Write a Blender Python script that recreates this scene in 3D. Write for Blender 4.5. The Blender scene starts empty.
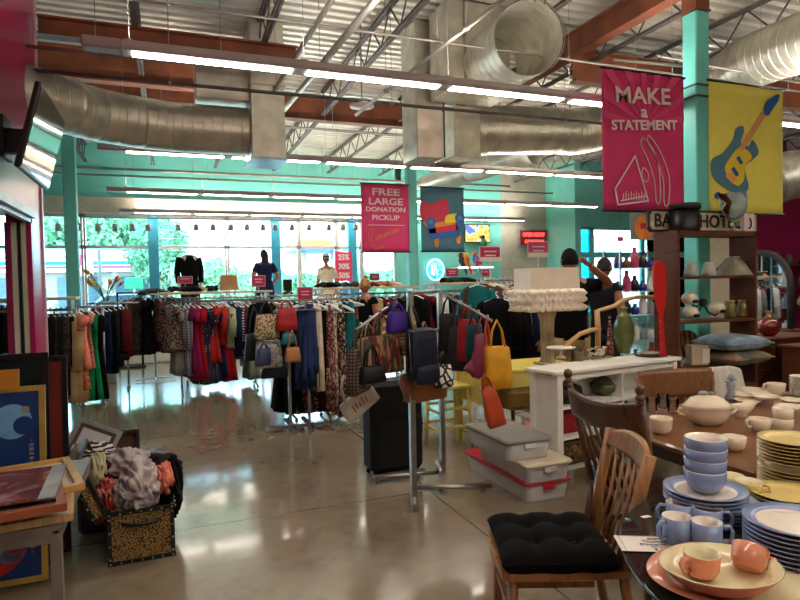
import bpy, bmesh, math, random
from math import sin, cos, tan, pi, radians, sqrt, atan2
from mathutils import Vector, Matrix, Euler
random.seed(7)
SC = bpy.context.scene
C = SC.collection
# ---------------------------------------------------------------- camera
CH=1.6; FP=600.; YAW=radians(21.1); PIT=radians(1.58); ROL=radians(1.2)
fw=Vector((sin(YAW)*cos(PIT),cos(YAW)*cos(PIT),-sin(PIT)))
_r=Vector((cos(YAW),-sin(YAW),0)); _u=_r.cross(fw)
CR=_r*cos(ROL)-_u*sin(ROL); CU=_u*cos(ROL)+_r*sin(ROL)
cd=bpy.data.cameras.new('camera'); cam=bpy.data.objects.new('camera',cd); C.objects.link(cam)
cd.sensor_width=36; cd.lens=FP/800*36; cd.clip_start=.05; cd.clip_end=400
cam.matrix_world=Matrix(((CR.x,CU.x,-fw.x,0),(CR.y,CU.y,-fw.y,0),(CR.z,CU.z,-fw.z,CH),(0,0,0,1)))
SC.camera=cam
def at(x,y,z=None,Y=None,X=None,d=None):
    """survey helper: the world point seen at a photo position, on a known plane"""
    r=fw*FP+CR*(x-400)+CU*(300-y)
    t=(z-CH)/r.z if z is not None else Y/r.y if Y is not None else X/r.x if X is not None else d/FP
    return Vector((r.x*t,r.y*t,CH+r.z*t))
# ---------------------------------------------------------------- mesh builder
class MB:
    def __init__(s): s.v=[]; s.f=[]; s.m=[]; s.s=[]
    def add(s,vs,fs,m=0,sm=False,T=None):
        o=len(s.v)
        s.v+= [tuple(T@Vector(v)) for v in vs] if T is not None else [tuple(v) for v in vs]
        for f in fs: s.f.append(tuple(i+o for i in f)); s.m.append(m); s.s.append(sm)
        return s
    def box(s,c,d,rz=0,m=0,T=None,b=0):
        x,y,z=d[0]/2,d[1]/2,d[2]/2
        M=Matrix.Translation(c)@Matrix.Rotation(rz,4,'Z')
        if T is not None: M=T@M
        if b<=0:
            vs=[(i*x,j*y,k*z) for k in(-1,1) for j in(-1,1) for i in(-1,1)]
            return s.add(vs,[(0,2,3,1),(4,5,7,6),(0,1,5,4),(2,6,7,3),(0,4,6,2),(1,3,7,5)],m,False,M)
        vs=[];fs=[]
        # chamfered box: 24 verts
        idx={}
        for i in(-1,1):
            for j in(-1,1):
                for k in(-1,1):
                    for a in range(3):
                        p=[i*(x-b),j*(y-b),k*(z-b)]
                        p[a]=(i,j,k)[a]*(x,y,z)[a]
                        idx[(i,j,k,a)]=len(vs); vs.append(tuple(p))
        def q(l): fs.append(tuple(idx[t] for t in l))
        for sg in(-1,1):
            l=[(sg,-1,-1,0),(sg,1,-1,0),(sg,1,1,0),(sg,-1,1,0)]; q(l if sg>0 else l[::-1])
            l=[(-1,sg,-1,1),(-1,sg,1,1),(1,sg,1,1),(1,sg,-1,1)]; q(l if sg>0 else l[::-1])
            l=[(-1,-1,sg,2),(1,-1,sg,2),(1,1,sg,2),(-1,1,sg,2)]; q(l if sg>0 else l[::-1])
        for i in(-1,1):
            for j in(-1,1):
                l=[(i,j,-1,0),(i,j,-1,1),(i,j,1,1),(i,j,1,0)]; q(l if i*j>0 else l[::-1])
                l=[(i,-1,j,0),(i,1,j,0),(i,1,j,2),(i,-1,j,2)]; q(l if i*j>0 else l[::-1])
                l=[(-1,i,j,2),(1,i,j,2),(1,i,j,1),(-1,i,j,1)]; q(l if i*j>0 else l[::-1])
                for k in(-1,1):
                    l=[(i,j,k,0),(i,j,k,1),(i,j,k,2)]; q(l if i*j*k>0 else l[::-1])
        return s.add(vs,fs,m,False,M)
    def loft(s,rings,m=0,closed=True,cap=True,sm=True,T=None):
        n=len(rings[0]); vs=[p for r in rings for p in r]; fs=[]
        for i in range(len(rings)-1):
            for j in range(n if closed else n-1):
                k=(j+1)%n; fs.append((i*n+j,i*n+k,(i+1)*n+k,(i+1)*n+j))
        s.add(vs,fs,m,sm,T)
        if cap and closed:
            s.add(rings[0],[tuple(range(n))[::-1]],m,False,T); s.add(rings[-1],[tuple(range(n))],m,False,T)
        return s
    def tube(s,pts,r,n=8,m=0,cap=True,T=None,sc=(1,1)):
        pts=[Vector(p) for p in pts]; rs=r if isinstance(r,(list,tuple)) else [r]*len(pts)
        rings=[]; up=None
        for i,p in enumerate(pts):
            t=(pts[min(i+1,len(pts)-1)]-pts[max(i-1,0)]).normalized()
            if up is None:
                up=Vector((0,0,1)) if abs(t.z)<.9 else Vector((0,1,0))
            a=t.cross(up).normalized(); up=a.cross(t).normalized(); 
            rings.append([tuple(p+a*cos(2*pi*k/n)*rs[i]*sc[0]+up*sin(2*pi*k/n)*rs[i]*sc[1]) for k in range(n)])
        return s.loft(rings,m,True,cap,True,T)
    def lathe(s,prof,n=24,c=(0,0,0),m=0,T=None,sx=1,sy=1,rip=None):
        rings=[]
        for i,(r,z) in enumerate(prof):
            rings.append([(c[0]+sx*r*(1+(rip[0]*cos(rip[1]*2*pi*k/n) if rip else 0))*cos(2*pi*k/n),c[1]+sy*r*(1+(rip[0]*cos(rip[1]*2*pi*k/n) if rip else 0))*sin(2*pi*k/n),c[2]+z) for k in range(n)])
        return s.loft(rings,m,True,True,True,T)
    def sph(s,c,r,n=12,m=0,T=None):
        r=r if isinstance(r,(tuple,list)) else (r,r,r); rings=[]
        for i in range(1,n//2+2):
            a=-pi/2+pi*(i-.5)/(n//2+1)
            rings.append([(c[0]+r[0]*cos(a)*cos(2*pi*k/n),c[1]+r[1]*cos(a)*sin(2*pi*k/n),c[2]+r[2]*sin(a)) for k in range(n)])
        return s.loft(rings,m,True,True,True,T)
    def prism(s,poly,h,m=0,T=None):
        """poly in local xy, extruded h along z"""
        n=len(poly)
        vs=[(p[0],p[1],0) for p in poly]+[(p[0],p[1],h) for p in poly]
        fs=[tuple(range(n))[::-1],tuple(range(n,2*n))]+[(i,(i+1)%n,n+(i+1)%n,n+i) for i in range(n)]
        return s.add(vs,fs,m,False,T)
    def grid(s,f,nu,nv,m=0,sm=True,th=0,T=None):
        vs=[];fs=[]
        for j in range(nv+1):
            for i in range(nu+1): vs.append(tuple(f(i/nu,j/nv)))
        for j in range(nv):
            for i in range(nu):
                a=j*(nu+1)+i; fs.append((a,a+1,a+nu+2,a+nu+1))
        return s.add(vs,fs,m,sm,T)
    def build(s,name,mats,parent=None,loc=None,rot=None,solid=0,sub=0):
        me=bpy.data.meshes.new(name); me.from_pydata(s.v,[],s.f)
        mats=mats if isinstance(mats,(list,tuple)) else [mats]
        for m in mats: me.materials.append(m)
        me.polygons.foreach_set('material_index',s.m); me.polygons.foreach_set('use_smooth',s.s); me.update()
        bm=bmesh.new(); bm.from_mesh(me); bmesh.ops.remove_doubles(bm,verts=bm.verts,dist=1e-5)
        if not solid: bmesh.ops.recalc_face_normals(bm,faces=bm.faces)
        bm.to_mesh(me); bm.free()
        o=bpy.data.objects.new(name,me); C.objects.link(o)
        if parent is not None: o.parent=parent
        if loc is not None: o.location=loc
        if rot is not None: o.rotation_euler=rot
        if solid:
            md=o.modifiers.new('s','SOLIDIFY'); md.thickness=solid; md.offset=0
        if sub:
            md=o.modifiers.new('u','SUBSURF'); md.levels=sub; md.render_levels=sub
        return o
def tag(o,label,cat,group=None,kind=None):
    if label: o['label']=label
    if cat: o['category']=cat
    if group: o['group']=group
    if kind: o['kind']=kind
    return o
def thing(name,label,cat,loc=(0,0,0),rz=0,group=None,rot=None):
    o=bpy.data.objects.new(name,None); o.empty_display_size=.1; C.objects.link(o)
    o.location=loc; o.rotation_euler=rot if rot else (0,0,rz)
    return tag(o,label,cat,group)
def struct(o): o['kind']='structure'; return o
def kids(o,d={}): return [c for c in o.children]
def dup(root,loc,rz=None,label=None,group=None,mats=None,scale=None,rot=None):
    def cp(o,par):
        c=o.copy(); C.objects.link(c); c.parent=par
        for ch in CH_[o.name] if o.name in CH_ else list(o.children): cp(ch,c)
        return c
    r=cp(root,None); r.location=loc
    if rz is not None: r.rotation_euler=(0,0,rz)
    if rot is not None: r.rotation_euler=rot
    if scale is not None: r.scale=scale if isinstance(scale,(tuple,list)) else (scale,)*3
    if label: r['label']=label
    if group: r['group']=group
    if mats:
        for i,m in enumerate(mats):
            if m and i<len(r.material_slots): r.material_slots[i].link='OBJECT'; r.material_slots[i].material=m
    return r
CH_={}
ORD=['first','second','third','fourth','fifth','sixth','seventh','eighth','ninth','tenth','eleventh','twelfth','thirteenth','fourteenth','fifteenth','sixteenth','seventeenth','eighteenth','nineteenth','twentieth']
def nth(i):
    if i<20: return ORD[i]
    return 'twenty '+ORD[i-20] if i<29 else 'thirtieth' if i==29 else 'thirty '+ORD[i-30] if i<39 else 'farthest'
# ---------------------------------------------------------------- materials
def lin(c): return tuple(((v/255)/12.92 if v<=10 else (((v/255)+.055)/1.055)**2.4) for v in c)+(1,)
_mc={}
def nt(name):
    m=bpy.data.materials.new(name); m.use_nodes=True; t=m.node_tree; t.nodes.clear()
    o=t.nodes.new('ShaderNodeOutputMaterial'); b=t.nodes.new('ShaderNodeBsdfPrincipled'); t.links.new(b.outputs[0],o.inputs[0])
    return m,t,b,o
def N(t,ty,**k):
    n=t.nodes.new(ty)
    for a,v in k.items():
        if a.startswith('_'): n.inputs[a[1:].replace('_',' ')].default_value=v
        else: setattr(n,a,v)
    return n
def ramp(t,src,stops,const=False):
    r=t.nodes.new('ShaderNodeValToRGB'); e=r.color_ramp.elements
    if const: r.color_ramp.interpolation='CONSTANT'
    while len(e)>1: e.remove(e[-1])
    e[0].position=stops[0][0]; e[0].color=lin(stops[0][1])
    for p,c in stops[1:]:
        q=e.new(p); q.color=lin(c)
    t.links.new(src,r.inputs[0]); return r
def mat(name,col,rough=.6,metal=0,pat=None,var=.12,sc=6,c2=None,c3=None,bump=0,spec=.5,coat=0,stretch=(1,1,1),trans=0,emit=0,sheen=0,alpha=1,ior=1.45):
    key=(name,col,rough,metal,pat,sc,c2,c3)
    if key in _mc: return _mc[key]
    m,t,b,o=nt(name); _mc[key]=m
    L=t.links.new
    b.inputs['Roughness'].default_value=rough; b.inputs['Metallic'].default_value=metal
    b.inputs['Specular IOR Level'].default_value=spec; b.inputs['Coat Weight'].default_value=coat
    b.inputs['Transmission Weight'].default_value=trans; b.inputs['IOR'].default_value=ior
    if sheen: b.inputs['Sheen Weight'].default_value=sheen
    tc=N(t,'ShaderNodeTexCoord'); mp=N(t,'ShaderNodeMapping'); mp.inputs['Scale'].default_value=stretch
    L(tc.outputs['Object'],mp.inputs['Vector']); vec=mp.outputs[0]
    c=lin(col); out=None
    c2=c2 or tuple(min(255,int(v*.45)) for v in col); c3=c3 or c2
    if pat is None:
        n=N(t,'ShaderNodeTexNoise',_Scale=sc,_Detail=4.); L(vec,n.inputs['Vector'])
        d=tuple(max(0,int(v*(1-var))) for v in col); e=tuple(min(255,int(v*(1+var*.6))) for v in col)
        out=ramp(t,n.outputs[0],[(.3,d),(.7,e)]).outputs[0]
    elif pat=='wood':
        n=N(t,'ShaderNodeTexNoise',_Scale=sc,_Detail=6.,_Distortion=1.5); L(vec,n.inputs['Vector'])
        out=ramp(t,n.outputs[0],[(.3,c2),(.45,col),(.55,tuple(int(v*.85) for v in col)),(.7,col)]).outputs[0]
    elif pat in('stripe','stripev','ring'):
        w=N(t,'ShaderNodeTexWave',_Scale=sc,_Distortion=0.0); w.bands_direction={'stripe':'Z','stripev':'Y','ring':'X'}[pat]; L(vec,w.inputs['Vector'])
        out=ramp(t,w.outputs[0],[(0,col),(.5,c2)],True).outputs[0]
    elif pat=='plaid':
        w=N(t,'ShaderNodeTexWave',_Scale=sc); w.bands_direction='Z'; L(vec,w.inputs['Vector'])
        w2=N(t,'ShaderNodeTexWave',_Scale=sc); w2.bands_direction='Y'; L(vec,w2.inputs['Vector'])
        ad=N(t,'ShaderNodeMath',operation='ADD'); L(w.outputs[0],ad.inputs[0]); L(w2.outputs[0],ad.inputs[1])
        hf=N(t,'ShaderNodeMath',operation='MULTIPLY'); L(ad.outputs[0],hf.inputs[0]); hf.inputs[1].default_value=.5
        out=ramp(t,hf.outputs[0],[(0,col),(.4,c2),(.75,c3)],True).outputs[0]
    elif pat=='dots':
        v=N(t,'ShaderNodeTexVoronoi',_Scale=sc,_Randomness=.15); L(vec,v.inputs['Vector'])
        out=ramp(t,v.outputs['Distance'],[(0,c2),(.22,col)],True).outputs[0]
    elif pat=='floral':
        v=N(t,'ShaderNodeTexVoronoi',_Scale=sc); L(vec,v.inputs['Vector'])
        s_=N(t,'ShaderNodeSeparateColor'); L(v.outputs['Color'],s_.inputs[0])
        out=ramp(t,s_.outputs[0],[(0,col),(.4,c2),(.6,col),(.75,c3)],True).outputs[0]
    elif pat=='leopard':
        v=N(t,'ShaderNodeTexVoronoi',_Scale=sc); v.feature='DISTANCE_TO_EDGE'; L(vec,v.inputs['Vector'])
        n=N(t,'ShaderNodeTexNoise',_Scale=sc*1.7); L(vec,n.inputs['Vector'])
        ad=N(t,'ShaderNodeMath',operation='MULTIPLY'); L(v.outputs[0],ad.inputs[0]); L(n.outputs[0],ad.inputs[1])
        out=ramp(t,ad.outputs[0],[(0,c2),(.06,col),(.17,c3)],True).outputs[0]
    elif pat=='marble':
        n=N(t,'ShaderNodeTexNoise',_Scale=sc,_Detail=8.,_Distortion=1.2); L(vec,n.inputs['Vector'])
        out=ramp(t,n.outputs[0],[(.3,c2),(.48,col),(.62,c3)]).outputs[0]
    if out is not None: L(out,b.inputs['Base Color'])
    else: b.inputs['Base Color'].default_value=c
    if emit:
        L(out,b.inputs['Emission Color']); b.inputs['Emission Strength'].default_value=emit
    if bump:
        n=N(t,'ShaderNodeTexNoise',_Scale=sc*4,_Detail=5.); L(vec,n.inputs['Vector'])
        bp=N(t,'ShaderNodeBump',_Strength=bump,_Distance=.02); L(n.outputs[0],bp.inputs['Height']); L(bp.outputs[0],b.inputs['Normal'])
    return m
def emat(name,col,st):
    m,t,b,o=nt(name); e=N(t,'ShaderNodeEmission',_Strength=st); e.inputs[0].default_value=lin(col); t.links.new(e.outputs[0],o.inputs[0]); return m
def glassmat(name,col,rough=0,refl=.12):
    m,t,b,o=nt(name); tr=N(t,'ShaderNodeBsdfTransparent'); tr.inputs[0].default_value=lin(col)
    g=N(t,'ShaderNodeBsdfGlossy',_Roughness=rough); mx=N(t,'ShaderNodeMixShader')
    fr=N(t,'ShaderNodeFresnel',_IOR=1.45); t.links.new(fr.outputs[0],mx.inputs[0]); t.links.new(tr.outputs[0],mx.inputs[1]); t.links.new(g.outputs[0],mx.inputs[2])
    t.links.new(mx.outputs[0],o.inputs[0]); return m
TEAL=mat('teal_paint',(116,206,196),.55,var=.04,sc=2)
TEALC=mat('teal_column_paint',(100,192,182),.5,var=.05,sc=3)
MAG=mat('magenta_paint',(176,32,92),.28,var=.05,sc=2)
MAGD=mat('magenta_matt_paint',(140,22,78),.6,var=.06,sc=2)
GREY=mat('grey_paint',(176,172,158),.6,var=.04)
WHITE=mat('white_paint',(225,220,208),.5,var=.04)
CREAM=mat('cream_paint',(205,195,175),.5,var=.04)
BLACK=mat('black_satin',(12,12,13),.4,var=.1)
DKGREY=mat('dark_grey_paint',(60,56,54),.5,var=.1)
STEEL=mat('brushed_steel',(170,168,165),.3,1,var=.1,sc=10)
PIPE=mat('painted_steel_pipe',(150,146,140),.4,.7,var=.15,sc=3)
JOI=mat('grey_primer_steel',(88,84,82),.6,.2,var=.2,sc=3)
RUST=mat('red_oxide_primer_steel',(118,66,42),.6,0,var=.22,sc=3)
HOUS=mat('light_grey_fixture_enamel',(168,158,158),.5,var=.05)
DECK=mat('galvanised_roof_deck',(214,210,200),.45,.3,var=.12,sc=1.5)
LED=emat('lit_diffuser',(255,244,228),15); LEDU=emat('lit_uplight_lens',(255,242,226),46)
HANGP=mat('clear_plastic_hanger',(228,234,236),.3,var=.1)
WOODD=mat('dark_walnut',(98,54,36),.6,pat='wood',sc=3,c2=(60,31,20),stretch=(1,1,6),spec=.3)
WOODM=mat('honey_oak',(128,80,42),.35,pat='wood',sc=4,c2=(94,54,26),stretch=(6,1,1),coat=.3)
WOODR=mat('warm_oak_chair',(172,118,68),.4,pat='wood',sc=4,c2=(120,66,26),stretch=(3,3,.6),coat=.3)
WOODE=mat('espresso_chair_wood',(98,62,40),.35,pat='wood',sc=4,c2=(44,24,16),stretch=(2,2,.6),coat=.4)
WOODL=mat('raw_pine',(196,158,108),.5,pat='wood',sc=5,c2=(166,124,78),stretch=(4,1,1))
SKIN=mat('skin',(172,112,84),.55,var=.08)
SKIND=mat('deeper_skin',(150,96,70),.55,var=.08)
def galv(name,ribs=True,rs=3.2):
    m,t,b,o=nt(name); L=t.links.new
    b.inputs['Metallic'].default_value=.9; b.inputs['Roughness'].default_value=.33
    tc=N(t,'ShaderNodeTexCoord'); n=N(t,'ShaderNodeTexNoise',_Scale=5.,_Detail=6.); L(tc.outputs['Object'],n.inputs['Vector'])
    v=N(t,'ShaderNodeTexVoronoi',_Scale=18.); L(tc.outputs['Object'],v.inputs['Vector'])
    r=ramp(t,n.outputs[0],[(.3,(190,188,176)),(.7,(226,222,208))]); L(r.outputs[0],b.inputs['Base Color'])
    r2=N(t,'ShaderNodeMapRange'); L(n.outputs[0],r2.inputs[0]); r2.inputs[3].default_value=.34; r2.inputs[4].default_value=.46; L(r2.outputs[0],b.inputs['Roughness'])
    return m
GALV=galv('galvanised_duct')
# ================================================================ SHELL
m,t,b,o=nt('polished_concrete'); L=t.links.new
tc=N(t,'ShaderNodeTexCoord'); n1=N(t,'ShaderNodeTexNoise',_Scale=.7,_Detail=8.,_Roughness=.6); n2=N(t,'ShaderNodeTexNoise',_Scale=9.,_Detail=6.)
L(tc.outputs['Object'],n1.inputs['Vector']); L(tc.outputs['Object'],n2.inputs['Vector'])
ad=N(t,'ShaderNodeMath',operation='MULTIPLY_ADD'); L(n2.outputs[0],ad.inputs[0]); ad.inputs[1].default_value=.35; L(n1.outputs[0],ad.inputs[2])
rp=ramp(t,ad.outputs[0],[(.45,(112,100,84)),(.62,(136,122,102)),(.85,(152,138,118))])
sx=N(t,'ShaderNodeSeparateXYZ'); L(tc.outputs['Object'],sx.inputs[0])
def groove(sock,off,per):
    a=N(t,'ShaderNodeMath',operation='ADD'); L(sock,a.inputs[0]); a.inputs[1].default_value=off
    p=N(t,'ShaderNodeMath',operation='PINGPONG'); L(a.outputs[0],p.inputs[0]); p.inputs[1].default_value=per/2
    l=N(t,'ShaderNodeMath',operation='LESS_THAN'); L(p.outputs[0],l.inputs[0]); l.inputs[1].default_value=.005; return l
g1=groove(sx.outputs[0],-1.83+9.0,4.5); g2=groove(sx.outputs[1],-4.2+9.0,4.5)
mx_=N(t,'ShaderNodeMath',operation='MAXIMUM'); L(g1.outputs[0],mx_.inputs[0]); L(g2.outputs[0],mx_.inputs[1])
mc=N(t,'ShaderNodeMix',data_type='RGBA'); L(mx_.outputs[0],mc.inputs[0]); L(rp.outputs[0],mc.inputs[6]); mc.inputs[7].default_value=lin((40,34,28)); L(mc.outputs[2],b.inputs['Base Color'])
mr=N(t,'ShaderNodeMapRange'); L(n2.outputs[0],mr.inputs[0]); mr.inputs[3].default_value=.12; mr.inputs[4].default_value=.24; L(mr.outputs[0],b.inputs['Roughness'])
b.inputs['Coat Weight'].default_value=.5; b.inputs['Coat Roughness'].default_value=.08
FLOOR=m
struct(MB().box((4,6.5,-.1),(24,18.2,.2)).build('floor',FLOOR))
# ceiling deck: trapezoid ribs along X
pr=[];y=-2.6
while y<15.6:
    pr+=[(y,5.03),(y+.07,5.03),(y+.08,4.93),(y+.165,4.93),(y+.175,5.03)]; y+=.18
g=MB(); g.add([(X,p[0],p[1]) for X in(-8,16) for p in pr],[(i,i+1,len(pr)+i+1,len(pr)+i) for i in range(len(pr)-1)])
g.box((4,6.5,5.06),(24,18.2,.06)); struct(g.build('ceiling',DECK))
# side and back walls out of view
BACKW=mat('warm_white_back_wall',(190,180,165),.6,var=.03)
struct(MB().box((4,-2.6,2.5),(24,.2,5)).build('wall_back',BACKW))
struct(MB().box((-8,6.5,2.5),(.2,18.2,5)).build('wall_far_left',TEAL))
struct(MB().box((16,6.5,2.5),(.2,18.2,5)).build('wall_far_right',MAGD))
# front window wall at Y=15.4
YW=15.4
def wx(x,Y=YW): return at(x,287,Y=Y).x
g=MB(); g.box((-1,YW,4.32),(14,.24,1.28)); struct(g.build('wall_front',TEAL))               # teal bulkhead above
struct(MB().box((-1,YW-.06,3.52),(14,.34,.36)).build('trim_1',CREAM))                         # cream header beam
struct(MB().box((-1,YW,.16),(14,.24,.33)).build('wall_front_knee',mat('brown_knee_wall',(84,76,72),.5,var=.06)))
XE=wx(396)
struct(MB().box(((XE+9.1)/2,YW,2.5),(9.1-XE,.24,5)).build('wall_front_right',TEAL))
struct(MB().box(((9.1+10.75)/2,YW,2.5),(1.65,.24,5)).build('wall_grey_panel',GREY))
struct(MB().box((10.75,YW-.7,2.5),(.2,1.6,5)).build('wall_return',TEAL))
struct(MB().box((13.3,14.1,4.05),(5.1,.2,1.9)).build('wall_over_side_window',TEAL))
struct(MB().box((13.3,14.1,.3),(5.1,.2,.6)).build('wall_under_side_window',TEAL))
# magenta wall to the right
struct(MB().box((12.8,7.6,1.58),(6.4,.15,3.16)).build('wall_magenta_right',MAGD))
struct(MB().box((8.88,7.6,1.58),(1.42,.15,3.16)).build('wall_cream_partition',CREAM))

# windows
GL=glassmat('window_glass',(214,242,248)); GLC=glassmat('cyan_film_glass',(80,205,225)); GLW=glassmat('table_glass',(190,215,205))
FR=mat('white_window_frame',(206,202,196),.4,var=.04); FRT=mat('aqua_window_post',(60,160,190),.4,var=.05)
z0,z1=.33,3.34
mull=[-5.2,-3.9,-2.75]+[wx(v) for v in(85,155,228,276,300,337,362,396)]
zt=at(300,247.5,Y=YW).z
for i in range(len(mull)-1):
    a,b_=mull[i],mull[i+1]
    nm='window_%d'%(i+1)
    g=MB()
    g.box(((a+b_)/2,YW,z1-.04),(b_-a,.1,.08)); g.box(((a+b_)/2,YW,z0+.04),(b_-a,.1,.08)); g.box(((a+b_)/2,YW,zt),(b_-a,.1,.07))
    for q in(a+.03,b_-.03): g.box((q,YW,(z0+z1)/2),(.045,.1,z1-z0))
    f=g.build(nm,FR); struct(f)
    for k,(p,q) in enumerate(((z0+.08,zt-.035),(zt+.035,z1-.08))):
        MB().box(((a+b_)/2,YW,(p+q)/2),(b_-a-.12,.012,q-p)).build('pane',GL,f)
for i,x in enumerate((155,276,352)):
    struct(MB().box((wx(x),YW-.12,(z0+z1)/2),(.22,.12,z1-z0)).build('trim_%d'%(3+i),FRT))
# side windows at Y=14.1
sm=[10.85,11.35,13.2,15.8]
zs=at(600,255,Y=14.1).z
for i in range(3):
    a,b_=sm[i],sm[i+1]
    g=MB()
    for z in(.64,3.06): g.box(((a+b_)/2,14.1,z),(b_-a,.1,.08))
    g.box(((a+b_)/2,14.1,zs),(b_-a,.12,.16))
    for q in(a+.03,b_-.03): g.box((q,14.1,1.85),(.07,.1,2.5))
    f=g.build('window_%d'%(20+i),TEAL); struct(f)
    for p,q in((.68,zs-.08),(zs+.08,3.02)): MB().box(((a+b_)/2,14.1,(p+q)/2),(b_-a-.1,.012,q-p)).build('pane',GLC if i==0 else GL,f)
# left magenta wall with opening
g=MB(); XL=-1.25; T=.23
g.box((XL-T/2,7.17,2.48),(T,.44,4.96))            # far pier
g.box((XL-T/2,2.2,3.67),(T,9.5,2.58))             # above the opening
g.box((XL-T/2,-1.2,1.19),(T,2.6,2.38))
wl=g.build('wall_left',MAG); struct(wl)
g=MB(); g.box((XL-.03,3.5,2.36),(.14,6.85,.07)); g.box((XL-.03,3.5,2.31),(.05,6.85,.05)); struct(g.build('trim_6',mat('grey_track',(150,145,145),.4,.4)))
for i,(xa,xb,mm) in enumerate(((-1.30,-1.25,MAG),(-1.345,-1.30,CREAM),(-1.375,-1.345,mat('dark_green_edge',(22,36,34),.4)),(-1.425,-1.375,CREAM),(-1.48,-1.425,MAGD))):
    struct(MB().box(((xa+xb)/2,6.93-.008*i,1.14),(xb-xa-.004,.05+.004*i,2.28)).build('trim_%d'%(7+i),mm))
struct(MB().box((XL-T/2,7.42,2.48),(T+.04,.06,4.96)).build('trim_12',mat('pale_pink_end_panel',(214,178,190),.3,var=.05)))
# window display platform
struct(MB().box((2.0,14.55,.32),(7.6,1.3,.64),b=.02).build('display_platform',WHITE)); 
# ================================================================ COLUMNS
def column(x,y,ztop,label,w=.17,rz=0):
    t_=thing('support_column',label,'column',(x,y,0),rz)
    MB().box((0,0,ztop/2),(w,w,ztop),b=.012).build('shaft',TEALC,t_)
    g=MB(); g.box((0,0,ztop+.01),(w+.02,w+.02,.02)); g.box((0,0,ztop+.2),(w,w,.4)); g.build('cap',RUST,t_)
    MB().box((0,0,.01),(w+.12,w+.12,.02)).build('base_plate',TEALC,t_)
    return t_
cl=column(-1.3,10.0,4.2,'slim teal column at the left beside the dark coat racks')
cm=column(4.19,10.2,4.2,'slim teal column between the two far hanging banners')
crn=column(at(696,100,Y=4.65).x,4.65,4.27,'near teal column behind the wooden bookcase, holding the big banners',.18)
g=MB(); g.tube([(0.1,.0,z) for z in(0,)]+[(0.1,0,2.6)],.012); 
MB().tube([(.1,-.02,.4),(.1,-.02,3.3)],.014).build('conduit',PIPE,cm)
g=MB()
for z in(3.42,3.53): g.box((0,0,z),(.195,.195,.02))
g.build('clamp_band',DKGREY,crn)
# ================================================================ ROOF STEEL
def joist(L_):
    g=MB()
    for z in(4.5,4.88):
        for s_ in(-.02,.02): g.box((s_,L_/2,z-4.5),(.03,L_,.035))
    n=int(L_/.62); st=L_/n
    for i in range(n):
        y0=i*st
        g.tube([(0,y0,.38),(0,y0+st/2,.02)],.011,6); g.tube([(0,y0+st/2,.02),(0,y0+st,.38)],.011,6)
    return g
bays=((-2.4,6.9),(4.76,5.3),(10.32,4.9))
jp=[None]*3; jx=[-3.5+1.4*k+.45 for k in range(13)]
rows=('near','middle','far')
for b_,(ya,ln) in enumerate(bays):
    for k,xx in enumerate(jx):
        lb='grey open-web roof joist of the %s bay, %s from the left'%(rows[b_],nth(k))
        if jp[b_] is None:
            o=joist(ln).build('roof_joist',JOI,None,(xx,ya,4.5)); tag(o,lb,'joist','open-web roof joists'); jp[b_]=o
        else: dup(jp[b_],(xx,ya,4.5),None,lb)
def ibeam(p,q,h=.42,w=.16):
    p,q=Vector(p),Vector(q); L_=(q-p).length; g=MB()
    ang=atan2(q.y-p.y,q.x-p.x); T_=Matrix.Translation(p)@Matrix.Rotation(ang,4,'Z')
    for z in(.01,h-.01): g.box((L_/2,0,z),(L_,w,.02),T=T_)
    g.box((L_/2,0,h/2),(L_,.015,h),T=T_); return g
for lb,p,q in(('red oxide roof girder crossing above the far columns',(-6,10.2,4.42),(14,10.2,4.42)),
              ('red oxide roof girder running back from the near column',(5.02,-2.4,4.5),(5.02,10.0,4.5)),
              ('short red oxide roof girder above the left duct',(-1.2,7.35,4.3),(1.55,7.35,4.3)),
              ('red oxide roof girder above the left duct box reaching the magenta wall',(-6,8.9,4.35),(1.3,8.9,4.35)),
              ('red oxide roof girder at the top right of the hall',(5.05,6.6,4.2),(13,6.6,4.2))):
    tag(ibeam(p,q,.2 if 'short' in lb else .3 if 'near column' in lb else .42).build('roof_girder',RUST),lb,'girder')
pipes=[('thick steel pipe slanting up towards the camera at the ceiling centre',(1.45,9.9,3.98),(1.78,3.0,3.98),.035),
 ('square steel channel beside the thick ceiling pipe',(1.27,9.0,4.05),(1.45,3.0,4.05),.03),
 ('thin conduit across the ceiling just above the nearest light row',(-1.2,5.6,4.05),(9,5.6,4.05),.013),
 ('thin conduit high at the upper left corner of the ceiling',(-1.2,5.0,4.35),(3.4,5.0,4.3),.014),
 ('dark sprinkler pipe crossing below the left girder',(-1.2,7.0,3.82),(6.5,7.0,3.82),.02),
 ('grey pipe under the roof in front of the duct box',(-1.2,6.7,3.95),(1.2,6.7,3.95),.017),
 ('long pipe under the far girder',(-1.3,9.5,4.1),(9,9.5,4.1),.022),
 ('far sprinkler pipe along the teal bulkhead',(-3,14.6,4.25),(9,14.6,4.25),.03),
 ('second far pipe hung just above the bulkhead light row',(-3,14.0,4.0),(10,14.0,4.0),.022),
 ('pipe running from the central plenum towards the near column',(5.2,6.0,4.3),(9.2,5.6,4.3),.02),
 ('diagonal steel strut left of the big open duct',(2.15,6.9,3.62),(2.72,4.2,3.98),.024),
 ('thin pipe over the magenta banner',(5.2,5.3,4.1),(8.5,5.5,4.1),.016)]
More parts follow.
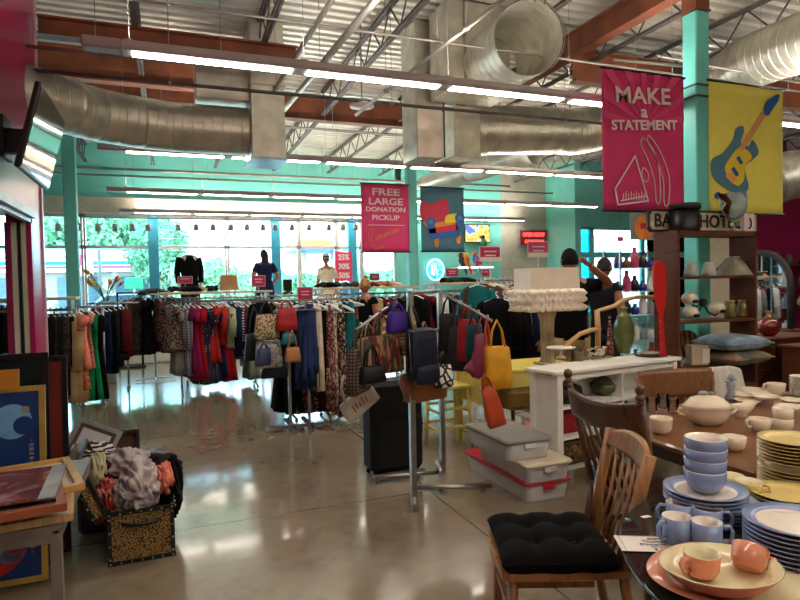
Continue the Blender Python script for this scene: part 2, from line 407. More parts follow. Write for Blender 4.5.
for lb,p,q,r in pipes:
    n=4 if 'square' in lb or 'strut' in lb else 10
    g=MB().tube([p,q],r,n); 
    o=g.build('ceiling_pipe',PIPE if 'dark' not in lb else JOI); tag(o,lb,'pipe')
    p,q=Vector(p),Vector(q); k=max(2,int((q-p).length/2.2))
    for i in range(k):
        s_=p.lerp(q,(i+.5)/k); MB().tube([s_,(s_.x,s_.y,4.93)],.004,4).build('hanger_rod',PIPE,o); MB().lathe([(r*1.4,-.015),(r*1.4,.015)],8,s_).build('hanger_ring',PIPE,o)
# dome lamp and duct hangers
p=at(362,107,d=7.4); t_=thing('dome_lamp','round white dome lamp on the ceiling below the far girder','lamp',p)
MB().lathe([(.02,.1),(.1,.08),(.15,.02),(.15,0),(.0,-.02)],18).build('dome',WHITE,t_); MB().tube([(0,0,.09),(0,0,4.93-p.z)],.01).build('stem',PIPE,t_)
# ================================================================ DUCTS
def duct(path,r,label,ribs=.12,openend=False,seg=True):
    t_=thing('air_duct',label,'duct',path[0]); o0=Vector(path[0]); P=[Vector(p)-o0 for p in path]
    pts=[];rr=[]
    # dense points with spiral seams
    for i in range(len(P)-1):
        L_=(P[i+1]-P[i]).length; n=max(1,round(L_/ribs))
        for k in range(n):
            for f_,q_ in((0,1),(.03,1),(.05,1.012),(.10,1.012),(.12,1),(.16,1),(.55,1.0)):
                pts.append(P[i].lerp(P[i+1],(k+f_)/n)); rr.append(r*q_)
    pts.append(P[-1]); rr.append(r)
    MB().tube(pts,rr,36,cap=False).build('pipe',GALV,t_)
    return t_
def curve(p0,p1,p2,n=7):
    p0,p1,p2=Vector(p0),Vector(p1),Vector(p2)
    return [p0*(1-t)**2+p1*2*t*(1-t)+p2*t*t for t in [i/n for i in range(n+1)]]
a=Vector((-1.48,7.03,3.62)); bb=Vector((-.75,7.9,3.62)); 
t_=duct([a]+curve((-1.0,7.45,3.62),bb,(.1,8.0,3.6),5)+[(1.02,8.0,3.6)],.30,'spiral galvanised duct bending out of the magenta wall at the left')
p=at(266,126,Y=7.8)
t_=thing('duct_plenum','tall square galvanised duct box at the end of the left duct','duct',(p.x,7.9,3.2))
MB().box((0,0,.85),(.42,.6,1.7),b=.01).build('box',GALV,t_); MB().box((0,0,.9),(.44,.62,.02)).build('flange',STEEL,t_); MB().box((-.52,.1,1.0),(.64,.5,.55),b=.01).build('side_box',GALV,t_)
MB().box((0,0,-.01),(.46,.64,.03)).build('diffuser',mat('pale_blue_grille',(176,198,214),.3,.3),t_)
# centre plenum and open duct
pc=at(426,110,d=7.6)
t_=thing('duct_plenum','tall galvanised plenum box left of the big open duct','duct',(pc.x+.05,pc.y+.25,3.2))
MB().box((0,0,.85),(.36,.5,1.72),b=.01).build('box',GALV,t_); MB().tube([(.19,-.27,0),(.19,-.27,1.7)],.012,6).build('drop_rod',JOI,t_)
pm=at(482,75,d=7.1)
t_=thing('duct_plenum','wide galvanised plenum box behind the big open duct','duct',(pm.x,pm.y+.3,3.85))
MB().box((0,0,.53),(.85,.5,1.06),b=.01).build('box',GALV,t_)
MB().box((-.2,-.26,.7),(.02,.02,1.3)).build('seam',STEEL,t_)
e0=at(488,68,d=7.3); e1=at(529,38,d=6.0)
t_=duct([e0,e1],.36,'big open-ended spiral duct stub hanging at the ceiling centre',ribs=.16)
dd=(e1-e0); MB().tube([dd*.995,dd*1.02],.372,36,cap=False).build('rim',STEEL,t_)
y8=8.05
t_=thing('duct_plenum','low square duct box where the central horizontal duct starts','duct',(at(456,130,Y=y8).x,y8,3.4))
MB().box((0,0,.35),(.42,.72,.72),b=.01).build('box',GALV,t_)
s0=at(468,130,Y=y8); s1=at(570,132,Y=y8)
s2=Vector((s1.x+.75,y8-.6,s1.z+.2)); s3=Vector((s1.x+1.6,y8-2.0,4.35))
duct([s0,s1-Vector((.25,0,0))]+curve(s1,s1+Vector((.45,0,.05)),s2)+curve(s2,s2+Vector((.3,-.3,.1)),s3)[1:],.36,'horizontal spiral galvanised duct behind the nearest light row at centre')
duct([at(700,84,d=8.6),at(760,58,d=7.4),at(850,25,d=6.2)],.33,'spiral galvanised duct rising to the upper right corner')
duct([at(425,186,d=12.5)]+[at(470,172,d=11.5),at(535,152,d=10)],.2,'smaller bright spiral duct below the horizontal one')
duct([at(770,182,d=9),at(790,175,d=9),at(870,168,d=8.6)],.36,'spiral duct low behind the yellow banner at the right edge')
# ================================================================ LIGHT ROWS
def fixture():
    t_=thing('linear_light','', 'ceiling light',(0,0,0),0,'suspended linear lights')
    g=MB(); w=.075
    g.loft([[(x,-w,.0),(x,-w,.03),(x,-w*.5,.085),(x,w*.5,.085),(x,w,.03),(x,w,0),(x,w*.8,.0),(x,-w*.8,.0)] for x in(0,1.3)],sm=False)
    g.build('housing',HOUS,t_)
    MB().box((.66,0,-.003),(1.18,.1,.008)).build('diffuser',LED,t_)
    MB().box((.66,0,.0847),(1.18,.06,.002)).build('uplight_lens',LEDU,t_)
    g=MB(); g.tube([(.05,0,.08),(.05,0,1.6)],.003,4); g.box((.05,0,.09),(.05,.05,.02)); g.build('suspension_rod',PIPE,t_)
    return t_
fx=fixture(); fxu=False
rn=('nearest visible','second nearest','third','farthest','overhead','rearmost')
for r_,(yy,xs,n) in enumerate(((4.87,-.265,8),(8.36,-.51,9),(11.8,-.70,8),(14.95,-.72,8),(1.4,-.265,6),(-1.4,-.265,6))):
    for k in range(n):
        lb='lit linear ceiling light, %s from the left in the %s suspended row'%(nth(k),rn[r_])
        loc=(xs+1.3*k,yy,3.335)
        if not fxu: fx.location=loc; fx['label']=lb; fxu=True
        else: dup(fx,loc,None,lb)
    e=MB().box((xs-.13,yy,3.375),(.26,.13,.08),b=.01).build('light_row_end_cap',HOUS); tag(e,'grey end box at the left end of the %s light row'%rn[r_],'end cap')
# track spots below the header
def spot():
    t_=thing('track_spotlight','','spotlight',(0,0,0),0,'small spotlights under the window header')
    MB().tube([(0,0,.16),(0,0,.05)],.01).build('stem',HOUS,t_)
    MB().lathe([(.03,.07),(.05,.06),(.065,-.08),(.05,-.08),(.03,.0)],10,(0,0,0),T=Matrix.Rotation(.3,4,'X')).build('head',HOUS,t_)
    return t_
sp=spot(); su=False
xs_=[58,79,98,115,132,148,178,196,213,231,247,263,275,292,309,329,343,356]
for k,x in enumerate(xs_):
    q=at(x,227,Y=14.75); lb='small grey track spotlight under the window header, %s from the left'%nth(k)
    if not su: sp.location=q; sp['label']=lb; su=True
    else: dup(sp,q,None,lb)
tag(MB().box((2.3,14.75,at(200,220,Y=14.75).z+.02),(8,.03,.03)).build('track_rail',HOUS),'long grey track rail carrying the small spotlights','rail')
# TV on the magenta wall
tvp=(at(42,80,d=4.6)+at(22,165,d=4.6)+at(48,187,d=5.6)+at(53,125,d=5.6))/4
t_=thing('wall_television','flat black television tilted on a bracket on the magenta wall','television',tvp)
T_=Matrix.Rotation(radians(90),4,'Z')@Matrix.Rotation(radians(14),4,'X')
TT=Matrix.Rotation(radians(14),4,'Y')
MB().box((0,0,0),(.045,1.15,.68),T=TT,b=.01).build('casing',BLACK,t_)
MB().box((.026,0,0),(.004,1.11,.63),T=TT).build('screen',mat('dark_glossy_screen',(16,18,22),.08,var=.02,coat=.5),t_)
g=MB(); wl_=-1.25-tvp.x; g.box((wl_/2,0,-.02),(-wl_,.09,.2)); g.box((wl_+.02,0,0),(.04,.3,.34)); g.build('bracket',BLACK,t_)
# ================================================================ TEXT + FLAT PRINTS
def text(s,size,mt,parent,loc,rot=(pi/2,0,0),bold=.0,name='lettering',ext=.002,sx=1,align='CENTER',shear=0):
    cu=bpy.data.curves.new(name,'FONT'); cu.body=s; cu.size=size; cu.extrude=ext; cu.offset=bold; cu.align_x=align; cu.align_y='CENTER'; cu.resolution_u=3; cu.shear=shear
    tmp=bpy.data.objects.new('t',cu); C.objects.link(tmp)
    dg=bpy.context.evaluated_depsgraph_get(); me=bpy.data.meshes.new_from_object(tmp.evaluated_get(dg))
    bpy.data.objects.remove(tmp); me.materials.clear(); me.materials.append(mt)
    o=bpy.data.objects.new(name,me); C.objects.link(o); o.parent=parent; o.location=loc; o.rotation_euler=rot; o.scale=(sx,1,1); return o
def inkmat(n,c,r=.6): return mat(n,c,r,var=.03)
TX=Matrix.Rotation(pi/2,4,'X')   # local xy -> world xz, normal -Y
def printpoly(g,pxs,Y,o,m=0,h=.003,off=.006):
    pts=[at(x,y,Y=Y) for x,y in pxs]
    poly=[(p.x-o.x,p.z-o.z) for p in pts]
    a=sum(poly[i][0]*poly[(i+1)%len(poly)][1]-poly[(i+1)%len(poly)][0]*poly[i][1] for i in range(len(poly)))
    if a<0: poly=poly[::-1]
    g.prism(poly,h,m,T=Matrix.Translation((0,-off,0))@TX); return g
def smooth_poly(pts,k=5):
    out=[];n=len(pts)
    for i in range(n):
        p0,p1,p2,p3=[Vector(pts[(i+j)%n]+(0,)) for j in(-1,0,1,2)]
        for s in range(k):
            t=s/k; v=.5*((2*p1)+(p2-p0)*t+(2*p0-5*p1+4*p2-p3)*t*t+(3*p1-3*p2+p3-p0)*t**3); out.append((v.x,v.y))
    return out
def banner(label,pxc,Y,mt,pole=True):
    """pxc = TL,TR,BR,BL photo corners"""
    P=[at(x,y,Y=Y) for x,y in pxc]; x0=(P[0].x+P[3].x)/2; x1=(P[1].x+P[2].x)/2; zt_=(P[0].z+P[1].z)/2; zb=(P[2].z+P[3].z)/2
    o=Vector(((x0+x1)/2,Y,zb)); t_=thing('hanging_banner',label,'banner',o); w=x1-x0; h=zt_-zb
    MB().grid(lambda u,v:(-w/2+u*w,.008*sin(u*7+v*2)*(1-v*.6),v*h),16,12).build('cloth',mt,t_,solid=.003)
    for z in(0,h): MB().tube([(-w/2-.02,0,z),(w/2+.02,0,z)],.012).build('rod',BLACK,t_)
    return t_,o,w,h
WINK=inkmat('off_white_ink',(226,206,206)); ORI=inkmat('orange_ink',(214,128,48)); NAVY_I=inkmat('blue_ink',(30,92,168)); REDI=inkmat('red_ink',(196,40,72))
YELI=inkmat('yellow_ink',(224,196,44)); GRYB=inkmat('slate_blue_ink',(78,124,146)); TANI=inkmat('tan_ink',(224,154,104))
BMAG=mat('magenta_banner_cloth',(206,46,108),.6,var=.06,sc=3); BYEL=mat('yellow_banner_cloth',(230,220,96),.6,var=.05,sc=2)
BSL=mat('slate_banner_cloth',(62,106,124),.6,var=.05)
# near magenta banner
YB=4.55
t_,o,w,h=banner('large magenta banner reading MAKE a STATEMENT on the near teal column',[(601,68),(684,77),(684,212),(604,211)],YB,BMAG)
# sun rays (slightly lighter print)
RAY=inkmat('pink_ray_ink',(216,66,124)); g=MB()
for k in range(9):
    a0=radians(8+k*20); c_=(0,h*.62); 
    def hit(a):
        dx,dz=cos(a),sin(a); ts=[]
        if dx>1e-6: ts.append((w/2-c_[0])/dx)
        if dx<-1e-6: ts.append((-w/2-c_[0])/dx)
        if dz>1e-6: ts.append((h-c_[1])/dz)
        return min(ts)*.98
    poly=[c_]+[(c_[0]+cos(a)*hit(a),c_[1]+sin(a)*hit(a)) for a in(a0,a0+.14)]
    g.prism(poly,.001,T=Matrix.Translation((0,-.0115,0))@TX)
g.build('ray_print',RAY,t_)
for s,sz,px,py,rr,sxx in(('MAKE',.215,642,97,.06,1.22),('a',.16,643,112.5,0,1.2),('STATEMENT',.128,644,126,.08,1.14)):
    q=at(px,py,Y=YB)-o; text(s,sz,WINK,t_,(q.x,-.016,q.z),(pi/2,-.0-rr*0.9,0),bold=.004,sx=sxx,ext=.0015)
g=MB()
def outline(g,pts,wd=.014,Y=YB,close=False):
    P=[at(x,y,Y=Y)-o for x,y in pts]
    if close: P.append(P[0])
    for i in range(len(P)-1):
        a,b=P[i],P[i+1]; d=Vector((b.x-a.x,b.z-a.z)); L_=d.length
        if L_<1e-5: continue
        n=Vector((-d.y,d.x))/L_*wd/2; e=d/L_*wd*.4
        poly=[(a.x-e.x+n.x,a.z-e.y+n.y),(a.x-e.x-n.x,a.z-e.y-n.y),(b.x+e.x-n.x,b.z+e.y-n.y),(b.x+e.x+n.x,b.z+e.y+n.y)]
        g.prism(poly[::1],.0015,T=Matrix.Translation((0,-.015,0))@TX)
outline(g,[(614,189),(634,156),(647,201),(617,205)],.016,close=True)
outline(g,[(620,201),(645,196)],.012)
for k in range(9): outline(g,[(622+k*2.6,200),(622.5+k*2.6,194+(-(k%2))*2)],.008)
outline(g,smooth_poly([(642,138),(652,150),(658,170),(659,201),(655,201),(653,180),(646,158),(640,146)],4),.013,close=True)
outline(g,smooth_poly([(648,136),(659,152),(668,178),(667,204),(663,203),(662,180),(655,158),(647,143)],4),.013,close=True)
outline(g,smooth_poly([(642,168),(647,174),(646,182),(641,178)],4),.01,close=True)
g.build('drawing',WINK,t_)
# near yellow banner with guitar
t_,o,w,h=banner('large yellow banner with a blue electric guitar drawing on the near teal column',[(709,79),(783,91),(783,215),(709,212)],YB,BYEL)
g=MB()
printpoly(g,smooth_poly([(711,160),(722,153),(732,140),(735,129),(742,126),(743,133),(740,143),(748,146),(752,140),(758,152),(752,160),(744,168),(748,188),(738,194),(722,186),(712,176)],5),YB,o,0)
printpoly(g,[(738,148),(742,151),(765,116),(761,112)],YB,o,1,.003,.010)
printpoly(g,smooth_poly([(728,160),(738,148),(747,151),(751,158),(744,166),(743,180),(736,186),(727,176),(724,168)],5),YB,o,2,.003,.009)
printpoly(g,smooth_poly([(763,113),(765,103),(773,96),(778,95),(777,101),(771,110),(767,116)],4),YB,o,3,.003,.013)
for a,b in(((730,169),(737,176)),((735,158),(741,164))): 
    printpoly(g,[(a[0],a[1]),(a[0]+3,a[1]-2),(b[0]+1,b[1]-1),(b[0]-2,b[1]+1)],YB,o,3,.003,.013)
printpoly(g,[(724,176),(729,172),(736,180),(731,184)],YB,o,1,.003,.013)
printpoly(g,smooth_poly([(714,194),(718,192),(721,196),(718,199),(714,198)],3),YB,o,3,.003,.01)
g.build('guitar_drawing',[GRYB,TANI,YELI,NAVY_I],t_)
# far banners
YF=10.05
t_,o,w,h=banner('magenta hanging banner reading FREE LARGE DONATION PICKUP left of the far column',[(361,183),(409,185),(409,252),(362,252)],YF,BMAG)
for s,sz,py,sxx in(('FREE',.165,192.5,1.55),('LARGE',.165,202,1.32),('DONATION',.11,209.8,1.25),('PICKUP',.12,218,1.3)):
    q=at(385.5,py,Y=YF)-o; text(s,sz,WINK,t_,(q.x,-.016,q.z),bold=.003,sx=sxx,ext=.0015)
g=MB(); outline(g,[(368,225),(404,225.5)],.012,YF); g.build('divider_line',WINK,t_)
g=MB()
for k in range(9): outline(g,[(376+2.6*k,240-.95*k),(377.3+2.6*k,236.6-.95*k-(k%2)*.5)],.022,YF)
g.build('slanted_marks',ORI,t_)
g=MB(); outline(g,smooth_poly([(369,232),(374,229),(371,238),(376,247),(384,246),(377,249),(370,244)],3),.012,YF,True); g.build('flourish',ORI,t_)
t_,o,w,h=banner('slate blue hanging banner with a colourful armchair drawing right of the far column',[(421,187),(464,188),(464,252),(421,251)],YF,BSL)
g=MB()
printpoly(g,smooth_poly([(421,202),(430,204),(446,199),(447,218),(432,222),(421,218)],4),YF,o,0,.003,.008)
printpoly(g,[(429,229),(457,224),(458,230),(429,234)],YF,o,0,.003,.010)
printpoly(g,[(425,221),(430,224),(457,219),(457,224),(430,229)],YF,o,3,.003,.008)
printpoly(g,smooth_poly([(445,219),(447,215),(458,214),(457,221),(446,223)],4),YF,o,2,.003,.010)
printpoly(g,[(429,234),(457,229),(457,236),(431,240)],YF,o,1,.003,.009)
for cx,cy,s in((430.5,222,1),(459.5,218,1)):
    printpoly(g,[(cx+5*cos(a*pi/6),cy+5*sin(a*pi/6)) for a in range(12)],YF,o,1,.003,.012)
    printpoly(g,[(cx+2.4*cos(a*pi/6),cy+2.4*sin(a*pi/6)) for a in range(12)],YF,o,4,.003,.016)
printpoly(g,[(427.5,226),(435,226),(437,239),(429,238)],YF,o,1,.003,.010)
printpoly(g,[(455.5,222),(462,222),(459,234),(456,235)],YF,o,1,.003,.010)
printpoly(g,[(424,221),(422.5,223),(427,228),(428,223)],YF,o,3,.003,.009)
for x in(434,456): printpoly(g,[(x,239),(x+5,238-(x>450)*3),(x+4,247-(x>450)*3),(x+1,247-(x>450)*3)],YF,o,3,.003,.009)
g.build('armchair_drawing',[REDI,NAVY_I,YELI,ORI,GRYB],t_)
# far wall items -------------------------------------------------
YD=15.2
def px_box(name,label,cat,x0,y0,x1,y1,Y,mt,th=.05,group=None):
    a=at(x0,y0,Y=Y); b=at(x1,y1,Y=Y)
    t_=thing(name,label,cat,((a.x+b.x)/2,Y,(a.z+b.z)/2)); w=b.x-a.x; h=a.z-b.z
    return t_,w,h
t_,w,h=px_box('wall_monitor','small wall monitor showing a bright rainbow picture on the teal wall','monitor',464,224,490,243,YD,None)
MB().box((0,0,0),(w,.06,h),b=.01).build('casing',BLACK,t_)
m,t,b,o=nt('rainbow_screen'); tc=N(t,'ShaderNodeTexCoord'); n=N(t,'ShaderNodeTexNoise',_Scale=3.2,_Detail=2.); t.links.new(tc.outputs['Object'],n.inputs['Vector'])
r=ramp(t,n.outputs[0],[(.3,(150,70,230)),(.42,(60,120,240)),(.5,(240,220,90)),(.58,(240,120,70)),(.66,(90,220,120)),(.75,(220,80,200))]); e=N(t,'ShaderNodeEmission',_Strength=1.1); t.links.new(r.outputs[0],e.inputs[0]); t.links.new(e.outputs[0],o.inputs[0])
MB().box((0,-.034,0),(w-.06,.006,h-.06)).build('screen',m,t_)
t_,w,h=px_box('led_sign','red glowing LED sign with two lines of text on the grey wall','sign',518,229,547,247,YD,None)
MB().box((0,0,0),(w,.1,h),b=.01).build('casing',mat('grey_sign_case',(150,140,140),.5),t_)
LR=emat('red_led',(255,50,50),3.0)
MB().box((0,-.054,0),(w-.08,.006,h-.08)).build('screen',mat('dark_red_screen',(120,50,50),.4),t_)
text('OPEN NOW',.17,LR,t_,(0,-.062,.09),bold=.006,sx=.8); text('DONATIONS',.13,LR,t_,(.02,-.062,-.11),bold=.005,sx=.85)
t_,w,h=px_box('round_neon_sign','round glowing aqua neon sign on the teal wall','sign',426,259.5,443,280,YD,None)
r_=w/2; g=MB(); g.tube([(r_*cos(a*pi/16),-.06,h/2*sin(a*pi/16)) for a in range(33)],.02,8); g.build('ring_tube',emat('aqua_neon',(150,240,255),2.5),t_)
g=MB().lathe([(r_*.95,-.02),(r_*.95,.02)],28,T=TX); g.build('disc',mat('aqua_acrylic',(70,190,190),.3,c2=(180,220,120),c3=(60,140,200),pat='marble',sc=4,emit=.5),t_)
g=MB(); g.tube([(-.05,-.06,-.15),(0,-.06,.18),(.06,-.06,-.15)],.012,6); g.tube([(-.1,-.06,-.12),(-.1,-.06,.12)],.012,6); g.build('figure_tube',emat('white_neon',(220,255,255),2.5),t_)
# lit shelf with parrot decorations
a=at(460,267.5,Y=14.6); b=at(495,267.5,Y=14.6)
t_=thing('wall_shelf','long thin white shelf with a glowing front edge on the teal wall','shelf',((a.x+b.x)/2,14.95,a.z)); MB().box((0,0,0),(b.x-a.x,.5,.05),b=.008).build('board',WHITE,t_)
g=MB().box((0,-.255,0),(b.x-a.x,.008,.03)); g.build('light_strip',emat('white_strip',(240,250,255),3),t_)
MB().box((0,.1,-.12),(.05,.3,.2)).build('bracket',WHITE,t_)
tag(MB().tube([at(495,268,Y=14.8),at(516,269,Y=14.4)],.015).build('chrome_rail',STEEL),'thin chrome rail right of the glowing shelf','rail')
def parrot(px,py,Y,cols,label,s=1):
    q=at(px,py,Y=Y); t_=thing('parrot_ornament',label,'ornament',q)
    MB().loft([[(r*cos(k*pi/5)+dx,r*sin(k*pi/5),z) for k in range(10)] for r,z,dx in((.01,0,.06),(.05,.06,.03),(.09,.18,0),(.085,.26,0),(.06,.32,-.02),(.01,.36,-.03))]).build('body',cols[0],t_)
    MB().sph((-.03,0,.36),.07,10).build('head',cols[1],t_); MB().tube([(-.09,0,.37),(-.13,0,.34),(-.13,0,.3)],[.03,.02,.004],8).build('beak',cols[2],t_)
    MB().tube([(.05,0,.1),(.12,0,-.08),(.15,0,-.2)],[.05,.03,.008],8,sc=(1,.5)).build('tail',cols[3],t_)
cR=mat('red_plume',(214,70,40)); cY=mat('yellow_plume',(226,190,60)); cB=mat('blue_plume',(70,90,190)); cG=mat('green_plume',(50,140,80)); cK=mat('dark_plume',(44,50,44)); cO=mat('orange_plume',(226,128,48))
parrot(462,268,14.8,(cK,cK,cO,cK),'dark bird ornament at the left end of the glowing shelf'); parrot(467,268,14.7,(cO,cY,cR,cR),'orange and yellow bird ornament on the glowing shelf')
parrot(476,267,14.8,(cB,cR,cY,cB),'blue and red bird ornament right of the orange one on the glowing shelf'); parrot(484,250,15.0,(cG,cK,cK,cG),'dark green bird ornament above the glowing shelf below the monitor')
# magenta retail signs on posts
SIGN=mat('magenta_sign_card',(178,34,78),.5,var=.05); SIGNP=mat('pink_sign_card',(206,70,120),.5,var=.05)
def sale_sign(x0,y0,x1,y1,Y,label,post=.25,mt=None,lines=('SHOP','& SAVE'),white=False,rz=0):
    a=at(x0,y0,Y=Y); b=at(x1,y1,Y=Y); w=b.x-a.x; h=a.z-b.z
    t_=thing('sign_holder',label,'sign',((a.x+b.x)/2,Y,b.z-post),rz)
    MB().box((0,0,post+h/2),(w,.012,h)).build('card',mt or SIGN,t_)
    g=MB(); g.box((0,0,post+h/2),(w+.02,.006,h+.02)); g.box((0,.0,post/2),(.015,.015,post)); g.box((0,0,.005),(.16,.1,.01)); g.build('holder',STEEL if not white else WHITE,t_)
    if white: MB().box((0,-.008,post+h*.14),(w,.01,h*.28)).build('white_strip',WHITE,t_)
    g=MB()
    for k in range(2 if h>.12 else 1): g.box((0,-.009,post+h*(.68-.28*k)),(w*(.62-.1*k),.003,h*.09))
    g.build('printed_line',WINK,t_); return t_
sale_sign(480,247,500,261,8.6,'pink sale sign with white lower strip in front of the grey and teal wall corner',.3,SIGN,white=True)
sale_sign(528,242,548,256.5,7.9,'pink sale sign with white lower strip below the red LED sign',.3,SIGNP,white=True)
sale_sign(475.5,258,482,264.5,9.5,'small magenta sign left of the pink sale sign',.15)
sale_sign(446,269,458,276,9.2,'magenta sign on the shoe shelf beside the round neon sign',.08)
sale_sign(482,270,489,276,9.2,'little magenta sign standing right of the shoe shelf',.1)
sale_sign(178,277,192,283,9.9,'magenta sign on the shoe shelf before the black jacket mannequin',.06)
sale_sign(252,276,265,286,9.6,'magenta sign left of the dark dressed window mannequin',.1)
sale_sign(298,288,312,299,6.6,'magenta sign above the blue hanging scarf',.12)
sale_sign(370,274,379,280,11.5,'magenta sign behind the blond haired shopper',.1)
# pink percent poster in the window
a=at(335,252,Y=15.25); b=at(352,281,Y=15.25)
t_=thing('window_poster','hot pink window poster with three discount numbers','poster',((a.x+b.x)/2,15.22,(a.z+b.z)/2)); w=b.x-a.x;h=a.z-b.z
MB().box((0,0,0),(w,.01,h)).build('sheet',mat('hot_pink_sheet',(240,50,110),.5,var=.03,emit=.0),t_)
for k,s in enumerate(('25%','30%','50%')): text(s,.2,WHITE,t_,(0,-.012,h*(.31-.31*k)),bold=.008,sx=.9)
# ================================================================ OUTSIDE
ASPH=mat('pale_asphalt',(150,150,150),.8,var=.06,sc=.5)
struct(MB().box((10,80,-.15),(260,129,.1)).build('ground',ASPH))
struct(MB().box((5,24,-.05),(80,5,.12)).build('sidewalk',mat('pale_concrete',(190,188,180),.8)))
YO=44
def P(x,y,Y): return at(x,y,Y=Y)
# convenience store
a=P(30,252,YO); b=P(180,252,YO); zt_=a.z; 
z=lambda y:P(100,y,YO).z
t_=thing('convenience_store','low convenience store with orange, green and red fascia stripes beyond the window','building',((a.x+b.x)/2,YO,0)); w=b.x-a.x+8; ox=-4
zz=[z(y) for y in(248,251.5,256.5,258.5,261.5,265,266,268.5,272)]
LB=mat('light_blue_fascia',(150,180,220),.5,var=.02); WF=mat('white_fascia',(240,244,248),.5,var=.02); OF=mat('orange_fascia',(240,120,60),.5,var=.02); GF=mat('green_fascia',(0,140,140),.5,var=.02); RF=mat('red_fascia',(200,40,90),.5,var=.02)
MB().box((ox,4,zz[-1]/2),(w,8,zz[-1])).build('wall',mat('brown_stone_wall',(150,132,120),.8,c2=(110,96,88),c3=(180,165,150),pat='floral',sc=2),t_)
for i,(mm) in enumerate((LB,WF,OF,WF,GF,WF,RF,WF)):
    MB().box((ox,3.6,(zz[i]+zz[i+1])/2),(w+.4,8,zz[i]-zz[i+1])).build('fascia_stripe',mm,t_)
g=MB().box((0,-.5,0),(1.5,.12,1.5)); q=P(81,264.5,YO); g.build('logo_panel',WF,t_,(q.x-(a.x+b.x)/2,0,q.z))
text('7',1.3,RF,t_,(q.x-(a.x+b.x)/2,-.6,q.z+.1),bold=.05); 
g=MB()
for k in range(5): g.box((-12+k*3.4,-.03,1.3),(2.4,.08,2.3))
g.build('shop_window',mat('dark_shop_glass',(70,90,100),.1),t_)
# green sign
q=P(134,283,38); t_=thing('street_sign','small bright green roadside sign in front of the store','sign',(q.x,38,0)); MB().box((0,0,q.z),(.95,.1,.62),b=.03).build('panel',mat('green_sign',(20,170,80),.5),t_); MB().tube([(0,.05,0),(0,.05,q.z)],.05).build('post',STEEL,t_)
q=P(99,250,30); t_=thing('lamp_post','slim street pole standing in front of the store','pole',(q.x,30,0)); MB().tube([(0,0,0),(0,0,q.z)],.07).build('shaft',JOI,t_)
# gas station canopy
a=P(300,239,50); b=P(352,250,50)
t_=thing('station_canopy','pale forecourt canopy with a red and orange edge stripe','canopy',((a.x+b.x)/2,50,0)); w=b.x-a.x
za=P(300,240,50).z; zb=P(300,247,50).z; zc=P(300,250,50).z
MB().box((0,3,(za+zb)/2),(w,7,za-zb)).build('edge_stripe',OF,t_); MB().box((0,3.05,(zb+zc)/2),(w-.1,7,zb-zc)).build('lower_edge',mat('blue_band',(70,110,190),.5),t_)
for s in(-.3,.3): MB().tube([(w*s,3,0),(w*s,3,zb)],.25).build('post',WHITE,t_)
q=P(341,236,47); t_=thing('station_price_sign','rounded green and red pole sign above the station canopy','sign',(q.x,47,0)); MB().box((0,0,q.z+.1),(1.5,.2,2.4),b=.1).build('panel',mat('lime_panel',(170,210,110),.5),t_); MB().box((0,-.02,q.z+1.5),(1.3,.2,.5),b=.1).build('cap',RF,t_); MB().tube([(0,0,0),(0,0,q.z-1)],.12).build('post',STEEL,t_)
# teal fence
a=P(180,276,36); b=P(420,276,36)
t_=thing('slatted_fence','long pale aqua fence across the road','fence',((a.x+b.x)/2,36,0)); g=MB(); n=60
for k in range(n): g.box((-(b.x-a.x)/2+(k+.5)*(b.x-a.x)/n,0,.95),((b.x-a.x)/n*.82,.04,1.7))
g.build('slats',mat('aqua_fence_paint',(140,196,206),.6),t_); MB().box((0,.05,1.5),(b.x-a.x,.06,.1)).build('rail',WHITE,t_)
# trees
LEAFS=[mat('leaf_green_%s'%s,c,.6,var=.3,sc=1.5) for s,c in(('deep',(104,150,110)),('mid',(130,176,128)),('pale',(160,200,150)))]
BARK=mat('bark',(96,78,62),.8,var=.2)
def tree(px,py,Y,rw,rh,label,mi,cnt=2600,seed=1):
    R_=random.Random(seed); q=P(px,py,Y); t_=thing('tree',label,'tree',(q.x,Y,0))
    g=MB(); cl=[(R_.uniform(-.65,.65)*rw,R_.uniform(-.5,.5)*rw,q.z+R_.uniform(-.6,.6)*rh,R_.uniform(.3,.5)) for _ in range(16)]
    for k in range(cnt):
        c=cl[k%16]; d=Vector((R_.gauss(0,1),R_.gauss(0,1),R_.gauss(0,1))).normalized()*R_.uniform(.6,1)
        p=Vector((c[0]+d.x*c[3]*rw,c[1]+d.y*c[3]*rw,max(.4,c[2]+d.z*c[3]*rh))); s_=R_.uniform(.12,.26)*(rw/4+.3)
        T=Matrix.Translation(p)@Euler((R_.uniform(0,6),R_.uniform(0,6),0)).to_matrix().to_4x4()
        g.add([(-s_,0,0),(0,-s_*.5,0),(s_,0,0),(0,s_*.5,0)],[(0,1,2,3)],0,False,T)
    g.build('foliage',LEAFS[mi],t_)
    g=MB(); g.tube([(0,0,0),(.1,0,q.z*.6),(0,0,q.z)],[.25,.18,.08],8)
    for k in range(5):
        c=cl[k]; g.tube([(.05,0,q.z*.55),(c[0],c[1],c[2])],[.1,.03],6)
    g.build('trunk',BARK,t_)
for i,a in enumerate(((62,240,60,5,3.2,'broad tree behind the striped store, leftmost',1),(100,236,62,5.5,3.2,'tall tree over the middle of the striped store',0),(128,240,60,4.2,3.4,'tree over the right end of the striped store',1),(163,256,42,2.2,2.9,'large deep green tree beside the aqua window post',0),(203,280,34,1.8,1.4,'pale bushy tree behind the black jacket mannequin',2),(241,284,34,1.8,1.0,'low pale tree left of the dark dressed mannequin',2),(297,284,34,2.0,1.0,'low hedge tree between the window mannequins',1),(372,283,34,2.2,1.1,'low tree seen right of the pink poster',1))):
    tree(*a,seed=i+3)
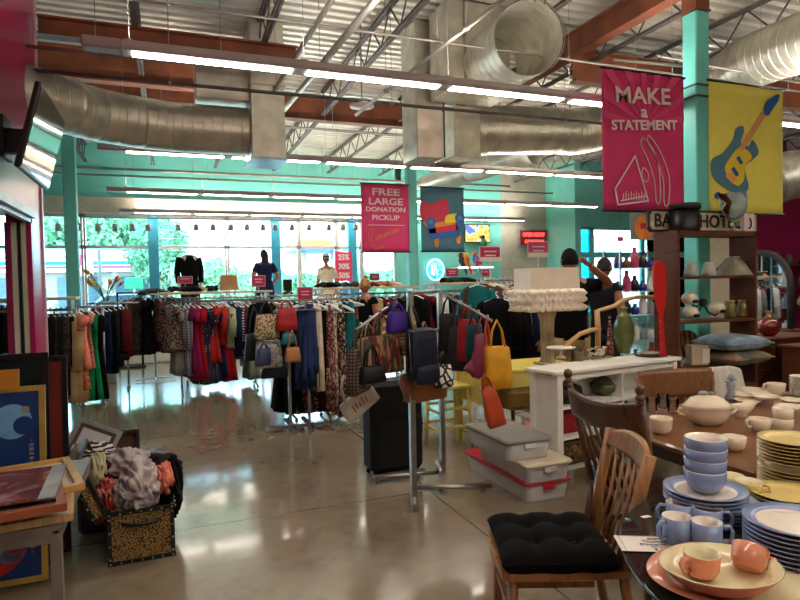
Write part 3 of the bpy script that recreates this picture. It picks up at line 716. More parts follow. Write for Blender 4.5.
# parked car outside
def car(px,Y,col,label):
    q=P(px,303,Y); t_=thing('parked_car',label,'car',(q.x,Y,0))
    prof=[(-2.1,.35),(-2.15,.75),(-1.3,.95),(-.8,1.42),(.7,1.45),(1.35,1.0),(2.1,.85),(2.15,.35)]
    MB().prism(prof,1.7,T=Matrix.Translation((0,.85,0))@TX).build('body',col,t_)
    MB().prism([(-1.15,.98),(-.72,1.36),(.62,1.38),(1.15,1.0)],1.72,T=Matrix.Translation((0,.86,0))@TX).build('side_window',mat('tinted_glass',(50,62,70),.1),t_)
    for x in(-1.35,1.35):
        MB().lathe([(.33,-.1),(.33,.1)],20,T=Matrix.Translation((x,-.82,.33))@TX).build('wheel',BLACK,t_)
car(128,27,mat('silver_car_paint',(190,196,200),.25,.5),'pale silver car parked outside beyond the window stand'); car(345,30,mat('dark_blue_car_paint',(40,56,90),.25,.3),'dark blue car parked outside under the pink poster')
struct(MB().box((26,40,2.6),(18,.3,5.2)).build('far_house_wall',mat('pale_house_wall',(210,214,220),.8)))
# ================================================================ GARMENTS
from mathutils import noise as NZ
COL={'navy':(30,36,66),'black':(11,11,13),'charcoal':(40,39,42),'red':(156,24,36),'scarlet':(172,46,38),'magenta':(136,26,86),'plum':(88,30,54),'maroon':(98,28,36),'tan':(186,150,112),'cream':(214,200,176),
 'pale green':(170,186,150),'sage':(134,152,128),'slate blue':(92,104,128),'grey':(128,126,124),'brown':(86,62,48),'dark brown':(52,40,34),'teal':(28,108,112),'green':(22,140,80),'orange':(206,98,48),'pink':(226,140,146),
 'hot pink':(240,84,110),'white':(214,214,212),'denim blue':(44,58,98),'olive':(88,84,54),'dark green':(20,64,52),'purple':(66,40,130),'khaki':(170,142,100),'salmon':(224,130,110)}
def fab(c,p=None):
    col=COL[c]
    if p is None: return mat('%s_cloth'%c.replace(' ','_'),col,.9,var=.12,sc=8,spec=.15)
    if p=='polka dot': return mat('%s_polka_cloth'%c,col,.85,pat='dots',sc=30,c2=(200,200,205))
    if p=='striped': return mat('%s_striped_cloth'%c,col,.85,pat='stripe',sc=9,c2=(60,60,62) if sum(col)>330 else (190,186,180))
    if p=='floral': return mat('%s_floral_cloth'%c,col,.85,pat='floral',sc=60,c2=(130,74,74),c3=(170,154,130))
    if p=='plaid': return mat('%s_plaid_cloth'%c,col,.85,pat='plaid',sc=8,c2=tuple(int(v*.6) for v in col),c3=(190,180,160))
    if p=='furry': return mat('%s_fur'%c,col,.95,pat='marble',sc=14,c2=tuple(int(v*.5) for v in col),c3=tuple(min(255,int(v*1.5)) for v in col),bump=1)
def hanger_mesh():
    g=MB(); g.tube([(0,.0,.02),(.02,0,.035),(.03,0,.015),(.02,0,-.01),(0,0,-.03),(0,0,-.06)],.005,5)
    g.tube([(-.2,0,-.115),(-.08,0,-.075),(0,0,-.058),(.08,0,-.075),(.2,0,-.115)],.011,5,sc=(1,1.4)); g.tube([(-.19,0,-.12),(.19,0,-.12)],.004,5); return g
def cloth_loft(g,prof,n=36,folds=5,amp=.3,seed=0,m=0):
    R_=random.Random(seed); ph=R_.uniform(0,6); rings=[]
    z0=prof[0][0]; z1=prof[-1][0]
    for z,a,b in prof:
        t=(z-z0)/(z1-z0); k_=amp*t; r=[]
        for k in range(n):
            th=2*pi*k/n; f=1+k_*sin(folds*th+ph)+k_*.4*sin((folds*2+1)*th+ph*2)
            r.append((a*cos(th)*(1+.25*(f-1)),b*sin(th)*f+.01*t*sin(3*th+ph),z+.012*t*sin(2*th+ph)))
        rings.append(r)
    g.loft(rings,m)
def fine(prof,k=3):
    out=[]
    for i in range(len(prof)-1):
        for s in range(k): t=s/k; out.append(tuple(prof[i][j]*(1-t)+prof[i+1][j]*t for j in range(3)))
    return out+[prof[-1]]
def sleeves(g,L_,r=.05,out=.06):
    for s in(-1,1):
        g.tube([(s*.17,0,-.115),(s*.21,0,-.15),(s*(.21+out*.6),.01,-.11-L_*.5),(s*(.2+out),.02,-.11-L_)],[r*.7,r*1.1,r,r*.85],10,sc=(.8,1.0))
def garment_mesh(kind,seed):
    g=MB()
    if kind=='dress': cloth_loft(g,fine([(-.055,.03,.015),(-.075,.1,.022),(-.115,.19,.03),(-.25,.18,.045),(-.5,.16,.04),(-.8,.21,.05),(-1.1,.26,.055)]),seed=seed,folds=6,amp=.45); sleeves(g,.18)
    elif kind=='shirt': cloth_loft(g,fine([(-.055,.03,.018),(-.075,.1,.025),(-.115,.2,.035),(-.3,.2,.045),(-.7,.21,.045)]),seed=seed,amp=.3); sleeves(g,.42)
    elif kind=='jacket': cloth_loft(g,fine([(-.05,.05,.03),(-.08,.12,.04),(-.12,.22,.055),(-.35,.22,.07),(-.8,.23,.07)]),seed=seed,amp=.2,folds=4); sleeves(g,.6,.06,.05)
    elif kind=='coat': cloth_loft(g,fine([(-.05,.05,.03),(-.08,.12,.04),(-.12,.22,.06),(-.5,.22,.08),(-1.1,.26,.09)]),seed=seed,amp=.25,folds=5); sleeves(g,.6,.065,.05)
    elif kind=='trousers': cloth_loft(g,fine([(-.115,.16,.018),(-.14,.17,.022),(-.4,.16,.03),(-.72,.15,.03)]),seed=seed,amp=.2,folds=3)
    elif kind=='skirt': cloth_loft(g,fine([(-.125,.16,.02),(-.16,.17,.025),(-.45,.22,.045),(-.75,.27,.055)]),seed=seed,amp=.5,folds=8)
    elif kind=='scarf':
        for s in(-1,1): cloth_loft(g,fine([(-.05+0.0*s,.03,.02),(-.1,.05,.025),(-.5,.07,.02),(-.95-.08*s,.085,.02)]),seed=seed+s,amp=.6,folds=5)
    return g
NAME={'dress':'dress','shirt':'blouse','jacket':'jacket','coat':'long_coat','trousers':'trousers','skirt':'skirt','scarf':'scarf'}
GP={}
def garment(kind,c,p,loc,rz,label,length=None,group=None,w=1.0,thick=1.0,var=None):
    v=(random.randint(0,1) if var is None else var); key=(kind,v)
    base={'dress':1.1,'shirt':.7,'jacket':.8,'coat':1.1,'trousers':.72,'skirt':.75,'scarf':1.0}[kind]
    s=(w,thick,(length or base)/base); f=fab(c,p)
    if key not in GP:
        o=garment_mesh(kind,{'dress':3,'shirt':9,'jacket':14,'coat':20,'trousers':26,'skirt':33,'scarf':40}[kind]+v*5).build(NAME[kind],f)
        h=hanger_mesh().build('hanger' if kind!='scarf' else 'loop',HANGP,o); GP[key]=o
        o.location=loc; o.rotation_euler=(0,0,rz); o.scale=s; tag(o,label,NAME[kind].replace('_',' '),group); return o
    o=dup(GP[key],loc,rz,label,group,[f],s); o['category']=NAME[kind].replace('_',' '); return o
def rack(label,p,q,z,legs=True,shelf=None,feet=.25,hang=True):
    """clothes rail from p to q (xy) at height z"""
    p=Vector((p[0],p[1],0)); q=Vector((q[0],q[1],0)); c=(p+q)/2; L_=(q-p).length; ang=atan2(q.y-p.y,q.x-p.x)
    t_=thing('clothes_rack',label,'clothes rack',c,ang)
    MB().tube([(-L_/2,0,z),(L_/2,0,z)],.016).build('rail',STEEL,t_)
    if legs:
        for s in(-1,1):
            g=MB(); u_=s*(L_/2-min(.2,L_*.25)); g.tube([(u_,0,.06),(u_,0,z)],.016); g.build('upright',STEEL,t_)
            g=MB(); g.tube([(u_,-feet,.05),(u_,feet,.05)],.016)
            for e in(-1,1): g.sph((u_,e*feet*.9,.025),.024,8)
            g.build('foot',STEEL,t_)
    if shelf:
        MB().box((0,0,shelf),(L_+.15,.42,.035),b=.006).build('shelf_board',mat('beige_laminate',(206,186,158),.5,var=.05),t_)
        g=MB()
        for s in(-1,1): g.box((s*L_/2,0,(shelf+z)/2),(.02,.3,max(.02,shelf-z)))
        g.build('shelf_bracket',STEEL,t_)
    return t_
def hang_row(rackdesc,group,Y,z,items,xoff=0):
    """items: px, kind, colour, pattern, length, rot(deg from edge-on)"""
    for i,(px,kind,c,p,ln,rot) in enumerate(items):
        q=at(px,290,Y=Y); lb='%s %s%s, %s from the left on %s'%(c,(p+' ') if p else '',NAME[kind].replace('_',' '),nth(i),rackdesc)
        garment(kind,c,p,(q.x,Y+random.uniform(-.01,.01),z),pi/2+radians(rot),lb,ln,group,thick=1.5)
R_=random.Random(5)
# --- long dress rack (A)
YA=9.8; ZA=1.39
xa=at(165,290,Y=YA).x; xb=at(266,290,Y=YA).x
rack('long shelf-topped dress rack before the window, left of the bag stand',(xa,YA),(xb,YA),ZA,shelf=1.52)
A=[(171,'dress','dark brown','floral',.75,25),(176,'dress','grey',None,1.1,20),(181,'coat','slate blue','plaid',1.12,22),(186,'dress','plum',None,1.1,15),(190,'dress','magenta',None,1.15,25),(195,'dress','red',None,1.2,28),
 (201,'dress','navy','polka dot',1.28,40),(206,'dress','navy','polka dot',1.25,30),(211,'dress','scarlet',None,.95,18),(215,'dress','navy',None,1.2,26),(219,'shirt','scarlet',None,.68,15),(222,'dress','red',None,1.25,35),(225,'shirt','pale green',None,.74,24),
 (231,'jacket','navy',None,.88,30),(236,'shirt','navy','striped',.85,25),(240,'shirt','plum',None,.85,18),(244,'shirt','maroon',None,.85,22),(249,'dress','sage',None,1.25,20),(254,'shirt','tan','floral',.7,30),(259,'trousers','black',None,.95,25)]
hang_row('the long rack before the window','clothes on the long dress rack',YA,ZA,A)
tag(fab('navy'),'','') if 0 else None
# second rack just behind, skirts showing below
rack('second clothes rack behind the long dress rack',(xa+.1,YA+1.0),(xb+.5,YA+1.0),1.42)
hang_row('the rack behind the long dress rack','clothes on the rear rack',YA+1.0,1.42,[(198+8*i,R_.choice(['dress','skirt','dress']),R_.choice(['charcoal','grey','maroon','sage','black','slate blue']),R_.choice([None,None,'floral']),1.12+R_.uniform(-.15,.1),R_.uniform(20,50)) for i in range(9)])
# round rack (H)
qh=at(153,290,Y=11.2)
t_=thing('round_clothes_rack','round rack of long dark clothes at the left end of the window','clothes rack',(qh.x,qh.y,0))
MB().tube([(.28*cos(a*pi/12),.28*sin(a*pi/12),1.5) for a in range(25)],.014,8).build('ring_rail',STEEL,t_)
g=MB(); g.tube([(0,0,.05),(0,0,1.5)],.02); g.build('post',STEEL,t_); g=MB()
for k in range(4): g.tube([(0,0,.06),(.32*cos(k*pi/2),.32*sin(k*pi/2),.03)],.014)
g.build('spider_base',STEEL,t_)
for k in range(2): MB().tube([(-.28*cos(k*pi/2),-.28*sin(k*pi/2),1.5),(.28*cos(k*pi/2),.28*sin(k*pi/2),1.5)],.01).build('spoke',STEEL,t_)
for k in range(10):
    a=-pi+k*2*pi/10; c,p,kk=[('dark brown',None,'coat'),('dark brown','furry','coat'),('black',None,'dress'),('maroon','floral','shirt'),('black','floral','dress'),('dark brown',None,'dress'),('charcoal',None,'coat'),('black',None,'coat'),('olive',None,'dress'),('plum',None,'dress')][k]
    pos=['facing left','front left','near left','near right','front right','facing right','rear right','window side right','window side left','rear left'][k]
    garment(kk,c,p,(qh.x+.28*cos(a),qh.y+.28*sin(a),1.5),a,'%s %s on round rack, %s'%(c,NAME[kk].replace('_',' '),pos),1.0 if kk!='shirt' else .8,'clothes on the round rack',w=.8)
tag(MB().grid(lambda u,v:((u-.5)*.5+qh.x,(v-.5)*.5+qh.y,1.53+.06*sin(u*pi)*sin(v*pi)+.01*sin(u*17)*sin(v*13)),16,16).build('folded_throw',fab('dark brown'),solid=.03),'brown throw folded over the top of the round rack','throw')
# left fur rack (F)
YFk=8.5
rack('near left rack of fur and winter coats beside the magenta wall',(-2.6,YFk),(-1.13,YFk),1.36,shelf=1.5)
F=[(38,'coat','black','furry',1.05,30),(45,'coat','black',None,1.0,22),(50,'coat','dark brown','furry',1.05,30),(56,'coat','black','furry',1.0,25),(61,'coat','dark brown','furry',1.1,28),(66,'coat','black',None,1.05,24),(71,'coat','khaki',None,1.15,22),(76,'dress','orange','floral',1.0,20),(79,'dress','salmon',None,.75,18)]
hang_row('the near left winter coat rack','coats on the near left rack',YFk,1.36,F)
YG=9.5
rack('rack with a long green gown beyond the winter coats',(-1.35,YG),(-.72,YG),1.36)
hang_row('the rack with the green gown','clothes on the green gown rack',YG,1.36,[(81,'dress','maroon',None,.75,20),(85,'dress','salmon','floral',.85,20),(89,'dress','green',None,1.3,30),(95,'dress','black',None,1.3,25)])
YG2=10.6
rack('rack of dark jackets before the tropical flowers',(-1.2,YG2),(-.45,YG2),1.38)
hang_row('the rack below the flowers','jackets below the flowers',YG2,1.38,[(94,'jacket','maroon',None,.95,15),(99,'jacket','navy',None,1.1,50),(104,'jacket','black',None,1.1,45),(110,'jacket','charcoal',None,1.0,40),(116,'jacket','black',None,.9,32),(121,'jacket','maroon',None,.85,20)])
# rack seen through the opening
rack('rack of dark clothes seen through the opening in the magenta wall',(-3.4,10.3),(-2.2,10.3),1.45)
hang_row('the rack through the wall opening','clothes through the wall opening',10.3,1.45,[(-4,'coat','black',None,1.1,30),(1,'coat','black','furry',1.0,30),(6,'dress','charcoal',None,1.1,30),(11,'coat','black',None,1.1,30),(18,'dress','brown',None,1.0,30)])
# black frame stand by window
p=at(129,293,Y=13.4); t_=thing('display_frame_stand','black rectangular garment frame standing before the left window','stand',(p.x,13.4,0)); h=p.z; g=MB()
for s in(-1,1): g.tube([(s*.22,0,0),(s*.22,0,h)],.022,6)
g.tube([(-.24,0,h),(.24,0,h)],.022,6); g.build('frame',BLACK,t_); MB().box((0,0,.02),(.55,.35,.03)).build('base',BLACK,t_)
# scarf/bag stand (B)
YBk=6.65; ZB=1.44
t_=thing('scarf_stand','chrome two-post stand hung with handbags and scarves','stand',(1.4,YBk,0))
for px_,nm in((290,'post'),(309,'post')):
    q=at(px_,400,Y=YBk); MB().box((q.x-1.4,0,ZB/2),(.03,.03,ZB)).build('post',STEEL,t_)
MB().tube([(-.55,0,ZB),(.52,0,ZB)],.014).build('rail',STEEL,t_)
g=MB()
for x in(-.17,.03): g.box((x,-.0,.05),(.04,.62,.03))
g.box((-.1,-.1,.05),(.7,.04,.03)); 
g.build('base_bar',STEEL,t_)
sc=[(302,'denim blue',None,.98,1.1,60),(309,'denim blue',None,.95,1.3,85),(314,'slate blue',None,.98,.9,70),(318,'cream',None,1.0,.55,50),(323,'black',None,.9,1.1,75),(329,'maroon','floral',1.25,.7,60),(334,'cream','floral',1.3,.6,60),(340,'black','floral',1.3,.8,60),(345,'dark green',None,.75,.9,70),(350,'teal',None,.7,.8,70)]
for i,(px_,c,p,ln,w_,rt) in enumerate(sc):
    q=at(px_,300,Y=YBk); garment('scarf',c,p,(q.x,YBk+(-.02 if i%2 else .02),ZB),pi/2+radians(rt),'%s %sscarf, %s from the left on the chrome scarf stand'%(c,(p+' ') if p else '',nth(i)),ln,'scarves on the chrome stand',w=w_,thick=2)
# dark patterned dresses behind the stand
rack('low rack of dark patterned dresses behind the scarf stand',(1.15,7.15),(1.95,7.15),1.3)
hang_row('the low rack behind the scarves','dark dresses behind the scarves',7.15,1.3,[(284+7*i,'dress',['black','maroon','black','dark brown','black','charcoal','black','black','dark green'][i],[None,'floral','floral',None,'floral',None,'floral',None,None][i],1.2,30+5*(i%3)) for i in range(9)])
# far centre rack with shelf (x 345-405)
YC=9.6
rack('shelf-topped rack behind the scarf stand, reaching the far column',(2.3,YC),(3.9,YC),1.44,shelf=1.54)
hang_row('the rack behind the scarf stand','clothes on the centre rear rack',YC,1.44,[(318+6.2*i,['shirt','trousers','shirt','jacket','trousers'][i%5],['tan','dark green','khaki','navy','cream','olive','tan','black','khaki','tan','maroon','charcoal','plum','grey'][i],None if i%3 else None,.7,25+10*(i%3)) for i in range(14)])
rack('rear hanger rail above the bag stand',(1.3,8.6),(2.5,8.6),1.46)
hang_row('the rail behind the bag stand','clothes on the rear hanger rail',8.6,1.46,[(262+7*i,['shirt','trousers'][i%2],['black','tan','cream','olive','dark green','khaki','brown','tan','navy','cream'][i],'striped' if i in(2,7) else None,.72,30) for i in range(10)])
# mid right rack with shoe shelf
YI=8.9
rack('rack with shoes on top below the round neon sign',(4.0,YI),(4.95,YI),1.46,shelf=1.58)
hang_row('the rack below the neon sign','clothes below the neon sign',YI,1.46,[(416+6*i,['shirt','dress','shirt','jacket'][i%4],['black','maroon','black','white','black','plum','grey','white','black','navy'][i],None,.8,25+8*(i%3)) for i in range(10)])
# right rack (D)
YDk=6.9
rack('tall rack of jackets right of the round neon sign',(3.85,YDk),(4.85,YDk),1.62)
hang_row('the tall jacket rack','jackets on the tall rack',YDk,1.62,[(479,'shirt','teal',None,.8,35),(483,'coat','brown',None,.95,40),(487,'shirt','grey',None,.8,35),(491,'shirt','cream',None,.6,45),(495,'shirt','dark brown','striped',.65,40),(501,'jacket','olive',None,.95,60),(507,'jacket','brown','striped',.95,55),(512,'jacket','black',None,.9,40),(517,'shirt','plum',None,.7,40),(523,'jacket','black',None,.9,40)])
YD2=6.2
rack('short rack of pink and dark clothes behind the big lamp',(3.75,YD2),(4.6,YD2),1.45)
hang_row('the short rack behind the big lamp','clothes behind the lamp',YD2,1.45,[(498,'coat','black',None,1.0,30),(505,'coat','black',None,1.1,35),(513,'shirt','white','striped',.65,50),(520,'coat','navy',None,1.1,30),(526,'shirt','pink',None,.6,40),(532,'shirt','hot pink',None,.4,40),(538,'shirt','pink','striped',.6,35),(529,'skirt','charcoal',None,.9,50),(542,'skirt','black',None,1.0,50)])
# ================================================================ SHOES ON SHELVES
def shoe():
    g=MB(); g.loft([[(x+0*k,w*cos(2*pi*k/10),h/2+h/2*sin(2*pi*k/10)+.0) for k in range(10)] for x,w,h in((-.13,.02,.05),(-.11,.035,.07),(-.04,.035,.075),(.04,.04,.05),(.1,.042,.035),(.13,.02,.02))])
    return g
sh=shoe().build('shoe',fab('black')); MB().box((-.09,0,.0),(.05,.04,.02)).build('heel',BLACK,sh); su=False
def put_shoe(px,Y,z,c,label,rz,group):
    global su
    q=at(px,290,Y=Y)
    if not su:
        su=True; sh.location=(q.x,Y,z); sh.rotation_euler=(0,0,rz); tag(sh,label,'shoe',group); sh.material_slots[0].link='OBJECT'; sh.material_slots[0].material=fab(c)
    else: dup(sh,(q.x,Y+R_.uniform(-.08,.08),z),rz,label,group,[fab(c)],1.15)
for gi,(desc,Y,z,l) in enumerate((('the long dress rack',YA,1.55,[(172,'black'),(177,'black'),(182,'charcoal'),(187,'black'),(192,'black'),(197,'black'),(202,'tan'),(207,'black'),(212,'black'),(216,'black')]),
      ('the rack behind the scarf stand',YC,1.565,[(322,'black'),(327,'dark brown'),(333,'black'),(340,'brown'),(346,'dark brown'),(352,'brown'),(371,'maroon'),(377,'tan'),(383,'orange'),(388,'brown'),(394,'cream')]),
      ('the rack below the neon sign',YI,1.6,[(449,'black'),(453,'dark green'),(457,'black'),(461,'charcoal'),(466,'black'),(471,'dark green')]))):
    for i,(px_,c) in enumerate(l): put_shoe(px_,Y,z,c,'%s shoe, %s from the left on top of %s'%(c,nth(i),desc),R_.uniform(-2.6,-.6),'shoes on top of '+desc)
# paper bag on top, jewellery stand
q=at(228,290,Y=9.9); t_=thing('paper_gift_bag','brown paper bag standing on the long dress rack','bag',(q.x,9.75,1.55)); MB().loft([[(x*w,y*.07,z) for x,y in((-1,-1),(1,-1),(1,1),(-1,1))] for z,w in((0,.14),(.235,.12))],sm=False).build('body',mat('kraft_paper',(176,132,90),.8,var=.05),t_)
MB().tube([(-.05,-.07,.23),(-.03,-.07,.3),(.03,-.07,.3),(.05,-.07,.23)],.004,5).build('handle',mat('dark_red_cord',(120,50,40)),t_)
q=at(289,290,Y=8.6); t_=thing('necklace_display','dark square jewellery display between the window mannequins','display',(q.x,8.7,1.48)); MB().box((0,0,.13),(.13,.03,.17),b=.01).build('panel',fab('dark brown'),t_); MB().lathe([(.1,0),(.08,.02),(.02,.05)],14).build('base',BLACK,t_)
# ================================================================ BAGS
def cmat(n,c,r=.5): return mat(n,c,r,var=.1)
def bag(name,label,loc,rz,w,h,d,mt,strap=.3,strapm=None,roll=0,drop=None,flap=None,belly=1.15,pocket=None):
    """origin at the strap top; body hangs below"""
    t_=thing(name,label,'bag',loc,0,None,(roll,0,rz)); sm_=strapm or mt; z1=-strap
    g=MB(); n=20; rings=[]
    for t,ww,dd in((0,.8,.25),(.04,.95,.6),(.3,1,.9),(.7,1.0*belly,1.0),(.95,1.02*belly,.9),(1,.9*belly,.5)):
        rings.append([(max(-1,min(1,1.35*cos(2*pi*k/n)))*w/2*ww,max(-1,min(1,1.35*sin(2*pi*k/n)))*d/2*dd,z1-h*t) for k in range(n)])
    g.loft(rings); g.build('body',mt,t_)
    g=MB()
    for s in(-1,1): g.tube([(-w*.32,s*d*.2,z1-.02),(-w*.2,s*.01,z1*.4),(0,s*.008,0),(w*.2,s*.01,z1*.4),(w*.32,s*d*.2,z1-.02)],.007,6)
    g.build('strap',sm_,t_)
    if flap: MB().box((0,-d*.5,z1-h*.28),(w*.96,.015,h*.5),b=.006).build('flap',flap,t_)
    if pocket: MB().box((0,-d*.52,z1-h*.68),(w*.75,.03,h*.45),b=.012).build('pocket',pocket,t_)
    return t_
FL=mat('floral_tapestry',(196,178,140),.8,pat='floral',sc=60,c2=(150,70,70),c3=(96,110,74))
SEQ=mat('grey_sequin',(150,146,144),.35,.4,pat='marble',sc=40,c2=(90,90,92),c3=(200,198,196))
ZEB=mat('zebra_print',(224,220,214),.6,pat='marble',sc=14,c2=(16,16,18),c3=(16,16,18))
ZEB=mat('bold_zebra_print',(224,220,214),.6,pat='leopard',sc=16,c2=(16,16,18),c3=(226,222,214))
MS=mat('multicolour_stripe',(110,36,38),.85,pat='floral',sc=34,c2=(30,64,46),c3=(150,116,80),stretch=(2,1,.4))
PW=mat('beige_patchwork',(178,150,112),.8,pat='plaid',sc=6,c2=(140,112,80),c3=(212,190,150))
def bagpx(px,py,Y,*a,**k): return at(px,py,Y=Y)
Yb=6.5
bag('tote_bag','floral tapestry tote hanging at the left of the chrome scarf stand',at(266,301,Y=Yb),.1,.22,.27,.08,FL,.14,BLACK)
bag('tote_bag','grey sequinned tote below the floral tote on the scarf stand',at(268,331,Y=Yb+.05),.1,.27,.3,.08,SEQ,.1,belly=1.05)
bag('handbag','small navy handbag hanging tilted over the sequinned tote',at(264,343,Y=Yb-.15),.5,.15,.18,.06,cmat('navy_leather',(52,66,104)),.06,roll=.1)
bag('handbag','bright red handbag hanging beside the floral tote',at(286,300,Y=Yb-.05),.2,.2,.25,.08,cmat('red_leather',(168,26,30)),.08)
bag('shoulder_bag','teal shoulder bag below the red handbag',at(288,326,Y=Yb-.05),.2,.13,.12,.05,cmat('teal_leather',(20,110,118)),.08)
bag('shoulder_bag','round tan shoulder bag below the teal one on the chrome stand',at(292,330,Y=Yb-.2),.1,.14,.16,.06,cmat('tan_leather',(176,118,72)),.18)
bag('shoulder_bag','black shoulder bag behind the sequinned tote',at(254,306,Y=Yb+.2),.1,.2,.3,.07,cmat('black_leather',(20,20,22)),.3)
bag('tote_bag','dark navy folded tote at the foot of the bag display',at(276,352,Y=Yb+.25),.0,.3,.16,.07,cmat('ink_canvas',(24,28,44)),.13)
# --- four-way stand (C)
cx,cy=1.86,4.35; ZC=1.53
P1=at(414,505,z=.0); P2=at(443,470,z=0)
t_=thing('waterfall_stand','chrome four-way stand with sloping arms and a square footed base, hung with bags','stand',(cx,cy,0))
def rel(p,z=None): return (p.x-cx,p.y-cy,p.z if z is None else z)
for p in(P1,P2): MB().box((p.x-cx,p.y-cy,ZC/2),(.04,.04,ZC)).build('post',STEEL,t_)
topc=(P1+P2)/2
g=MB(); g.tube([rel(P1,ZC),rel(P2,ZC)],.016); g.tube([rel(P1,ZC-.32),rel(P2,ZC-.32)],.012); g.build('cross_bar',STEEL,t_)
armL=[at(409,292,d=4.6),at(356,330,d=4.05)]; armR=[at(441,292,d=4.9),at(492,321,d=4.6)]
for a_ in(armL,armR):
    g=MB(); g.tube([rel(a_[0]),rel(a_[1])],.012,8)
    for k in range(6):
        s_=a_[0].lerp(a_[1],(k+.5)/6); g.sph(rel(s_+Vector((0,0,.018))),.012,8)
    g.build('waterfall_arm',STEEL,t_)
g=MB(); f1=at(415,508,z=.03); 
for a_,b_ in(((375,478),(437,472)),((414,488),(492,486)),((414,490),(415,507)),((437,462),(441,473))):
    g.tube([rel(at(*a_,z=.05)),rel(at(*b_,z=.05))],.018,8)
for a_ in((377,480),(441,488),(483,489),(415,508),(438,462)):
    g.sph(rel(at(*a_,z=.022)),.024,8)
g.build('base_frame',STEEL,t_)
def armp(arm,t): return arm[0].lerp(arm[1],t)+Vector((0,0,.0))
# bags on the left arm
BLK=cmat('soft_black_leather',(9,9,10)); 
def hb(name,lb,p,w,h,d,mt,strap,rz,**k): return bag(name,lb,p,rz,w,h,d,mt,strap,**k)
hb('shoulder_bag','grey and tan woven bag, lowest on the left sloping arm',armp(armL,.97),.26,.32,.09,mat('taupe_weave',(120,100,80),.8,pat='plaid',sc=14),.12,.9)
hb('shoulder_bag','dark striped cloth bag second lowest on the left sloping arm',armp(armL,.82),.26,.34,.08,mat('dim_stripe_cloth',(70,60,48),.8,pat='stripev',sc=12,c2=(150,130,100)),.1,.9)
hb('tote_bag','striped red and green cloth tote on the left sloping arm',at(381,314,d=4.22),.3,.27,.08,MS,.15,.3)
hb('handbag','black handbag hanging low in front of the white canvas tote',at(371,343,d=4.0),.17,.12,.08,BLK,.15,.3)
hb('tote_bag','beige patchwork shoulder bag in the middle of the four-way stand',at(397,298,d=4.33),.3,.3,.08,PW,.12,.3,strapm=BLK)
hb('pouch_bag','small purple pouch near the top of the left arm',armp(armL,.38)+Vector((0,-.14,.02)),.15,.15,.07,cmat('purple_fabric',(72,44,150),.7),.06,.3)
hb('shoulder_bag','black hobo bag under the purple pouch',armp(armL,.55)+Vector((0,.0,0)),.18,.3,.08,BLK,.12,.5)
hb('tote_bag','small dark floral purse at the top of the left arm',armp(armL,.1),.2,.24,.08,mat('dark_floral',(50,40,44),.8,pat='floral',sc=22),.1,.5)
t2=hb('tote_bag','white printed canvas tote hanging crooked at the bottom of the left arm',at(343,376,Y=4.2),.3,.17,.04,mat('natural_canvas',(196,190,176),.8,var=.06),.16,.25,belly=1.0)
t2.rotation_euler=(0,radians(-32),.2)
g=MB()
for k in range(5): g.box((-.07+.03*k,-.026,-.25+.01*(k%2)),(.012,.004,.06-.012*(k%3)))
g.build('printed_marks',mat('rust_ink',(170,110,70)),t2)
# backpack front
q=at(421,327,Y=3.85)
t_=thing('backpack','dark navy hard backpack hanging in front of the stand post','backpack',q,.3)
g=MB(); g.box((0,0,-.19),(.26,.12,.38),b=.03); g.build('shell',cmat('dark_navy_nylon',(12,24,46),.45),t_,sub=1)
MB().box((0,-.065,-.33),(.22,.05,.14),b=.02).build('front_pocket',cmat('dark_navy_nylon',(12,24,46),.45),t_,sub=1)
g=MB()
for s in(-1,1): g.tube([(s*.05,.05,-.02),(s*.03,.1,.1),(0,.12,.2),(s*.03,.1,.1)],.012,6)
g.build('shoulder_strap',BLK,t_); g=MB(); g.tube([(-.125,-.02,-.03),(-.125,-.035,-.3)],.003,4); g.tube([(.125,-.02,-.03),(.125,-.035,-.3)],.003,4); g.build('zip',STEEL,t_)
hb('tote_bag','wide brown leather tote behind the navy backpack',at(424,322,Y=4.05),.44,.22,.12,cmat('brown_leather',(140,84,44)),.36,.3,belly=.8)
hb('pouch_bag','black and white zebra print pouch beside the navy backpack',at(443,352,Y=3.95),.12,.17,.08,ZEB,.09,.3,strapm=BLK)
# right arm
def ra(t,dz=0): return armp(armR,t)+Vector((0,0,dz))
hb('shoulder_bag','black shoulder bag nearest the post on the right arm',ra(.15),.16,.42,.09,BLK,.14,-.6)
hb('shoulder_bag','slim black bag second on the right arm',ra(.33),.14,.36,.08,cmat('graphite_leather',(30,28,32)),.2,-.6)
hb('tote_bag','bright red bag on the right sloping arm',ra(.52),.14,.34,.07,cmat('lipstick_red',(160,20,28)),.1,-.8)
hb('shoulder_bag','dark teal bag beside the red one on the right arm',ra(.66),.12,.32,.07,cmat('deep_teal',(12,66,72)),.1,-.8)
t2=hb('folded_umbrella','rose pink folded umbrella hanging on the right arm',ra(.82),.13,.34,.08,cmat('rose_nylon',(140,56,84),.5),.14,-.4,belly=1.5); t2['category']='umbrella'
t2=hb('pouch_bag','small rose pouch swinging below the pink umbrella',ra(.8,-.33),.12,.12,.06,cmat('rose_nylon',(140,56,84),.5),.04,-.3); t2.rotation_euler=(0,radians(35),-.2)
hb('drawstring_bag','mustard yellow drawstring bag at the end of the right arm',ra(.98)+Vector((.05,0,.0)),.19,.33,.12,mat('mustard_suede',(222,160,24),.6,var=.08,sc=8),.2,-.2,belly=1.1)
t2=hb('long_case','long orange red case hanging below the yellow bag',at(484,374,d=4.55),.12,.32,.06,cmat('burnt_orange_leather',(190,70,34),.45),.1,-.3,belly=1.15); t2.rotation_euler=(0,radians(-14),-.2)
hb('shoulder_bag','orange strap bag behind the mustard drawstring bag',ra(.9),.06,.3,.05,cmat('orange_strap',(206,90,46)),.2,-.3)
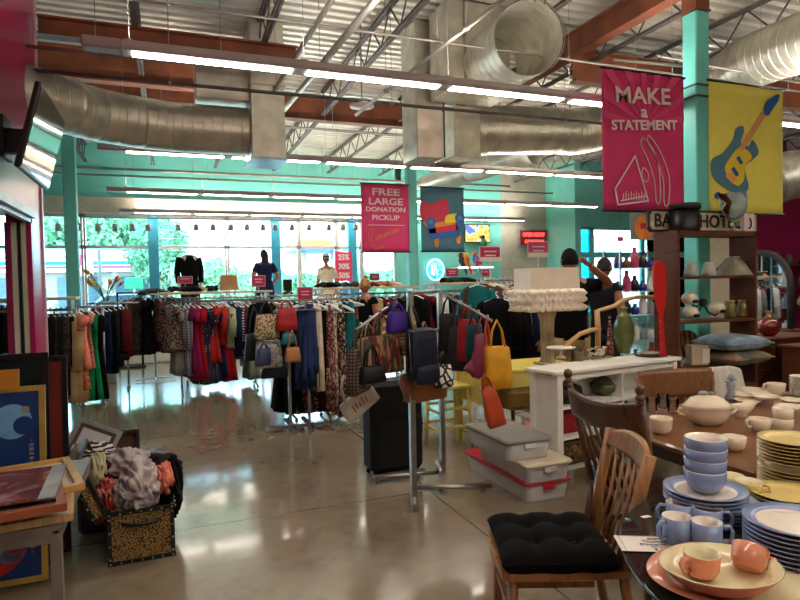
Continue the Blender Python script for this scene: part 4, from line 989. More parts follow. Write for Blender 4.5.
# black suitcase on the floor
p=at(394,478,z=0); t_=thing('suitcase','large black upright suitcase on the floor behind the four-way stand','suitcase',(1.73,4.72,0),0)
MB().box((0,0,.42),(.46,.26,.76),b=.04).build('shell',cmat('black_nylon',(7,8,12),.7),t_)
MB().box((0,-.14,.3),(.38,.03,.42),b=.012).build('front_pocket',cmat('black_nylon',(7,8,12),.7),t_)
g=MB(); g.tube([(.235,0,.3),(.265,0,.33),(.265,0,.45),(.235,0,.48)],.01); g.build('side_handle',BLACK,t_)
for sx_ in(-.19,.19):
    for sy_ in(-.09,.09): MB().sph((sx_,sy_,.025),.025,8).build('wheel',BLACK,t_)
MB().box((0,-.135,.04),(.46,.02,.03)).build('bottom_trim',STEEL,t_)
# ================================================================ STORAGE BINS
CLR=mat('cloudy_clear_plastic',(226,226,224),.25,var=.03,trans=.15,ior=1.2); REDL=mat('red_plastic_lid',(196,36,56),.35,var=.04); WHL=mat('milky_lid',(214,202,178),.4,var=.04); GRL=mat('grey_smoked_lid',(128,126,122),.35,var=.05)
def bin_(label,c,w,l,h,lid,z,rz=0,fill=None):
    t_=thing('storage_bin',label,'storage bin',(c[0],c[1],z),rz)
    def ring(ww,ll,zz,r=.04):
        out=[]
        for i,(sx_,sy_) in enumerate(((1,1),(-1,1),(-1,-1),(1,-1))):
            for k in range(4):
                a=i*pi/2+k*pi/6; out.append((sx_*(ww/2-r)+r*cos(a),sy_*(ll/2-r)+r*sin(a),zz))
        return out
    g=MB(); g.loft([ring(w-.06,l-.06,0),ring(w-.02,l-.02,h-.02),ring(w-.03,l-.03,h-.02),ring(w-.07,l-.07,.01)],cap=True,sm=False); g.build('tub',CLR,t_)
    g=MB(); g.loft([ring(w,l,h-.028),ring(w+.01,l+.01,h-.012),ring(w-.01,l-.01,h),ring(w-.05,l-.05,h-.004)],sm=False); g.build('lid',lid,t_)
    if fill: MB().box((0,0,h*.4),(w-.1,l-.1,h*.6),b=.02).build('contents',fill,t_)
    for s in(-1,1): MB().box((0,s*(l/2-.005),h-.05),(.1,.02,.04),b=.005).build('latch',lid if lid is REDL else CLR,t_)
    return t_
bin_('long clear plastic bin with a red lid at the bottom of the bin stack',(2.545,4.14),.4,.98,.15,REDL,0,0,mat('dim_red_fabric',(150,90,90)))
bin_('clear plastic bin with a milky white lid in the middle of the bin stack',(2.53,4.0),.4,.78,.14,WHL,.15,0,mat('grey_cloth_fill',(176,170,166)))
bin_('clear bin with a smoked grey lid on top of the bin stack',(2.44,4.06),.4,.66,.15,GRL,.29,0,mat('pale_cloth_fill',(186,186,184)))
# ================================================================ WHITE SHELF UNIT
UR=radians(8.3)
UO=Vector((2.76,3.84,0)); t_=thing('white_shelf_unit','white open shelf unit with cubbies in front of the bookcase','shelf unit',UO,UR)
W_,D_=1.43,.32; WP=mat('white_lacquer',(240,236,228),.4,var=.04)
MB().box((W_/2,D_/2,.885),(W_+.06,D_+.04,.03),b=.006).build('top',WP,t_)
for x in(.03,W_-.03):
    for y in(.03,D_-.03): MB().box((x,y,.435),(.055,.055,.87)).build('corner_post',WP,t_)
for x in(.03,W_-.03): MB().box((x,D_/2,.45),(.02,D_-.1,.8)).build('side_panel',WP,t_)
MB().box((W_/2,D_-.012,.48),(W_-.1,.008,.74)).build('back_panel',WP,t_); MB().box((W_/2,.02,.845),(W_-.1,.02,.05)).build('apron',WP,t_)
for x in(.755,): MB().box((x,D_/2,.48),(.02,D_-.04,.72)).build('divider',WP,t_)
for z in(.12,.36,.6): MB().box((W_/2,D_/2,z),(W_-.1,D_-.04,.02)).build('shelf',WP,t_)
MB().box((W_-.08,.008,.85),(.05,.004,.02)).build('label_sticker',mat('pale_blue_sticker',(140,170,190)),t_)
def onU(x,y,z): 
    v=Matrix.Rotation(UR,3,'Z')@Vector((x,y,0)); return (UO.x+v.x,UO.y+v.y,z)
def onUp(px,py,z=.9): return at(px,py,z=z)
tag(MB().box((0,0,.1),(.3,.24,.2),b=.03).build('canvas_bin',cmat('red_canvas',(150,26,34),.8),None,onU(.24,.2,.371),(0,0,UR)),'dark red fabric bin on the middle shelf of the white unit','fabric bin')
o=MB().lathe([(.13,0),(.15,.06),(.14,.12),(.08,.15),(.02,.16)],18,sx=1.1).build('rolled_bag',BLK,None,onU(.25,.2,.611)); tag(o,'round black bag on the upper left shelf of the white unit','bag')
t2=thing('wicker_basket','brown wicker basket on the lowest shelf of the white unit','basket',onU(.28,.2,.131),UR)
MB().box((0,0,.09),(.42,.3,.18),b=.02).build('body',mat('wicker',(104,80,44),.8,pat='floral',sc=40,c2=(60,44,24),c3=(140,110,64),bump=.6),t2); MB().tube([(-.21,-.15,.18),(.21,-.15,.18),(.21,.15,.18),(-.21,.15,.18),(-.21,-.15,.18)],.012).build('rim',mat('dark_wicker',(80,58,34)),t2)
tag(MB().box((0,0,.1),(.3,.24,.19),b=.01).build('storage_cube',mat('teal_canvas',(12,98,124),.7),None,onU(.74,.2,.371),(0,0,UR)),'teal storage cube on the middle shelf beyond the dark chair finial','storage cube')
t2=thing('glass_dish_stack','greenish glass dish on the upper middle shelf of the white unit','dish',onU(.72,.2,.611)); MB().lathe([(.05,0),(.11,.05),(.12,.1),(.115,.1),(.1,.05),(.02,.01)],18).build('bowl',mat('olive_glass',(110,112,80),.2,trans=.4),t2); MB().lathe([(.11,.1),(.06,.14),(.01,.17)],18).build('lid',mat('olive_glass',(110,112,80),.2,trans=.4),t2)
# things on top of the unit
p=onUp(606,357); 
p=onUp(561,358); t2=thing('cake_stand','white pedestal cake stand at the left end of the white shelf unit','cake stand',p)
MB().lathe([(.045,0),(.04,.01),(.012,.03),(.012,.07),(.03,.085),(.03,.088)],20).build('pedestal',WHITE,t2); MB().lathe([(.02,.085),(.125,.088),(.128,.1),(.12,.1),(.02,.094)],28).build('plate',WHITE,t2)
p=onUp(579,361); t2=thing('small_pot','small grey green pot beside the cake stand','pot',p); MB().lathe([(.035,0),(.038,.07),(.042,.085),(.034,.085),(.03,.02)],16).build('body',mat('mossy_glaze',(120,112,84),.6),t2)
g=MB()
for k in range(9): a=k*.7; g.tube([(0,0,.07),(.03*cos(a),.03*sin(a),.1),(.06*cos(a),.05*sin(a),.1+.008*k)],[.004,.003,.002],5)
g.build('dried_stems',mat('dry_stem',(90,74,50)),t2)
p=onUp(596,359); t2=thing('flower_wreath','small wreath of cream silk flowers lying on the white unit','flowers',p); g=MB()
for k in range(22):
    a=R_.uniform(0,6.3); r=R_.uniform(.03,.1); c=(r*cos(a),r*sin(a)*.7,.02+R_.uniform(0,.08)); 
    for j in range(5): g.add([(c[0],c[1],c[2]),(c[0]+.02*cos(j*1.26),c[1]+.012*sin(j*1.26),c[2]+.012*sin(j*2+k)),(c[0]+.022*cos(j*1.26+.6),c[1]+.014*sin(j*1.26+.6),c[2]+.01),(c[0]+.02*cos(j*1.26+1.1),c[1]+.012*sin(j*1.26+1.1),c[2]-.004)],[(0,1,2,3)])
g.build('petals',mat('cream_petal',(206,190,168)),t2,solid=.002); g=MB()
for k in range(26):
    a=R_.uniform(0,6.3); r=R_.uniform(.05,.17); c=(r*cos(a),r*sin(a)*.5,.012); g.add([c,(c[0]+.02,c[1]+.01,.025),(c[0]+.045,c[1],.02),(c[0]+.02,c[1]-.01,.014)],[(0,1,2,3)])
g.build('leaves',mat('dusty_leaf',(98,104,66)),t2,solid=.002)
p=onUp(610,354.5); t2=thing('beaded_ornament','slim dark red beaded ornament beside the green vase','ornament',p); g=MB()
for k in range(9): g.sph((0,0,.03+k*.034),.036-.0026*k,10)
g.build('body',mat('red_bead_mosaic',(110,44,44),.4,pat='floral',sc=60,c2=(60,24,26),c3=(170,130,110)),t2); MB().lathe([(.04,0),(.04,.012)],14).build('base',WOODD,t2); MB().sph((0,0,.345),.014,8).build('finial',STEEL,t2)
p=onUp(624,353); t2=thing('ribbed_vase','tall green ribbed glass vase on the white shelf unit','vase',p)
pf=[(.045,0),(.06,.02)]
for k in range(11):
    z=.04+k*.028; r=.056+.042*sin(min(1,k/10)*pi*.86+.15); pf+=[(r*.93,z),(r*1.06,z+.014)]
pf+=[(.05,.36),(.03,.38),(.028,.41),(.04,.43)]
MB().lathe(pf,28).build('body',mat('green_ribbed_glass',(106,122,66),.15,var=.2,coat=.6),t2)
p=onUp(650,356); t2=thing('round_tray','dark round tray with a beige cloth at the right end of the white unit','tray',p); MB().lathe([(.13,0),(.14,.015),(.14,.02),(.13,.016),(.02,.01)],28).build('dish',mat('dark_lacquer',(34,22,20),.2),t2)
MB().sph((.01,0,.026),(.1,.07,.014),16).build('cloth',mat('beige_cloth',(176,156,130),.9),t2)
# red paddle
a=at(667,355,z=.92); b=at(659,264,Y=a.y+.12)
t2=thing('red_paddle','bright red wooden paddle standing upside down against the bookcase','paddle',(at(663,357,z=.9).x,at(663,357,z=.9).y,.9),0,None,(-.05,0,0))
RP=mat('red_gloss_paint',(196,28,30),.3,var=.05,coat=.4); Hh=b.z-.9+.02
prof=[(.045,0),(.034,.02),(.02,.07),(.017,.2),(.017,.36),(.024,.4),(.045,.46),(.06,.54),(.068,.64),(.066,Hh-.05),(.05,Hh-.01),(.03,Hh),(0,Hh+.005)]
poly=[(x,z) for x,z in prof]+[(-x,z) for x,z in prof[::-1][1:]]
g=MB(); g.prism(poly,.022,T=Matrix.Translation((0,.011,0))@TX); g.build('blade_and_shaft',RP,t2); g=MB()
for z in(.12,.22,.32): g.tube([(-.017,-.013,z),(-.03,-.013,z)],.003,5)
g.build('peg',STEEL,t2)
# bentwood frame (mirror frame) behind the vase
t2=thing('bentwood_headboard','curved honey coloured wooden frame behind the green vase','headboard',(0,0,0)); YH=4.55
path=smooth_poly([(566,345),(583,331),(600,322),(598,310),(604,305),(618,303),(634,296),(650,296),(654,300)],1)
def pth(pl,Y,r,n=8):
    V_=[at(x,y,Y=Y) for x,y in pl]; return V_
P_=[at(x,y,Y=YH) for x,y in((598,356),(598,330),(597,311),(604,309),(614,306),(624,300),(636,297),(652,297),(672,302))]; o0=P_[0]; t2.location=o0
MB().tube([p-o0 for p in P_],.028,8,sc=(.7,1.2)).build('top_rail',mat('honey_bentwood',(198,156,104),.35,var=.1,coat=.3),t2)
P_=[at(x,y,Y=YH) for x,y in((562,352),(570,342),(580,334),(592,330),(600,329))]
MB().tube([p-o0 for p in P_],.022,8).build('side_curve',mat('honey_bentwood',(198,156,104),.35,var=.1,coat=.3),t2)
MB().box((0,0,-.45),(.05,.05,.9)).build('leg',mat('honey_bentwood',(198,156,104),.35,var=.1,coat=.3),t2)
# ================================================================ YELLOW DESK, STOOL, LAMP
YP=mat('pale_yellow_paint',(222,204,110),.45,var=.05)
t_=thing('yellow_desk','pale yellow painted desk left of the white shelf unit','desk',(2.66,4.78,0))
MB().box((.52,.32,.765),(1.08,.66,.03),b=.005).build('desktop',mat('bright_yellow_top',(232,208,90),.4,var=.04),t_)
for x,y in((.03,.03),(1.0,.03),(.03,.6),(1.0,.6)): MB().box((x,y,.375),(.05,.05,.75)).build('leg',YP,t_)
MB().box((.03,.32,.6),(.02,.56,.3)).build('side_panel',YP,t_); MB().box((.55,.02,.68),(.92,.02,.14)).build('front_rail',YP,t_)
t_=thing('yellow_stool','tall pale yellow wooden stool at the end of the yellow desk','stool',(2.52,5.28,0))
MB().box((0,0,.6),(.34,.34,.03),b=.006).build('seat',YP,t_)
for sx_ in(-1,1):
    for sy_ in(-1,1): MB().tube([(sx_*.17,sy_*.17,0),(sx_*.14,sy_*.14,.59)],.018,6).build('leg',YP,t_)
g=MB()
for z in(.18,.36):
    for s in(-1,1): g.box((s*.155,0,z),(.02,.3,.025)); g.box((0,s*.155,z+.04),(.3,.02,.025))
g.build('stretcher',YP,t_)
t_=thing('brown_ottoman','olive brown upholstered ottoman under the yellow desk','ottoman',(3.2,4.95,0),.0)
MB().box((0,0,.5),(.6,.4,.2),b=.04).build('cushion',mat('olive_brown_velvet',(130,100,44),.8,var=.2),t_)
for sx_ in(-1,1):
    for sy_ in(-1,1): MB().tube([(sx_*.25,sy_*.15,.06),(sx_*.24,sy_*.14,.42)],.02,6).build('leg',WOODD,t_); 
for sx_ in(-1,1): MB().sph((sx_*.25,-.15,.03),.03,8).build('caster',BLACK,t_)
lx=at(547,320,Y=4.93); t_=thing('pedestal_lamp','tall lamp with a square cream shade, ruffled lower tier and fluted column','lamp',(lx.x,4.93,.78))
k_=lx.z; SHD=mat('cream_linen_shade',(240,226,208),.8,var=.03); 
zb_=at(547,360,Y=4.93).z-.78; zt2=at(547,268,Y=4.93).z-.78; zm=at(547,290,Y=4.93).z-.78; zl=at(547,309,Y=4.93).z-.78; wl=at(579,280,Y=4.93).x-at(516,280,Y=4.93).x
def rect(w,d,z): return [(w/2*sx_,d/2*sy_,z) for sx_,sy_ in((-1,-1),(1,-1),(1,1),(-1,1))]
g=MB(); wq=wl*.76; g.loft([rect(wq,.3,zm-.02),rect(wq*.99,.29,zt2),rect(wq*.97,.28,zt2),rect(wq*.98,.29,zm-.02)],cap=False,sm=False); sh_=g.build('shade',SHD,t_)
g=MB(); n=160; rings=[]
for z,o_ in((zm+.01,.0),(zm-.0,.03),(zm-.03,.05),(zm-.055,.02),(zm-.08,.05),(zm-.11,.045),(zm-.13,.015),(zl+.02,.045),(zl-.01,.04),(zl-.015,.0)):
    r=[]
    for k in range(n):
        a=2*pi*k/n; c_,s_=cos(a),sin(a); q=1/max(abs(c_)/(wl*.37+o_),abs(s_)/(.16+o_)); q*=1+.05*sin(k*.9+z*70)+.04*sin(k*.43-z*130)+.03*sin(k*1.7)
        r.append((c_*q,s_*q,z+.006*sin(k*1.1+z*50)))
    rings.append(r)
g.loft(rings,cap=False); g.build('ruffle',SHD,t_)
g=MB(); g.lathe([(.075,.0),(.08,.02),(.062,.05),(.058,.15),(.066,zl-.12),(.085,zl-.04),(.095,zl+.01),(.06,zl+.03)],64,rip=(.07,12)); g.build('fluted_column',mat('bronze_cream_column',(176,158,124),.35,.3,var=.2,sc=5),t_)
MB().box((0,0,.012),(.2,.2,.024),b=.006).build('plinth',mat('bronze_cream_column',(176,158,124),.35,.3,var=.2,sc=5),t_)
# ================================================================ BOOKCASE
BX0,BX1,BY0,BY1=4.22,5.2,4.08,4.36; BZ=2.02
t_=thing('bookcase','tall dark brown open-backed bookcase in front of the teal column','bookcase',(BX0,BY0,0)); bw=BX1-BX0; bd=BY1-BY0
for x in(.0125,bw-.0125): MB().box((x,bd/2,BZ/2),(.028,bd,BZ)).build('side_panel',WOODD,t_)
zsh=[at(715,y,Y=BY0).z for y in(276,320,364)]
for z in [.08,.5]+zsh: MB().box((bw/2,bd/2,z-.012),(bw-.05,bd-.01,.024)).build('shelf',WOODD,t_)
MB().box((bw/2,bd/2,BZ-.02),(bw,bd,.045)).build('top_board',WOODD,t_)
xr=at(732,300,Y=BY1).x-BX0; MB().box(((xr+bw)/2,bd-.006,BZ/2),(bw-xr,.01,BZ-.05)).build('back_panel',WOODD,t_)
MB().box((bw/2,.0,.55),(bw-.06,.01,.0+.1)).build('front_rail',WOODD,t_)
YK=BY0+.12
# top: street sign, drum box, goblet
a=at(648,206,Y=YK+.12); b=at(737,232,Y=YK+.12)
t2=thing('street_name_sign','vintage framed sign reading BAR HOTEL lying behind the black drum box','sign',((a.x+b.x)/2,YK+.12,BZ)); w=b.x-a.x+.03; h=.21
def octo(w,h,c): return [(-w/2+c,-h/2),(w/2-c,-h/2),(w/2,-h/2+c),(w/2,h/2-c),(w/2-c,h/2),(-w/2+c,h/2),(-w/2,h/2-c),(-w/2,-h/2+c)]
MB().prism(octo(w,h,.035),.025,T=Matrix.Translation((0,.012,h/2+.004))@TX).build('frame',mat('dark_bronze_frame',(48,38,32),.5),t2)
MB().prism(octo(w-.045,h-.045,.03),.006,T=Matrix.Translation((0,-.014,h/2+.004))@TX).build('plate',mat('aged_cream_enamel',(186,176,146),.6,var=.2,sc=14),t2)
INK=mat('black_ink',(28,26,26)); 
q=at(662.5,219.5,Y=YK+.12); text('BAR',.17,INK,t2,(q.x+.03-(a.x+b.x)/2,-.024,h/2),bold=.003,sx=1.0)
q=at(718,221,Y=YK+.12); text('HOTEL',.17,INK,t2,(q.x-(a.x+b.x)/2-.0,-.024,h/2),bold=.003,sx=1.0)
p=at(685,233,Y=YK-.02); t2=thing('drum_box','round black lacquered box with a lid on top of the bookcase','box',(p.x,YK-.02,BZ)); MB().lathe([(.125,0),(.128,.02),(.128,.2)],36).build('body',mat('black_lacquer',(8,11,14),.35,var=.05),t2); MB().lathe([(.137,.2),(.137,.245),(.128,.25)],36).build('lid',mat('brown_black_leather',(40,32,32),.4),t2)
p=at(734,232,Y=YK-.03); t2=thing('glass_goblet','big glass goblet with a bronze leaf handle on top of the bookcase','goblet',(p.x,YK-.03,BZ))
MB().lathe([(.055,0),(.05,.01),(.012,.04),(.012,.09),(.05,.12),(.1,.18),(.115,.25),(.12,.36),(.115,.36),(.108,.25),(.09,.18),(.03,.13)],30).build('bowl',mat('silvered_glass',(214,230,232),.04,0,var=.1,sc=8,trans=.75,ior=1.25),t2)
MB().tube([(-.1,-.02,.16),(-.14,-.03,.2),(-.12,-.05,.27),(-.19,-.04,.33),(-.24,-.03,.35)],[.012,.03,.024,.034,.006],8,sc=(1,.4)).build('leaf_handle',mat('bronze',(96,50,34),.35,.7),t2)
t2=thing('small_white_frame','pale pink card with a dark curl leaning behind the goblet','card',(at(749,232,Y=YK+.1).x,YK+.1,BZ)); MB().box((0,0,.1),(.14,.008,.2)).build('card',mat('pale_pink_card',(216,196,202)),t2); MB().tube([(.0,-.01,.15),(.02,-.01,.12),(.015,-.01,.07),(-.01,-.01,.05)],.008,6).build('curl',mat('bronze',(96,50,34),.35,.7),t2)
# shelf 1: frosted shades, glass dome
FG=mat('frosted_glass',(196,206,196),.45,var=.05,trans=.3); 
for i,(px_,lb) in enumerate(((691,'left frosted glass lamp shade on the top shelf'),(709,'right frosted glass lamp shade on the top shelf beside the glass cover'))):
    p=at(px_,275,Y=YK); t2=thing('frosted_lampshade',lb,'lamp shade',(p.x,YK,zsh[0])); MB().lathe([(.065,0),(.06,.04),(.045,.11),(.035,.125),(.032,.12),(.055,.02)],24).build('shade',FG,t2); MB().lathe([(.037,.118),(.037,.13),(.02,.132)],16).build('collar',WHITE,t2)
p=at(733,275,Y=YK); t2=thing('glass_lampshade','wide pleated glass lampshade on the top shelf of the bookcase','lamp shade',(p.x,YK,zsh[0])); MB().lathe([(.17,0),(.16,.02),(.09,.13),(.06,.165),(.055,.165),(.08,.13),(.15,.02)],48,rip=(.03,16)).build('shade',mat('smoky_glass',(176,174,152),.2,trans=.4,var=.15),t2); MB().lathe([(.06,.162),(.06,.18),(.02,.185)],20).build('collar',STEEL,t2)
p=at(723,262,Y=YK+.1); tag(crw:=MB().sph((0,0,.05),(.09,.03,.05),12).build('pine_cone',mat('dark_cone',(60,28,20),.7,bump=1,sc=20),None,(p.x,YK+.105,zsh[0]+.0)),'dark brown dried cone behind the wide glass lampshade','ornament')
# shelf 2: chandelier, jars
p=at(703,318,Y=YK-.02); t2=thing('chandelier','black metal chandelier with white glass globes lying on the middle shelf','chandelier',(p.x,YK-.02,zsh[1]))
BI=mat('black_iron',(26,24,24),.5,.3); MB().sph((0,0,.16),.04,14).build('hub',BI,t2)
for i,(gx,gz,gy) in enumerate(((.175,.1,0),(-.13,.07,.02),(-.13,.2,.03))):
    MB().tube([(0,0,.16),(gx*.4,gy,gz*.6),(gx*.75,gy-.02,max(.03,gz-.07)),(gx,gy-.02,gz-.04)],.008,6).build('arm',BI,t2)
    g=MB(); g.sph((gx,gy,gz),(.075,.07,.06),18); s_=g.build('globe',mat('opal_glass',(222,212,190),.3,var=.03),t2); MB().lathe([(.025,-.01),(.03,.01),(.02,.02)],12,(gx,gy-.065,gz-.03)).build('cap',BI,s_)
for i,(px_,lb) in enumerate(((729,'yellowish glass jar on the middle shelf, left one of the pair'),(742,'yellowish glass jar on the middle shelf, right one of the pair'))):
    p=at(px_,318,Y=YK+.02); t2=thing('glass_jar',lb,'jar',(p.x+.01,YK+.02,zsh[1])); MB().lathe([(.045,0),(.055,.02),(.055,.11),(.042,.14),(.042,.16),(.038,.16),(.038,.13),(.048,.1),(.04,.01)],20).build('body',mat('amber_green_glass',(150,140,84),.15,trans=.4,var=.1),t2); MB().lathe([(.044,.155),(.044,.165)],20).build('rim',mat('cream_rim',(190,180,140)),t2)
# shelf 3: gift box, round plate, pillows
p=at(697,361,Y=YK-.06); t2=thing('gift_box','small cream box with a paper tag on the lower shelf of the bookcase','box',(p.x,YK-.06,zsh[2]),-.35); MB().box((0,0,.09),(.16,.12,.18),b=.006).build('box',mat('cream_box',(190,168,144)),t2); MB().box((.05,-.063,.085),(.07,.003,.13)).build('tag',WHITE,t2)
p=at(689,345,Y=YK+.08); tag(MB().lathe([(.03,-.0),(.1,.004),(.14,.02),(.15,.03),(.13,.03),(.03,.012)],28,T=Matrix.Rotation(radians(75),4,'X')).build('decorative_plate',mat('striped_brown_plate',(120,84,60),.4,pat='ring',sc=5,c2=(40,30,26)),None,(p.x,YK+.1,zsh[2]+.15)),'dark striped plate standing behind the cream box','plate')
def pillow(label,p,w,d,h,mt,rz=0,tilt=0):
    def f(s):
        def ff(u,v):
            x,y=u*2-1,v*2-1; e=(1-x**4)*(1-y**4); k=.9+.1*(abs(x)*abs(y)); return (x*w/2*(1-.07*(1-y*y)*0-.06*(1-abs(y)))*1,y*d/2*(1-.06*(1-abs(x))),s*h/2*max(0,e)**.6+.006*sin(x*9)*e)
        return ff
    g=MB(); g.grid(f(1),20,20); g.grid(f(-1),20,20); t=thing('throw_pillow',label,'pillow',p,rz,None,(tilt,0,rz)); g.build('cover',mt,t); pp=[(sx_*w/2*t_,sy_*d/2*t2_,0) for sx_,sy_,t_,t2_ in()]
    g=MB(); V_=[]
    for k in range(41):
        u=k/10; s_=int(u)%4; f_=u-int(u); c=[(-1,-1),(1,-1),(1,1),(-1,1),(-1,-1)]; x=c[s_][0]*(1-f_)+c[s_+1][0]*f_; y=c[s_][1]*(1-f_)+c[s_+1][1]*f_
        V_.append((x*w/2*(1-.06*(1-abs(y))),y*d/2*(1-.06*(1-abs(x))),0))
    g.tube(V_,.006,6); g.build('piping',mt,t); return t
p=at(737,358,Y=3.98); pillow('beige and grey patchwork pillow lying under the blue pillow',(p.x+.02,4.02,zsh[2]+.065),.52,.42,.13,mat('patchwork_velvet',(120,106,86),.7,pat='floral',sc=9,c2=(82,90,90),c3=(150,122,92)),.1)
pillow('shiny blue grey pillow on top of the patchwork pillow in the bookcase',(p.x-.02,4.02,zsh[2]+.2),.54,.42,.14,mat('blue_satin',(96,130,148),.35,pat='marble',sc=5,c2=(66,90,110),c3=(130,150,176),sheen=.4),-.05)
tag(MB().box((0,0,.09),(.3,.2,.18),b=.01).build('wooden_crate',WOODM,None,(BX0+.6,YK,.5)),'small oak crate on the lower bookcase shelf','crate')
tag(MB().box((0,0,.12),(.2,.16,.22),b=.01).build('teal_box',mat('bright_teal_card',(30,140,160)),None,(BX0+.28,YK,.5)),'bright teal box on the lower bookcase shelf','box')
# ================================================================ RIGHT BACKGROUND
t_=thing('dresser','dark wooden dresser behind the bookcase, below the arched mirror','dresser',(5.55,4.75,0))
MB().box((.75,.25,.44),(1.5,.5,.86)).build('body',WOODD,t_); MB().box((.75,.24,.89),(1.56,.54,.035),b=.008).build('top',WOODD,t_)
for i in range(2):
    for j in range(3):
        d_=MB().box((.38+.74*i,-.008,.2+.25*j),(.68,.02,.22),b=.006).build('drawer',mat('dark_cherry',(66,32,24),.35,pat='wood',sc=4,c2=(40,20,16)),t_); MB().sph((.38+.74*i,-.03,.2+.25*j),.016,8).build('knob',STEEL,d_)
p=at(773,340,Y=4.85); t2=thing('red_vase','round deep red glazed vase on the dark dresser','vase',(p.x,4.9,.907)); MB().lathe([(.05,0),(.09,.03),(.125,.09),(.12,.15),(.07,.2)],30).build('body',mat('oxblood_glaze',(120,26,20),.15,coat=.6,var=.2),t2); MB().lathe([(.07,.2),(.03,.235),(.026,.27),(.04,.29),(.034,.29),(.02,.27)],30).build('neck',mat('cream_drip_glaze',(150,116,84),.3),t2)
# arched mirror
ym=5.9; a=at(758,250,Y=ym); b=at(777,312,Y=ym); 
t2=thing('arched_mirror','tall arched mirror in an ornate black frame behind the bookcase','mirror',(at(762,300,Y=ym).x,ym,.9),radians(-92)); rx=.42; hz=a.z-.9
arch=[(rx*cos(k*pi/16),hz-.5+.46*sin(k*pi/16)) for k in range(17)]
MB().tube([(rx,0,0)]+[(x,0,z) for x,z in arch]+[(-rx,0,0)],.045,8).build('frame',mat('ornate_black',(34,28,30),.5,bump=1,sc=14),t2)
MB().prism([(rx-.02,0)]+[(x*.95,z-.01) for x,z in arch]+[(-rx+.02,0)],.012,T=TX).build('glass',mat('mirror_silver',(225,232,235),.03,1,var=.01),t2)
g=MB(); g.box((0,.1,-.1),(rx*2.1,.4,.16)); g.box((0,.1,-.55),(rx*2,.38,.7)); g.build('base_cabinet',WOODD,t2)
# shelving with trinkets in front of magenta wall
t2=thing('trinket_shelf','dark wall shelves of small ornaments before the magenta wall','shelves',(11.0,7.35,0)); 
for z in(1.05,1.4,1.78): MB().box((0,0,z),(2.6,.3,.03)).build('shelf',WOODD,t2)
for x in(-1.3,0,1.3): MB().box((x,0,.95),(.03,.3,1.9)).build('upright',WOODD,t2)
k0=0; tr=None
TC=[('grey',(120,116,110)),('white',(216,210,204)),('black',(30,28,30)),('pink',(214,90,120)),('brown',(110,74,50)),('blue',(60,80,120)),('cream',(200,186,160)),('green',(60,96,70))]
for j,z in enumerate((1.065,1.415,1.795)):
    for i in range(8):
        cn,cc=TC[(i*3+j*2)%8]; mt=mat('%s_ceramic'%cn,cc,.35,var=.06)
        lb='%s ornament on the %s trinket shelf by the magenta wall, %s from the left'%(cn,('lowest','middle','top')[j],nth(i))
        if tr is None:
            tr=MB().lathe([(.04,0),(.06,.04),(.05,.12),(.025,.15),(.035,.18)],14).build('small_vase',mt,None,(9.85+.3*i,7.35,z)); tag(tr,lb,'ornament','ornaments on the magenta wall shelves')
        else: dup(tr,(9.85+.3*i,7.35,z),0,lb,None,[mt],(1+.3*((i+j)%3),1,.7+.25*((i*2+j)%3)))
# glass display rack between the man and the bookcase
a=at(614,250,Y=6.6); b=at(654,250,Y=6.6)
t2=thing('glass_display_rack','glass shelved display rack of colourful trinkets left of the bookcase','display rack',((a.x+b.x)/2,6.6,0)); w=b.x-a.x; 
GLS=mat('glass_shelf',(190,214,214),.1,trans=.5,var=.02)
zr=[.4,.75,1.1,1.42,1.74]
for z in zr: MB().box((0,0,z),(w+.1,.34,.012)).build('glass_shelf',GLS,t2)
for sx_ in(-1,1):
    for sy_ in(-1,1): MB().box((sx_*(w/2+.04),sy_*.16,1.0),(.02,.02,2.0)).build('post',STEEL,t2)
TR=[('navy',(30,36,120)),('brown',(110,66,40)),('orange',(206,80,40)),('white',(220,220,220)),('pink',(190,60,110)),('dark blue',(28,40,80)),('grey',(130,130,136)),('black',(26,24,28)),('purple',(90,50,110)),('silver',(190,196,200))]
bt=None
for j,z in enumerate(zr):
    for i in range(5):
        cn,cc=TR[(i*3+j*7)%10]; mt=mat('%s_glazed'%cn,cc,.25,var=.1); lb='%s trinket on the %s level of the glass display rack, %s from the left'%(cn,('lowest','second','third','fourth','top')[j],nth(i)); x=(a.x+b.x)/2-w/2+w*(i+.5)/5
        if bt is None:
            bt=MB().lathe([(.05,0),(.06,.02),(.055,.14),(.03,.18),(.025,.22),(.035,.24)],14).build('trinket',mt,None,(x,6.6,z+.007)); tag(bt,lb,'trinket','trinkets on the glass display rack')
        else: dup(bt,(x,6.6,z+.007),0,lb,None,[mt],(1.0,1,.6+.3*((i*2+j)%3)))
# hanging orange round sign
a=at(630,212,Y=7.6); b=at(657,240,Y=7.6); t2=thing('round_sale_poster','grey poster with an orange disc and red tag beside the top of the bookcase','poster',((a.x+b.x)/2,7.6,(a.z+b.z)/2)); w=b.x-a.x; h=a.z-b.z
MB().box((0,0,0),(w,.012,h)).build('sheet',mat('grey_sheet',(140,146,146)),t2); MB().lathe([(h*.44,-.002),(h*.44,.002)],32,T=Matrix.Translation((.0,-.01,-.02))@TX).build('disc',mat('orange_disc',(236,140,60)),t2); MB().box((.02,-.02,-.0),(.2,.004,.09)).build('red_tag',REDI,t2); MB().tube([(0,0,h/2),(0,0,4.93-(a.z+b.z)/2)],.003,4).build('wire',PIPE,t2)
p=at(620.5,239,Y=8.5); t2=thing('hanging_tag_sign','small hot pink sign hanging before the side window','sign',p); MB().box((0,0,0),(.12,.01,.08)).build('card',SIGNP,t2); MB().tube([(0,0,.04),(0,0,4.93-p.z)],.003,4).build('wire',PIPE,t2)
